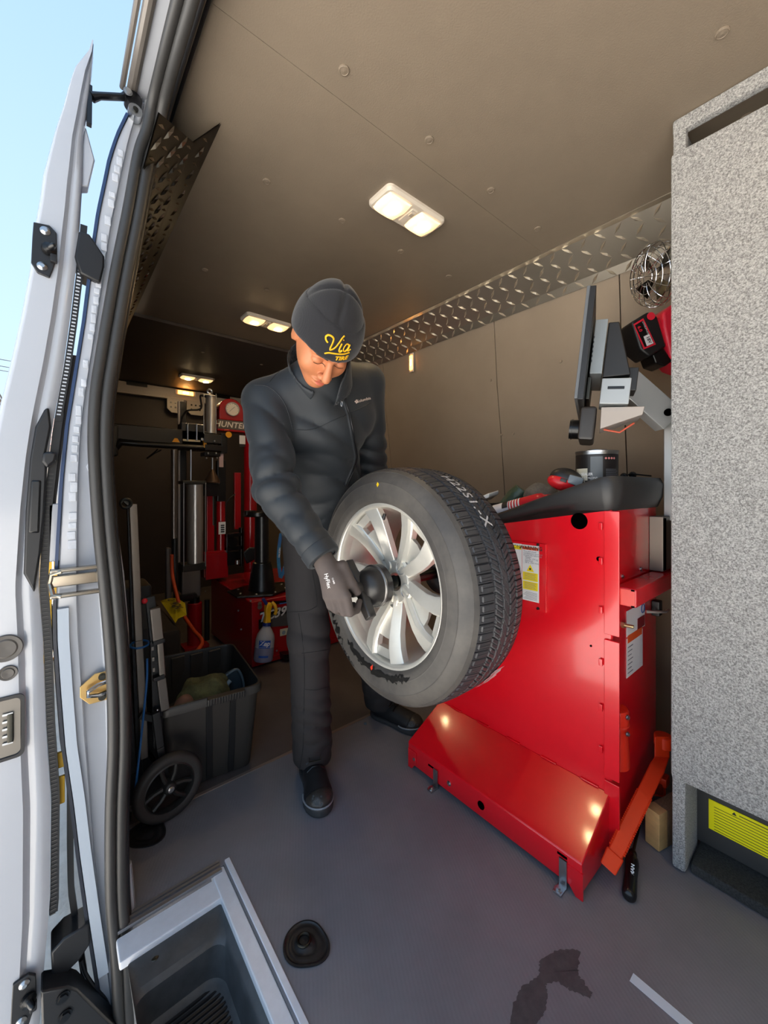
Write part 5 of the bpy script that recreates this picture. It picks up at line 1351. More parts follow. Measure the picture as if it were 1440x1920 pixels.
# --- jacket
up_t = (neck - pelv).normalized()
def jacket_sdf(Q):
    k = .04
    d = cap(Q, pelv + Vector((.075, .03, .0)), pelv - Vector((.075, .01, .0)), .118, .122)
    d = smin(d, cap(Q, pelv, belly, .130, .126), k); d = smin(d, cap(Q, belly, chest, .126, .135), k)
    d = smin(d, cap(Q, chest + Vector((.085, -.015, .055)), chest + Vector((-.09, .02, .005)), .112, .112), k)
    d = smin(d, cap(Q, neck + Vector((.0, .02, -.01)), Rsh, .075, .064), .05); d = smin(d, cap(Q, neck + Vector((.0, .02, -.01)), Lsh, .075, .064), .05)
    # long creases across the front, from the armpit down to the hem
    d = d + fold(Q, chest + Vector((-.04, -.12, -.02)), (.5, .1, 1), .085, .009, .12, .5)
    d = d + fold(Q, belly + Vector((-.02, -.12, .02)), (.35, 0, 1), .075, .011, .13, 1.2, 1.5)
    d = d + fold(Q, pelv + Vector((-.05, -.13, .03)), (-.4, 0, 1), .06, .005, .11, .2)
    # sleeves
    ra = cap(Q, Rsh, Rel, .068, .058); ra = smin(ra, cap(Q, Rel, Rwr, .058, .043), .015)
    da = (Rel - Rsh).normalized(); db = (Rwr - Rel).normalized()
    ra = ra + fold(Q, Rel + Vector((.02, -.03, .05)), da * .9 + Vector((.35, 0, 0)), .078, .012, .10, 0, 2.0)
    ra = ra + fold(Q, Rel + Vector((-.01, -.04, .0)), db * .8 + Vector((-.5, 0, .2)), .070, .009, .09, 1.0, -2.0)
    ra = ra + fold(Q, Rsh + Vector((.01, -.04, -.09)), (.7, .1, .6), .085, .009, .11, .4)
    ra = ra + fold(Q, Rwr + Vector((-.01, .04, .05)), db, .05, .006, .07, .4)
    d = smin(d, ra, .022)
    la = cap(Q, Lsh, Lel, .066, .058); la = smin(la, cap(Q, Lel, Lwr, .058, .046), .015)
    la = la + fold(Q, Lel + Vector((-.02, -.03, .06)), (Lel - Lsh) + Vector((-.1, 0, 0)), .055, .011, .10, .3, 2.0)
    d = smin(d, la, .022)
    # hem, cuffs and neck opening
    d = smax(d, (Q - V3(pelv)) @ -V3(up_t) - .070, .008)
    d = smax(d, (Q - V3(Rwr)) @ V3((Rwr - Rel).normalized()) - .004, .005)
    return off_tyre(Q, d)
pos, fc = surface(jacket_sdf, (.37, .78, .78), (1.08, 1.50, 1.56), .0072)
jo, jk_bv = mesh_np('jacket', pos, fc, M_jk, PR, relax=1)
ndir = (hl(0, -.045, -.05) - neck).normalized()
ca, cb = neck + Vector((0, .015, -.02)), neck + ndir * .075
def collar_sdf(Q):
    o = cap(Q, ca, cb, .098, .095); i = cap(Q, ca - ndir * .03, cb + ndir * .06, .090, .088)
    d = smax(o, -i, .003)
    cut = (Q - V3(cb)) @ V3(ndir)
    # opening at the front (below the face)
    fr = Vector((-.10, -.55, -.83)).normalized()
    s_ = (Q - V3(cb)) @ V3(fr); lat = (Q - V3(cb)) @ V3(hr)
    d = smax(d, cut - .014 + .75 * np.clip(s_, 0, .1), .004)
    d = smax(d, -smax(np.abs(lat - sgnx * .022) - .034 - .6 * np.clip(cut + .06, 0, 1), -(s_ - .02), .004), .004)
    return d
pos, fc = surface(collar_sdf, ca - Vector((.15, .17, .13)), cb + Vector((.15, .15, .13)), .0048)
mesh_np('collar', pos, fc, M_jk, PR, relax=1)
# seams, zip and logo laid on the cloth
def jp(px_, py_, lift=.001):
    h = jk_bv.ray_cast(O, ray(px_, py_).normalized())
    return (h[0] + h[1] * (lift if h[1].dot(ray(px_, py_)) < 0 else -lift)) if h[0] is not None else None
def seam(pts, r, m, name, lift=.0005, n=7, flat=1):
    sp_ = smooth_path([Vector((a, b, 0)) for a, b in pts], n); q = [jp(p.x, p.y, lift) for p in sp_]; q = [p for p in q if p is not None]
    if len(q) > 2:
        q = [q[0]] + [(q[i - 1] + q[i] * 2 + q[i + 1]) / 4 for i in range(1, len(q) - 1)] + [q[-1]]
        return MB().tube(q, r, 6, flat=flat).build(name, m, PR, smooth=80)
M_seam = mat('seam_dark', '#25282c', .7)
seam([(640, 742), (648, 765), (656, 800), (662, 835), (665, 860), (655, 890), (647, 910)], .0050, M_seam, 'zip_tape', .001)
seam([(642, 742), (650, 765), (658, 800), (664, 835), (667, 860), (657, 890), (649, 910)], .0022, mat('zip_teeth', '#15161a', .3), 'zip_teeth', .006)
seam([(556, 806), (578, 806), (600, 800), (625, 788), (654, 776)], .0014, M_seam, 'chest_seam')
seam([(656, 774), (675, 766), (694, 756)], .0014, M_seam, 'chest_seam')
seam([(478, 722), (500, 724), (520, 738), (535, 760), (545, 790), (550, 812)], .0014, M_seam, 'sleeve_seam')
seam([(505, 716), (520, 700), (540, 684)], .0012, M_seam, 'shoulder_seam')
z0 = jp(636, 746, .006)
if z0 is not None:
    MB().box(z0, (.007, .005, .016), Matrix.Rotation(.2, 3, 'Y'), .001).build('zip_slider', M_steel, PR)
    MB().tube([z0 + Vector((.003 * math.cos(a) + .004, -.003, -.016 + .008 * math.sin(a))) for a in np.linspace(0, 2 * PI, 12)[:-1]], .001, 6, True).build('zip_pull', M_steel, PR)
# chest lettering
vs, fs = text_mesh('Columbia', 7.2, bold=.12)
Ct = []
for v in vs:
    x, y = v.x * 1.0, v.y * 1.0; a = math.radians(-15); Ct.append(jp(681 + x * math.cos(a) + y * math.sin(a), 750 + x * math.sin(a) - y * math.cos(a), .0012))
if all(c is not None for c in Ct): MB().add(Ct, fs).build('lettering', mat('logo_pale', '#c9b9b0', .6), PR, smooth=False)
for dx, dy in ((0, -2.2), (2.2, 0), (0, 2.2), (-2.2, 0)):
    q = [jp(668 + dx + a, 753 + dy + b, .0012) for a, b in ((0, -1.7), (1.7, 0), (0, 1.7), (-1.7, 0))]
    if all(c is not None for c in q): MB().add(q, [(0, 1, 2, 3)]).build('logo_mark', MATS['logo_pale'], PR, smooth=False)

# --- trousers
def trouser_sdf(Q):
    d = cap(Q, pelv + Vector((.06, .02, -.05)), pelv - Vector((.06, .02, .05)), .108, .108)
    def leg(h, k, a, r, seed):
        q = cap(Q, h, k, r[0], r[1]); q = smin(q, cap(Q, k, a + Vector((0, -.006, -.035)), r[1], r[2] + .004), .03)
        q = q + fold(Q, k + Vector((0, -.05, .03)), (.3, 0, 1), .08, .007, .12, seed) + fold(Q, a + Vector((0, -.04, .10)), (.5 - seed * .3, 0, 1), .055, .010, .10, seed, 2)
        q = q + fold(Q, a + Vector((0, -.04, .02)), (-.4, 0, 1), .045, .006, .07, seed + 1, 1)
        return smax(q, (a.z - .048) - Q[..., 2], .006)
    d = smin(d, leg(Rhip, Rkn, Ran, (.092, .072, .066), .3), .02)
    return off_tyre(Q, smin(d, leg(Lhip, Lkn, Lan, (.092, .074, .066), 1.1), .02))
pos, fc = surface(trouser_sdf, (.60, 1.12, .03), (1.28, 1.56, 1.06), .0078)
to, tr_bv = mesh_np('trousers', pos, fc, M_tr, PR, relax=1)
def tp(px_, py_, lift=.0006):
    h = tr_bv.ray_cast(O, ray(px_, py_).normalized())
    return (h[0] + h[1] * (lift if h[1].dot(ray(px_, py_)) < 0 else -lift)) if h[0] is not None else None
def tseam(pts, r=.0012):
    sp_ = smooth_path([Vector((a, b, 0)) for a, b in pts], 6); q = [tp(p.x, p.y) for p in sp_]; q = [p for p in q if p is not None]
    if len(q) > 2: MB().tube(q, r, 6).build('trouser_seam', mat('seam_black', '#1c1c1e', .8), PR, smooth=80)
tseam([(560, 1150), (570, 1230), (570, 1320), (568, 1400), (562, 1440)])
tseam([(566, 1225), (590, 1222), (616, 1218)]); tseam([(570, 1292), (592, 1294), (614, 1288)], .0008)
tseam([(537, 1148), (570, 1146), (588, 1140), (594, 1128), (584, 1064)], .001)

# --- shoes
def shoe(name, heel, toe, s, par):
    heel = Vector(heel); toe = Vector(toe); f = (toe - heel); Ln = f.length; f.normalize(); r = Vector((f.y, -f.x, 0)); u = Vector((0, 0, 1))
    RM = np.array([list(r), list(f), list(u)]).T; c = V3(heel)
    def loc(Q): return (Q - c) @ RM
    def upper(Q):
        q = loc(Q)
        d = ell(q, (0, .05, .055), (.040, .055, .055)); d = smin(d, ell(q, (0, Ln * .52, .042), (.041, .085, .038)), .02)
        d = smin(d, ell(q, (.004 * s, Ln * .80, .036), (.046, .060, .032)), .02)
        d = smin(d, cap(q, (0, .045, .06), (0, .040, .115), .040, .040), .02)
        return smax(d, .014 - q[..., 2], .004)
    def toec(Q):
        q = loc(Q); d = upper(Q) - .0022
        return smax(smax(d, Ln * .80 - q[..., 1] + .25 * q[..., 2] + 1.2 * q[..., 0] ** 2, .003), -(upper(Q) + .004), .002)
    def sole(Q):
        q = loc(Q); d = ell(q * np.array([1, 1, .25]), (0, .055, .0), (.043, .060, .05)); d = smin(d, ell(q * np.array([1, 1, .25]), (0, Ln * .5, 0), (.040, .10, .05)), .02)
        d = smin(d, ell(q * np.array([1, 1, .25]), (.004 * s, Ln * .78, 0), (.050, .068, .05)), .02)
        d = smax(d, q[..., 2] - .020 - .010 * np.clip((q[..., 1] - Ln * .75) / .05, 0, 1), .003); return smax(d, .0015 - q[..., 2], .003)
    lo = Vector((min(heel.x, toe.x) - .10, min(heel.y, toe.y) - .08, -.004)); hi = Vector((max(heel.x, toe.x) + .10, max(heel.y, toe.y) + .08, .17))
    sh, sb = mesh_np(name, *surface(upper, lo, hi, .0048), M_shoe, par, relax=1)
    mesh_np('toe_cap', *surface(toec, lo, Vector((hi.x, hi.y, .10)), .0042), M_toe, sh, relax=1)
    mesh_np('sole', *surface(sole, lo, Vector((hi.x, hi.y, .05)), .0042), M_sole, sh, relax=1)
    pts = []
    for a in np.linspace(-PI * .62, PI * .62, 22):
        x, y = math.sin(a) * .0485, Ln * .78 + math.cos(a) * .0665; pts.append(heel + r * (x + .004 * s) + f * y + u * (.024 + .008 * max(0, math.cos(a))))
    MB().tube(pts, .0032, 6).build('piping', M_solew, sh)
    # flat lace bow and tongue
    tq = heel + f * (Ln * .50) + u * .080
    for k in range(3):
        a = heel + f * (Ln * (.46 + .085 * k)) + u * (.094 - .012 * k); MB().tube([a - r * .030 - u * .014, a - r * .012, a + r * .012, a + r * .030 - u * .014], .0035, 6, flat=.6).build('lace', M_blk2, sh)
    a = heel + f * (Ln * .40) + u * .108; MB().box(a, (.040, .030, .006), Matrix((r, f, u)).transposed() @ Matrix.Rotation(-.55, 3, 'X'), .002).build('tongue', M_blk, sh)
    MB().tube([a - r * .02 + f * .018, a + r * .020 + f * .016, a + r * .022 + f * .034 - u * .010, a - r * .018 + f * .036 - u * .010], .0024, 6, True).build('lace_loop', M_dsteel, sh)
shoe('shoe', (.748, 1.342, 0), (.662, 1.092, 0), 1, PR)
shoe('shoe', (1.142, 1.445, 0), (1.200, 1.195, 0), -1, PR)

# --- gloved hands
W = P(610, 1056, 1.045); palm = P(630, 1088, 1.035)
kn = [P(613, 1118, 1.040), P(624, 1119, 1.030), P(637, 1119, 1.022), P(650, 1118, 1.018)]        # little, ring, middle, index
md = [P(619, 1137, 1.045), P(630, 1143, 1.036), P(645, 1148, 1.028), P(657, 1149, 1.026)]
tp_ = [P(628, 1144, 1.072), P(641, 1148, 1.066), P(657, 1150, 1.058), P(669, 1144, 1.052)]
tt = [P(634, 1132, 1.085), P(647, 1134, 1.082), P(662, 1134, 1.078), P(674, 1128, 1.070)]
fr_ = [.0092, .0102, .0106, .0104]
th_ = [P(642, 1062, 1.048), P(651, 1080, 1.040), P(659, 1094, 1.042), P(670, 1110, 1.050)]
def hand_sdf(Q):
    d = cap(Q, Rwr - (Rwr - Rel).normalized() * .02, W + Vector((.0, 0, .0)), .029, .028)
    for i in range(4): d = smin(d, cap(Q, W + (kn[i] - W) * .12, kn[i], .021, .0118), .012)
    d = smin(d, ell(Q, palm, (.030, .030, .030)), .015)
    for i in range(4):
        f = cap(Q, kn[i], md[i], fr_[i] + .0012, fr_[i]); f = smin(f, cap(Q, md[i], tp_[i], fr_[i], fr_[i] * .94), .003); f = smin(f, cap(Q, tp_[i], tt[i], fr_[i] * .94, fr_[i] * .85), .003)
        d = smin(d, f, .0035)
    t = cap(Q, th_[0], th_[1], .017, .0145); t = smin(t, cap(Q, th_[1], th_[2], .0145, .0135), .006); t = smin(t, cap(Q, th_[2], th_[3], .0135, .0105), .004)
    d = smin(d, t, .010)
    n = (O - palm).normalized()
    for i in range(4): d = d - .0016 * np.exp(-((Q - V3(kn[i] + n * .010)) ** 2).sum(-1) / .010 ** 2)
    return d
pos, fc = surface(hand_sdf, W - Vector((.10, .12, .16)), W + Vector((.14, .12, .09)), .0038)
go, gl_bv = mesh_np('glove', pos, fc, M_glove, PR, relax=1)
def gp(px_, py_, lift=.0008):
    h = gl_bv.ray_cast(O, ray(px_, py_).normalized())
    return (h[0] + h[1] * (lift if h[1].dot(ray(px_, py_)) < 0 else -lift)) if h[0] is not None else None
for txt, sz, x0, y0, an in (('HyFlex', 10.0, 614.5, 1089, 76), ('11-840', 4.2, 625, 1089, 72)):
    vs, fs = text_mesh(txt, sz, bold=.15); a = math.radians(an); o = [gp(x0 + v.x * math.cos(a) + v.y * math.sin(a), y0 + v.x * math.sin(a) - v.y * math.cos(a)) for v in vs]
    if all(c is not None for c in o): MB().add(o, fs).build('lettering', mat('glove_print', '#d9d4d0', .6), go, smooth=False)
# cuff band of the right sleeve
dcf = (Rwr - Rel).normalized(); cc = Rwr - dcf * .012
MB().lathe([(.0475, -.018), (.0490, -.016), (.0485, .014), (.0455, .018), (.036, .018)], cc, dcf, 32).build('cuff', M_jk, PR, smooth=60)
# left hand behind the tyre, resting on the tread
LW = Lwr + Vector((-.005, -.004, -.05))
def lhand(Q):
    d = cap(Q, Lwr, LW, .028, .026); pl = LW + Vector((-.005, -.005, -.05))
    d = smin(d, ell(Q, pl, (.040, .016, .046)), .015)
    for k in range(4):
        a = pl + Vector((-.030 + .020 * k, 0, -.035)); b_ = a + Vector((0, -.004, -.036)); c_ = b_ + Vector((0, -.010, -.026)); d = smin(d, smin(cap(Q, a, b_, .0105, .0098), cap(Q, b_, c_, .0098, .0085), .003), .004)
    a = pl + Vector((-.036, 0, .01)); d = smin(d, cap(Q, a, a + Vector((-.026, -.008, -.040)), .013, .0105), .008)
    return off_tyre(Q, d)
pos, fc = surface(lhand, LW - Vector((.10, .06, .18)), LW + Vector((.10, .06, .09)), .005)
mesh_np('glove', pos, fc, M_glove, PR, relax=1)

# ================================================================ tyre changer at the rear
TC = thing('tyre_changer', (1.15, 2.6, 0), 'dark red tyre changer with black swing arm and silver air cylinders at the rear', 'tyre changer')
TX0, TX1, TY0, TY1, TZ = .885, 1.50, 2.26, 2.95, .395
M_redC = M_redD
b = MB().prism([(TX0, TY0, .01), (TX0, TY0, TZ - .01), (TX0 - .02, TY1, TZ + .02), (TX0 - .02, TY1, .01)], (TX1 - TX0, 0, 0))
b.build('base_cabinet', M_redC, TC, bevel=.006)
MB().box(((TX0 + TX1) / 2, TY0 - .004, .022), (TX1 - TX0, .016, .03), ch=.003).build('base_flange', M_redC, TC)
MB().box((TX0 + .012, TY0 - .006, .2), (.024, .014, .37), ch=.004).build('front_flange', M_redC, TC)
# black disc plate, cone, post and clamp head
pc = PZ(497, 1108, TZ); pc = Vector((1.03, 2.45, TZ))
hexv = [(pc.x + .19 * math.cos(a) * 1.15, pc.y + .17 * math.sin(a), TZ - .004) for a in [PI / 6 + i * PI / 3 for i in range(6)]]
MB().prism(hexv, (0, 0, .012)).build('mount_plate', M_blk2, TC, bevel=.003)
for a in [i * PI / 4 + .2 for i in range(8)]:
    q = Vector((pc.x + .15 * math.cos(a), pc.y + .135 * math.sin(a), TZ + .008)); b = MB(); b.ball(q, (.009, .009, .006), 10, 6); b.build('plate_bolt', M_steel, TC)
MB().lathe([(.085, .0), (.082, .02), (.062, .15), (.058, .16), (.058, .17), (.045, .175), (.043, .48), (.05, .485), (.05, .50), (0, .50)], (pc.x, pc.y, TZ + .008), (0, 0, 1), 36).build('turntable_post', mat('post_black', '#17181a', .3), TC, smooth=40)
MB().cyl((pc.x - .03, pc.y - .01, TZ + .475), (pc.x - .03, pc.y - .01, TZ + .505), .085, n=30).build('clamp_head', M_blk2, TC, bevel=.005)
MB().box((pc.x - .09, pc.y - .03, TZ + .50), (.06, .05, .03), ch=.006).build('clamp_lever', M_blk2, TC)
def zrow(px_, y0, y1, Y): return PY(px_, y0, Y), PY(px_, y1, Y)
def vcyl(name, xa, xb, y0, y1, Y, m, n=28, bevel=.002, par=None):
    a = PY((xa + xb) / 2, y0, Y); c = PY((xa + xb) / 2, y1, Y); r = abs(PY(xb, y0, Y).x - PY(xa, y0, Y).x) / 2 * .80
    return MB().cyl((a.x, Y, c.z), (a.x, Y, a.z), r, n=n).build(name, m, par or TC, bevel=bevel)
def vbox(name, xa, xb, y0, y1, Y, d, m, ch=.004, par=None):
    a = PY(xa, y0, Y); c = PY(xb, y1, Y)
    return MB().box(((a.x + c.x) / 2, Y + d / 2, (a.z + c.z) / 2), (abs(c.x - a.x), d, abs(a.z - c.z)), ch=ch).build(name, m, par or TC)
# rear columns
YR = 2.86
vbox('rear_plate', 383, 425, 1035, 1078, 2.80, .02, M_redC)
vbox('column_base', 386, 428, 1040, 1082, 2.78, .16, M_redC)
vcyl('lift_column', 404, 424, 940, 1070, 2.84, M_redC)
vbox('column_channel', 388, 402, 925, 1060, 2.84, .05, M_redC)
vbox('column_slot', 399, 404, 930, 985, 2.835, .01, M_dsteel)
vbox('column_label', 410, 423, 979, 1001, 2.785, .002, M_lab, 0)
for k in range(4): vbox('print_line', 414, 421, 984 + 4 * k, 986 + 4 * k, 2.783, .001, M_ink, 0)
vcyl('tall_column', 455, 484, 755, 1075, 3.05, M_redC, 32)
vbox('column_rail', 440, 452, 886, 992, 3.02, .03, M_redC)
vbox('decal', 449, 460, 816, 833, 2.93, .002, M_lab, 0)
vbox('decal', 449, 460, 833, 838, 2.93, .002, M_ink, 0)
# gauge head and name plate
g = PY(434, 772, 2.96); hw = .088
b = MB().prism([(g.x - hw, 2.96, g.z - .065), (g.x - hw, 2.96, g.z + .015)] + [(g.x - hw * math.cos(a), 2.96, g.z + .015 + .082 * math.sin(a)) for a in np.linspace(.2, PI - .2, 10)] + [(g.x + hw, 2.96, g.z + .015), (g.x + hw, 2.96, g.z - .065)], (0, .09, 0))
b.build('gauge_housing', M_redC, TC, bevel=.006)
gc = Vector((g.x + .004, 2.955, g.z + .018))
MB().lathe([(0, .002), (.043, .002), (.045, .010), (.050, .010), (.050, -.004)], gc, (0, -1, 0), 32).build('gauge', mat('gauge_face', '#e6ddd0', .4), TC)
MB().lathe([(.0455, .011), (.051, .011), (.051, 0), (.0455, 0)], gc, (0, -1, 0), 32).build('gauge_rim', M_steel, TC)
MB().bar(gc + Vector((-.02, -.004, -.018)), gc + Vector((.018, -.004, .020)), .004, .0015).build('gauge_needle', M_ink, TC)
for a in np.linspace(-.7, PI + .7, 11): q = gc + Vector((.034 * math.cos(a), -.0035, .034 * math.sin(a))); MB().bar(q, q + Vector((.007 * math.cos(a), 0, .007 * math.sin(a))), .002, .001).build('gauge_tick', M_ink, TC)
s0, s1 = PY(407, 786, 2.955), PY(462, 812, 2.955)
MB().box(((s0.x + s1.x) / 2, 3.0, (s0.z + s1.z) / 2), (s1.x - s0.x, .10, s0.z - s1.z), ch=.006).build('sign_box', M_redC, TC)
MB().box(((s0.x + s1.x) / 2, 2.948, (s0.z + s1.z) / 2 + .008), (s1.x - s0.x - .004, .004, .066), ch=.001).build('sign_plate', mat('plate_grey', '#6f6a66', .3, .6), TC)
text_on('lettering', 'HUNTER', .058, ((s0.x + s1.x) / 2 - .012, 2.9455, (s0.z + s1.z) / 2 + .006), (1, 0, 0), (0, 0, 1), mat('sign_white', '#eee6dc', .4), TC, shear=.2, bold=.0012, spacing=1.05)
# swing arm
YA = 2.70
a0, a1 = PY(207, 800, YA), PY(400, 842, YA)
MB().box(((a0.x + a1.x) / 2, YA + .05, (PY(300, 803, YA).z + PY(300, 830, YA).z) / 2), (a1.x - a0.x, .10, .10), ch=.008).build('swing_arm', M_blk2, TC)
za = PY(300, 835, YA).z
MB().tube([(a0.x + .01, YA + .02, za - .05), (a0.x + .05, YA, za + .005), (a0.x + .14, YA - .012, za), (a1.x - .06, YA - .012, za)], [.02, .022, .018, .018], 14).build('arm_tube', M_blk2, TC, smooth=60)
vbox('arm_knuckle', 203, 222, 795, 855, YA - .01, .12, M_blk2, .01)
vbox('knuckle_bolt', 205, 214, 789, 797, YA + .02, .03, M_steel, .003)
vbox('arm_label', 343, 376, 823, 829, YA - .003, .002, mat('label_aged', '#cdbf9c', .5), 0)
p = PY(330, 826, YA - .004); MB().prism([(p.x - .022, p.y, p.z - .010), (p.x + .022, p.y, p.z - .010), (p.x + .008, p.y, p.z + .014), (p.x - .008, p.y, p.z + .014)], (0, -.001, 0)).build('arm_warning', mat('warn_amber', '#e39a17', .5), TC)
vbox('arm_cap', 382, 388, 824, 841, YA - .03, .03, mat('warn_amber', '#e39a17', .5), .004)
vbox('cap_screw', 377, 382, 821, 826, YA - .02, .01, M_steel, .002); vbox('cap_screw', 377, 382, 838, 842, YA - .02, .01, M_steel, .002)
for xa in (350, 367): vcyl('guide_rod', xa, xa + 4, 795, 826, YA - .01, M_steel, 10)
vbox('arm_carriage', 340, 384, 792, 845, YA + .0, .10, M_blk2, .006)
# tool head: cylinder with eye, block, rods, cone
vcyl('air_cylinder', 384, 407, 742, 813, YA + .02, M_chrome if False else mat('cylinder_alu', '#cfc8bd', .28, .7))
vbox('cylinder_cap', 381, 407, 738, 743, YA - .02, .08, M_steel, .002); 
for xa in (381, 404): vcyl('tie_rod', xa, xa + 2.2, 738, 813, YA - .022, M_steel, 8)
e_ = PY(393, 734, YA + .02); MB().tube([(e_.x + .014 * math.cos(a), YA + .02, e_.z + .014 * math.sin(a)) for a in np.linspace(0, 2 * PI, 15)[:-1]], .006, 8, True).build('lifting_eye', M_steel, TC)
vbox('head_block', 383, 415, 813, 832, YA - .04, .11, mat('block_grey', '#2a2927', .35), .003)
vbox('head_block', 385, 417, 833, 846, YA - .04, .11, M_blk2, .003)
vbox('head_clamp', 384, 414, 847, 856, YA - .03, .10, M_blk2, .003)
vbox('head_side', 415, 427, 812, 850, YA - .02, .08, M_blk2, .004)
for xa, ya in ((390, 850), (405, 850), (402, 827), (387, 859), (407, 859)): q = PY(xa, ya, YA - .045); MB().ball(q, .007, 10, 6).build('head_bolt', M_steel, TC)
vcyl('tool_shaft', 396, 400.5, 858, 882, YA, M_steel, 12)
q = PY(398, 880, YA); MB().lathe([(.008, 0), (.014, -.01), (.045, -.07), (.048, -.085), (.044, -.09), (0, -.09)], (q.x, YA, q.z), (0, 0, 1), 28).build('centring_cone', mat('cone_bronze', '#5c4a3d', .35, .7), TC, smooth=40)
vbox('valve_body', 375, 412, 905, 930, 2.74, .08, M_blk2, .006); vbox('back_bracket', 408, 424, 862, 940, 2.80, .05, M_blk2, .006)
vbox('inspection_tag', 411, 419, 851, 876, 2.73, .002, mat('tag_pink', '#d9b5ab', .5), 0)
q = PY(429, 815, YA - .03); MB().cyl(q, q + Vector((0, .006, 0)), .020, n=18).build('ring_tag', mat('warn_amber', '#e39a17', .5), TC); MB().tube([q + Vector((0, 0, .03)), q + Vector((-.03, 0, .028))], .005, 8).build('tag_pin', mat('pin_red', '#c8331f', .5), TC)
# big vertical silver tank with rods
YT = 2.66
vcyl('air_tank', 348, 384, 908, 1062, YT, mat('tank_alu', '#b9b5b0', .28, .7), 40, .004)
for ya, yb in ((901, 908), (1060, 1068)): vbox('tank_cap', 343, 387, ya, yb, YT - .05, .12, M_dsteel, .003)
for xa in (343, 384): vcyl('tank_rod', xa, xa + 3, 905, 1062, YT - .055, M_steel, 8)
vcyl('tank_piston', 356, 360, 843, 903, YT, M_steel, 10)
# bright corner strip, dark column, lever tube with sleeve
vbox('mast', 338, 350, 752, 1110, 2.96, .06, M_blk2, .004)
vbox('mast_edge', 334, 338, 752, 1060, 2.93, .02, mat('mast_white', '#b8aea4', .4), .002)
vcyl('lever_tube', 319, 333, 843, 1010, 2.62, mat('tube_steel', '#857f7a', .3, .85), 20)
vcyl('lever_sleeve', 320, 335, 1008, 1100, 2.62, M_blk, 20, .004)
vcyl('lever_foot', 324, 333, 1100, 1125, 2.62, M_dsteel, 14)
vbox('side_panel', 312, 322, 1028, 1135, 2.75, .05, mat('panel_pale', '#77706d', .5), .01); vbox('side_panel', 341, 377, 1068, 1118, 2.86, .03, MATS['panel_pale'], .01)
MB().tube(smooth_path([PY(x, y, 2.72) for x, y in ((388, 745), (376, 742), (378, 762), (372, 768), (352, 770), (342, 782), (338, 800))]), .006, 8).build('air_hose', M_blk2, TC)
MB().tube(smooth_path([PY(x, y, 2.72) for x, y in ((296, 842), (285, 852), (275, 860), (290, 850), (302, 844))]), .004, 8).build('air_hose', M_blk2, TC)
MB().tube(smooth_path([PY(x, y, 3.0) for x, y in ((424, 990), (424, 950), (430, 935), (441, 927))]), .004, 8).build('air_hose', M_blk2, TC)
# dark bead lifter assembly between the columns
for xa, xb, y0, y1 in ((425, 428, 1003, 1062), (452, 456, 990, 1062), (425, 456, 1001, 1005), (425, 456, 1026, 1030), (427, 452, 1036, 1058)): vbox('linkage', xa, xb, y0, y1, 2.78, .05, M_blk2, .003)
q = PY(437, 1017, 2.77); MB().cyl(q, q + Vector((0, .03, 0)), .035, n=22).build('roller', M_blk2, TC)
b = MB().loft([[PY(x, y, 2.62 + dy) for x, y in ((455, 1036), (468, 1026), (482, 1026), (480, 1048), (462, 1058))] for dy in (0, .08)]); b.build('rubber_guard', M_blk, TC, bevel=.01)
vcyl('column_foot', 440, 450, 1050, 1058, 2.70, M_steel, 14)
# front face: decals, number, pedal, bolts
def fq(name, xa, xb, ya, yb, m, d=.0012, sk=0):
    P0, P1, P2, P3 = PY(xa + sk, ya, TY0 - .006), PY(xb + sk, ya - 4, TY0 - .006), PY(xb, yb - 5, TY0 - .006), PY(xa, yb, TY0 - .006)
    return MB().prism([P0, P1, P2, P3], (0, -d, 0)).build(name, m, TC)
fq('decal_band', 487, 560, 1147, 1154, M_blk2); fq('decal_panel', 504, 560, 1140, 1176, mat('decal_grey', '#4c4a4a', .4)); fq('decal_panel', 485, 508, 1162, 1180, M_blk2); fq('decal_stripe', 488, 500, 1152, 1158, M_redD, .002); fq('decal_blue', 524, 552, 1131, 1133, mat('decal_blue', '#3f79c4', .4))
fq('decal_band', 505, 560, 1128, 1134, M_blk2, .0008)
n39 = PY(527, 1149, TY0 - .009); text_on('lettering', 'TC39', .075, (n39.x - .058, n39.y, n39.z), (1, 0, .08), (0, 0, 1), mat('number_white', '#d9d7d6', .4), TC, shear=.3, bold=.002)
for ya in (1132, 1138): q = PY(487, ya, TY0 - .008); MB().cyl(q, q + Vector((0, -.002, 0)), .012 if ya < 1135 else .014, n=16).build('maker_badge', mat('badge_brown', '#6a5a50', .4), TC)
fq('serial_label', 525, 545, 1180, 1193, mat('serial_cream', '#d8ccb0', .5)); q = PY(532, 1186, TY0 - .009); MB().lathe([(0, .001), (.012, .001), (.012, 0)], q, (0, -1, 0), 16).build('serial_mark', mat('serial_grey', '#8d99a5', .5), TC)
fq('pedal', 524, 560, 1222, 1232, M_blk2, .06)
for x, y in ((519, 1220), (519, 1233), (476, 1233), (476, 1246), (470, 1100 + 27)):
    q = PY(x, y, TY0 - .006); MB().ball(q, .006, 10, 6).build('face_bolt', M_steel, TC)
for x, y in ((413, 1125), (447, 1145), (452, 1180), (386, 1181), (385, 1109)):
    q = PX(x, y, TX0 - .008); MB().ball(q, .006, 10, 6).build('face_bolt', M_steel, TC)
q0, q1 = PZ(436, 1082, TZ + .006), PZ(465, 1093, TZ + .006); MB().prism([q0, q0 + Vector((.10, 0, 0)), q1 + Vector((.06, 0, 0)), q1], (0, 0, .0008)).build('worn_label', mat('worn_print', '#9a8678', .7, noise=(60, .6)), TC)

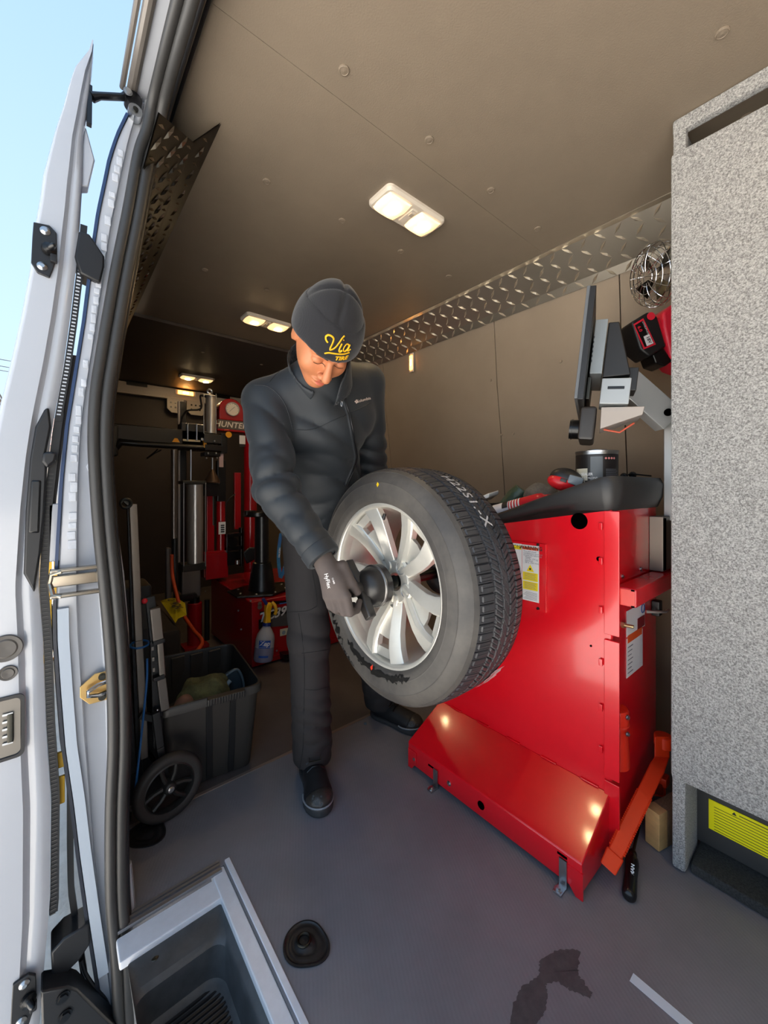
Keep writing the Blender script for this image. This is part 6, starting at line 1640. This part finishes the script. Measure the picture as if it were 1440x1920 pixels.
# blue lanyard hanging beside the post
LY = thing('lanyard', PY(530, 1085, 2.30), 'blue printed lanyard hanging beside the tyre changer post', 'lanyard')
def ribbon(pts, w, name, m, par, th=.0012):
    b = MB(); vs = []
    for i, p in enumerate(pts):
        t = (pts[min(i + 1, len(pts) - 1)] - pts[max(i - 1, 0)]).normalized(); s_ = t.cross(Vector((0, 1, 0))).normalized() * w / 2
        vs += [p - s_, p + s_, p + s_ + Vector((0, th, 0)), p - s_ + Vector((0, th, 0))]
    b.loft([vs[4 * i:4 * i + 4] for i in range(len(pts))]); return b.build(name, m, par)
M_lan = mat('lanyard_blue', '#3566a8', .6, col2='#2f86a0', noise=(6, .3))
ribbon(smooth_path([PY(x, y, 2.30) for x, y in ((527, 1000), (524, 1020), (522, 1045), (524, 1070), (526, 1082))]), .022, 'strap', M_lan, LY)
ribbon(smooth_path([PY(x, y, 2.285) for x, y in ((532, 1003), (534, 1030), (536, 1050), (532, 1070), (526, 1084))]), .022, 'strap', M_lan, LY)
for (x, y, yy) in ((524, 1036, 2.296), (534, 1055, 2.281)):
    q = PY(x, y, yy); text_on('lettering', 'FALKEN', .017, q, (.1, 0, 1), (-1, 0, .1), M_lab, LY, lift=.002, bold=.0004)

# spray bottle hooked on the front of the changer
SB = thing('spray_bottle', (.975, 2.19, .04), 'clear spray bottle with yellow trigger hanging on the red tyre changer', 'spray bottle')
bc = PY(493, 1240, 2.18); bt = PY(500, 1172, 2.20); ax_ = (bt - bc).normalized(); Lb = (bt - bc).length
prof = [(0, 0), (.046, .002), (.052, .010), (.053, Lb * .35), (.053, Lb * .62), (.047, Lb * .75), (.030, Lb * .90), (.021, Lb * .96), (.020, Lb)]
bx, by, bd = basis(ax_)
M_bot = mat('bottle_plastic', '#c2c4cc', .35, trans=.25)
MB().lathe(prof, bc, ax_, 36).build('bottle', M_bot, SB, smooth=60)
MB().lathe([(.0485, .004), (.0537, .012), (.0537, Lb * .40), (.0533, Lb * .401)], bc, ax_, 36).build('liquid_band', mat('liquid_lavender', '#85859f', .35), SB, smooth=60)
tcb = math.atan2((O - bc).dot(by), (O - bc).dot(bx))
MB().lathe([(.0536, Lb * .44), (.0541, Lb * .445), (.0541, Lb * .61), (.0536, Lb * .615)], bc, ax_, 24, tcb - .62, tcb + .62).build('label', mat('label_blue2', '#1d55b8', .4), SB, smooth=60)
MB().lathe([(.0538, Lb * .405), (.0542, Lb * .407), (.0542, Lb * .425), (.0538, Lb * .43)], bc, ax_, 24, tcb - .62, tcb + .62).build('label_arc', MATS['label_blue2'], SB, smooth=60)
MB().lathe([(.0539, .030), (.0543, .031), (.0543, .040), (.0539, .041)], bc, ax_, 24, tcb - .5, tcb + .5).build('label_foot', MATS['label_blue2'], SB, smooth=60)
vs, fs = text_mesh('Zep', .036, shear=.2, bold=.0012); o = []
su = 1 if (by * math.cos(tcb) - bx * math.sin(tcb)).dot(Vector((C40, -S40, 0))) > 0 else -1
for v in vs: a = tcb + su * v.x / .055; o.append(bc + bx * (.0549 * math.cos(a)) + by * (.0549 * math.sin(a)) + bd * (Lb * .53 + v.y))
MB().add(o, fs).build('lettering', M_lab, SB, smooth=False)
M_blu = mat('cap_blue', '#1a2a74', .4); M_yt = mat('trigger_yellow', '#f0b414', .4)
MB().cyl(bt - ax_ * .004, bt + ax_ * .014, .024, n=20).build('collar', M_blu, SB)
MB().loft([[bt + ax_ * h + Vector((x, y, 0)) + Vector((dx, 0, 0)) for x, y in ((-w, -w), (w, -w), (w, w), (-w, w))] for h, w, dx in ((.014, .018, 0), (.05, .014, 0), (.085, .016, -.004), (.11, .018, -.002), (.125, .014, .0))]).build('trigger_head', M_yt, SB, bevel=.004)
th0 = bt + ax_ * .11 + Vector((.018, -.012, 0)); MB().tube(smooth_path([th0 + Vector((-.004, 0, .02)), th0 + Vector((.010, -.01, 0)), th0 + Vector((.016, -.014, -.03)), th0 + Vector((.010, -.012, -.052))]), .0095, 10).build('trigger', M_yt, SB)
nz = bt + ax_ * .115; MB().cyl(nz + Vector((-.012, 0, .004)), nz + Vector((-.036, 0, .042)), .009, n=14).build('nozzle', M_blu, SB)

# bottle jack, orange hose, yellow paper, wheel arch
b = MB().box((.31, 2.62, .19), (.33, 1.10, .38), ch=.03)
S(b, 'wheel_arch', mat('arch_carpet', '#2b2522', .9, bump=(200, .4, .002)))
BJ = thing('bottle_jack', PY(366, 1185, 2.78) * 1, 'small dark red bottle jack beside the tyre changer', 'jack')
q = PY(365, 1172, 2.80)
jz = max(q.z, .02)
MB().cyl((q.x, 2.8, .002), (q.x, 2.8, jz + .15), .045, n=24).build('jack_body', M_redD, BJ, bevel=.004)
MB().cyl((q.x, 2.8, jz + .15), (q.x, 2.8, jz + .185), .030, n=20).build('jack_ram', M_dsteel, BJ)
MB().box((q.x, 2.8, .012), (.15, .13, .02), ch=.004).build('jack_foot', M_redD, BJ)
MB().cyl((q.x + .06, 2.74, .05), (q.x + .06, 2.74, jz + .17), .016, n=14).build('jack_handle', M_blk, BJ)
MB().box((q.x - .05, 2.8, jz + .19), (.12, .05, .04), ch=.006).build('jack_head', M_blk2, BJ)
pts = [PY(322, 1040, 2.55), PY(323, 1075, 2.55), PY(330, 1110, 2.48), PY(342, 1148, 2.38), PY(362, 1180, 2.24), PY(376, 1196, 2.15), PY(379, 1206, 2.1), PY(373, 1216, 2.05), PY(362, 1230, 2.0)]
MB().tube(smooth_path(pts), .0095, 10).build('orange_air_hose', mat('hose_orange', '#c2471e', .45), smooth=60, label='orange air hose looping down in front of the wheel arch', cat='hose')
YP = thing('yellow_sign', (.40, 2.2, .385), 'crumpled yellow sign with black letters lying on the dark wheel arch', 'sign')
y0_ = [(PZ(x, y, .392) + Vector((0, 0, dz))) for x, y, dz in ((301, 1127, 0), (318, 1126, .012), (332, 1124, .006), (347, 1138, .02), (350, 1158, .015), (334, 1161, .004), (329, 1168, .0))]
ctr = sum(y0_, Vector()) / 7 + Vector((0, 0, .012)); MB().add([ctr] + y0_, [(0, i + 1, (i + 1) % 7 + 1) for i in range(7)]).build('sheet', mat('sign_yellow', '#c9b812', .5), YP, solid=.003, smooth=False)
u_ = (y0_[6] - y0_[0]).normalized(); v_ = Vector((-u_.y, u_.x, 0)); v_ = v_ if v_.dot(Vector((1, 0, 0))) > 0 else -v_
text_on('lettering', 'MON', .06, ctr + Vector((-.01, -.05, .012)), u_, v_, M_ink, YP, bold=.002)
text_on('lettering', 'C', .05, ctr + Vector((.0, .12, .004)), u_, v_, M_ink, YP, bold=.002)

# ================================================================ storage tote with things in it
TT = thing('storage_tote', (.47, 1.68, 0), 'open black plastic storage tote standing beside the cart wheel', 'storage tote')
FLc, FRc, BRc, BLc = Vector((.262, 1.475)), Vector((.605, 1.432)), Vector((.655, 1.90)), Vector((.33, 1.95))
cn2 = (FLc + FRc + BRc + BLc) / 4
def tr(k, z, r=.04, n=5, g=0):
    cs = [FLc, FRc, BRc, BLc]; out = []
    cs = [cn2 + (c - cn2) * k for c in cs]
    for i in range(4):
        p, c, q = cs[i - 1], cs[i], cs[(i + 1) % 4]; a = c + (p - c).normalized() * r; b_ = c + (q - c).normalized() * r
        for j in range(n + 1): t = j / n; v = a * (1 - t) ** 2 + c * 2 * t * (1 - t) + b_ * t * t; out.append(Vector((v.x, v.y, z)))
    return out
M_tote = mat('tote_plastic', '#34312e', .42, bump=(350, .15, .0006))
H_ = .315
MB().loft([tr(.84, .002), tr(.965, H_ - .03), tr(1.0, H_ - .03), tr(1.02, H_ - .028), tr(1.02, H_ - .006), tr(1.0, H_), tr(.965, H_), tr(.955, H_ - .008), tr(.83, .008), tr(.02, .006, .001)], cap=False).build('tub', M_tote, TT, smooth=40)
fd = (FRc - FLc); nrm2 = Vector((fd.y, -fd.x)).normalized()
def face_pt(s, k, z): p = FLc + fd * s; q = cn2 + (p - cn2) * k; return Vector((q.x, q.y, z))
M_toteg = mat('tote_groove', '#1b1b1c', .5)
for s, s2 in ((.46, .475), (.70, .72)):
    a_, b_ = face_pt(s, .968, H_ - .03), face_pt(s2, .850, .01); MB().bar(a_ - Vector((0, .003, 0)), b_ - Vector((0, .003, 0)), .020, .006, up=(0, 1, 0)).build('rib', M_toteg, TT)
a_, b_ = face_pt(.44, 1.03, H_ - .012), face_pt(.80, 1.03, H_ - .012); MB().bar(a_, b_, .022, .024, ch=.004).build('handle', M_tote, TT)
for k in range(14): c = a_.lerp(b_, (k + .5) / 14) + Vector((0, -.0125, 0)); MB().box(c, (.003, .003, .020)).build('handle_rib', M_toteg, TT)
for s in (.28, .52, .76):
    for side in (0,):
        p = BLc + (BRc - BLc) * s; q = cn2 + (p - cn2) * .95; MB().box((q.x, q.y - .004, H_ - .14), (.055, .012, .26), ch=.005).build('inner_rib', M_tote, TT)
rag('olive_rag', (.445, 1.60, .262), (.095, .080, .062), 11, mat('olive_cloth', '#5d5c3a', .95, noise=(20, .4), bump=(150, .7, .004)), 'olive green crumpled rag heaped in the black tote', rough=.014, squash=1)
rag('peach_cloth', (.36, 1.55, .275), (.035, .03, .03), 13, mat('peach_cloth', '#8a6553', .9, bump=(100, .4, .002)), 'small peach cloth beside the olive rag in the tote', rough=.006)
rag('dark_rag', (.45, 1.70, .11), (.14, .14, .11), 17, mat('black_cloth', '#1c1d1f', .95), 'dark cloths filling the bottom of the black tote', rough=.010)
SC = thing('dust_scoop', (.56, 1.62, .25), 'blue-grey rounded plastic brush head standing in the tote corner', 'brush')
sp0 = [PY(x, y, 1.62) for x, y in ((403, 1300), (412, 1278), (428, 1262), (443, 1254), (452, 1266), (456, 1285), (455, 1312))]
MB().prism(sp0, (0, .02, 0)).build('brush_plate', mat('slate_plastic', '#39464e', .35), SC, bevel=.006)
MB().tube(smooth_path([p + Vector((0, -.006, 0)) for p in sp0[2:]]), .005, 8).build('brush_rim', mat('slate_rim', '#5c6b72', .35), SC)
MB().tube(smooth_path([PY(x, y, 1.60) for x, y in ((420, 1302), (426, 1284), (432, 1276))]), .008, 8).build('brush_grip', mat('slate_light', '#8e9ca3', .3), SC)

# ================================================================ folding hand cart strapped to the left wall
HT2 = thing('folding_cart', (.26, 1.42, 0), 'black folding hand cart with aluminium rails and a large spoked wheel', 'hand cart')
wc = Vector((.282, 1.398, .104)); wd_ = Vector((.10, -1, 0)).normalized()
M_cwh = mat('cart_tyre', '#2e2c2b', .6, bump=(60, .4, .002)); M_chub = mat('cart_hub', '#232322', .5)
MB().lathe([(.074, -.012), (.086, -.017), (.098, -.014), (.103, 0), (.098, .014), (.086, .017), (.074, .012)], wc, wd_, 56).build('cart_tyre', M_cwh, HT2, smooth=60)
b = MB()
wh = MB().lathe([(.074, -.012), (.070, -.014), (.066, 0), (.070, .014), (.074, .012)], wc, wd_, 48).build('wheel_rim', M_chub, HT2, smooth=60)
wx, wy, wz_ = basis(wd_)
upv = Vector((0, 0, 1)); lat = wd_.cross(upv).normalized()
for k in range(3):
    a = PI / 2 + k * 2 * PI / 3
    for s in (-1, 1):
        d0 = (lat * math.cos(a + s * .55) + upv * math.sin(a + s * .55)); d1 = (lat * math.cos(a + s * .32) + upv * math.sin(a + s * .32))
        MB().tube([wc + d0 * .014, wc + d0 * .022 + d1 * .02, wc + d1 * .070], [.009, .0085, .0095], 8, flat=.8).build('spoke', M_chub, wh)
MB().lathe([(0, .020), (.012, .020), (.018, .016), (.020, 0), (.020, -.012)], wc, wd_, 24).build('wheel_hub', M_chub, wh, smooth=50)
b = MB(); bolt(b, wc + wd_ * .020, wd_, .007, .006); b.build('axle_nut', M_chrome, HT2)
wc2 = wc + Vector((-.02, .24, 0)); wc2.x = .262
MB().lathe([(.0, -.012), (.066, -.012), (.098, -.014), (.103, 0), (.098, .014), (.066, .012), (0, .012)], wc2, wd_, 40).build('cart_tyre', M_cwh, HT2, smooth=60)
MB().cyl(wc, wc2, .007, n=12).build('axle', M_dsteel, HT2)
def seg(name, pts, w, d, Y, m, ch=.003, par=HT2):
    q = [PY(x, y, Y) for x, y in pts]
    for i in range(len(q) - 1): MB().bar(q[i], q[i + 1], w, d, up=(0, 1, 0), ch=ch).build(name, m, par)
M_alr = mat('cart_alu', '#8f867c', .35, .6)
seg('upright_tube', [(249, 945), (260, 1200), (268, 1345), (270, 1420)], .022, .022, 1.50, M_alr)
seg('dark_tube', [(243, 942), (252, 1200), (262, 1460)], .018, .018, 1.535, M_blk)
q = PY(236, 944, 1.49); MB().tube([q + Vector((.014 * math.cos(a), 0, .014 * math.sin(a))) for a in np.linspace(0, 2 * PI, 15)[:-1]], .0055, 8, True).build('hinge_eye', M_dsteel, HT2)
seg('hinge_plate', [(232, 938), (252, 956)], .012, .03, 1.505, M_dsteel)
seg('slotted_rail', [(281, 1118), (290, 1200), (295, 1345), (296, 1400)], .028, .016, 1.47, M_blk)
for y in (1216, 1236, 1256): q = PY(286 + (y - 1216) * .06, y, 1.458); MB().box(q, (.006, .003, .012)).build('rail_slot', mat('slot_light', '#a49a90', .5), HT2)
seg('alu_channel', [(290, 1140), (296, 1200)], .030, .020, 1.452, M_alr); seg('alu_channel', [(299, 1200), (304, 1268)], .018, .018, 1.452, M_alr); seg('alu_channel', [(302, 1272), (309, 1330)], .026, .018, 1.452, mat('cart_alu_dull', '#746e68', .4, .6))
for y0, y1 in ((1198, 1206), (1266, 1274)): seg('channel_collar', [(297, y0), (298, y1)], .034, .024, 1.45, M_blk)
q = PY(271, 1127, 1.46); MB().ball(q, .009, 14, 8).build('release_button', mat('button_red', '#c8202c', .4), HT2)
seg('fork', [(292, 1335), (300, 1400), (312, 1468)], .022, .020, 1.43, M_blk); seg('base_bar', [(262, 1340), (300, 1350)], .02, .02, 1.46, M_blk)
q = PY(295, 1332, 1.44); MB().ball(q, .006, 10, 6).build('pivot_bolt', M_chrome, HT2)
seg('strap_web', [(236, 1240), (244, 1330), (250, 1450), (240, 1540)], .016, .010, 1.47, M_blk)
BC = thing('bungee_cord', PY(250, 1500, 1.42), 'thin blue elastic cord hooked round the cart tube', 'cord')
M_bl = mat('cord_blue', '#1f5f9e', .55)
q = PY(262, 1208, 1.485); MB().tube([q + Vector((.026 * math.cos(a), .024 * math.sin(a), .004 * math.sin(a))) for a in np.linspace(0, 2 * PI, 17)[:-1]], .0034, 8, True).build('loop', M_bl, BC)
MB().tube(smooth_path([PY(276, 1235, 1.44), PY(275, 1280, 1.43), PY(265, 1380, 1.42), PY(252, 1500, 1.40)]), .0032, 8).build('cord', M_bl, BC)
MB().tube(smooth_path([PY(252, 1500, 1.40), PY(250, 1512, 1.40), PY(246, 1520, 1.40), PY(244, 1512, 1.40)]), .003, 8).build('hook', M_steel, BC)
DBX = thing('equipment_case', (.3, 2.02, .385), 'black case standing at the left wall behind the cart', 'case')
MB().box((.24, 1.86, .34), (.12, .16, .66), ch=.012).build('case_body', mat('case_black', '#17181a', .5), DBX)
MB().box((.24, 1.775, .55), (.09, .006, .10), ch=.002).build('case_catch', M_dsteel, DBX)

# ================================================================ fan and cordless tool high on the driver's side wall
FN = thing('clip_fan', PX(1225, 560, 1.72), 'small wire-caged fan hanging under the tread-plate cornice', 'fan')
fc_ = PX(1226, 517, 1.62); fd_ = Vector((-.62, -.62, -.12)); vw = (fc_ - O).normalized(); 
fax = (Vector((-C40, S40, 0)) * .93 + Vector((0, 0, -.22)) - Vector((vw.x, vw.y, 0)) * .04).normalized()
fx_, fy_, fz_ = basis(fax)
for h, r in ((.030, .030), (.034, .055), (.030, .078), (.018, .096), (0, .104), (-.018, .104), (-.034, .094), (-.045, .06)):
    MB().tube([fc_ + fax * h + fx_ * (r * math.cos(a)) + fy_ * (r * math.sin(a)) for a in np.linspace(0, 2 * PI, 41)[:-1]], .0014, 6, True).build('cage_ring', M_chrome, FN)
for k in range(16):
    a = 2 * PI * k / 16; q = [fc_ + fax * h + (fx_ * math.cos(a) + fy_ * math.sin(a)) * r for h, r in ((.033, .02), (.034, .055), (.018, .096), (-.018, .104), (-.045, .06), (-.05, .03))]
    MB().tube(smooth_path(q, 3), .0014, 6).build('cage_wire', M_chrome, FN)
MB().cyl(fc_ - fax * .045, fc_ - fax * .14, .034, n=24).build('motor', M_steel, FN, bevel=.004)
for k in range(4):
    a = PI / 2 * k; d0 = fx_ * math.cos(a) + fy_ * math.sin(a); d1 = fx_ * math.cos(a + .7) + fy_ * math.sin(a + .7)
    MB().add([fc_ + d0 * .02, fc_ + d0 * .085 + fax * .008, fc_ + d1 * .085 - fax * .012, fc_ + d1 * .02 - fax * .01], [(0, 1, 2, 3)]).build('blade', M_dsteel, FN, solid=.002)
MB().bar(fc_ - fax * .09, Vector((1.795, fc_.y, 1.96)), .02, .008).build('fan_bracket', M_dsteel, FN)
CT = thing('cordless_tool', PX(1215, 690, 1.70), 'bright red cordless tool with an 18V battery, hung beside the cabinet', 'cordless tool')
tcn = PX(1218, 634, 1.58)
vw = ray(1218, 634).normalized(); rr_ = Vector((C40, -S40, 0)); uu_ = Vector((0, 0, 1))
k2 = (tcn - O).dot(Vector((S40, C40, 0))) / 740
def T2(px_, py_, d=0): return tcn + rr_ * (px_ - 1218) * k2 + uu_ * -(py_ - 634) * k2 + Vector((S40, C40, 0)) * d
def tprism(name, pts, d0, d1, m, bv=.004, par=None): return MB().prism([T2(x, y, d0) for x, y in pts], Vector((S40, C40, 0)) * (d1 - d0)).build(name, m, par or CT, bevel=bv)
M_tr_ = mat('tool_bright_red', '#e0243c', .35)
tprism('battery', [(1174, 610), (1205, 591), (1222, 600), (1238, 655), (1208, 674), (1190, 660)], -.03, .05, M_blk, .006)
tprism('battery_label_edge', [(1177, 615), (1195, 604), (1218, 652), (1196, 661)], -.0315, -.0300, M_tr_, 0)
tprism('battery_label', [(1179.5, 617), (1194, 608.5), (1214.5, 650), (1197.5, 657.5)], -.0325, -.0312, M_blk2, 0)
tprism('battery_plate', [(1195, 638), (1205, 633), (1213, 650), (1201, 655.5)], -.0335, -.0325, M_lab, 0)
dx_ = (T2(1212, 652) - T2(1194, 612)).normalized(); dy_ = (T2(1195, 604) - T2(1180, 613)).normalized()
nn_ = -Vector((S40, C40, 0))
def tl(name, tx, sz, px_, py_, m, d=-.0345, **k):
    x = dx_; y = nn_.cross(x); 
    text_on('lettering', tx, sz, T2(px_, py_, d), x, y, m, CT, lift=.0003, **k)
tl('a', '18V', .0155, 1204, 644, M_ink, bold=.0004); tl('b', 'LITHIUM-ION', .0085, 1199, 623, M_lab, -.0330); tl('c', '6.0', .016, 1188, 624, M_tr_, -.0330, bold=.0004)
c = T2(1208, 601, -.033); MB().cyl(c, c + nn_ * .003, .013, n=18).build('battery_button', M_tr_, CT)
tprism('handle_foot', [(1207, 612), (1230, 600), (1245, 652), (1228, 650)], -.02, .04, M_tr_)
tprism('tool_body', [(1232, 592), (1248, 578), (1290, 570), (1290, 700), (1262, 690), (1246, 672), (1234, 620)], -.03, .06, M_tr_, .008)
for k in range(5): tprism('vent_slot', [(1246, 600 + 5 * k), (1262, 596 + 5 * k), (1262, 598.5 + 5 * k), (1246, 602.5 + 5 * k)], -.0315, -.0300, mat('slot_darkred', '#7e1420', .5), 0)
tprism('battery_base', [(1216, 668), (1236, 654), (1254, 680), (1240, 690), (1222, 684)], -.02, .05, M_blk2, .005)
MB().bar(T2(1275, 600, .05), Vector((1.80, T2(1275, 600, .05).y + .08, 1.66)), .03, .02).build('wall_hook', M_dsteel, CT)
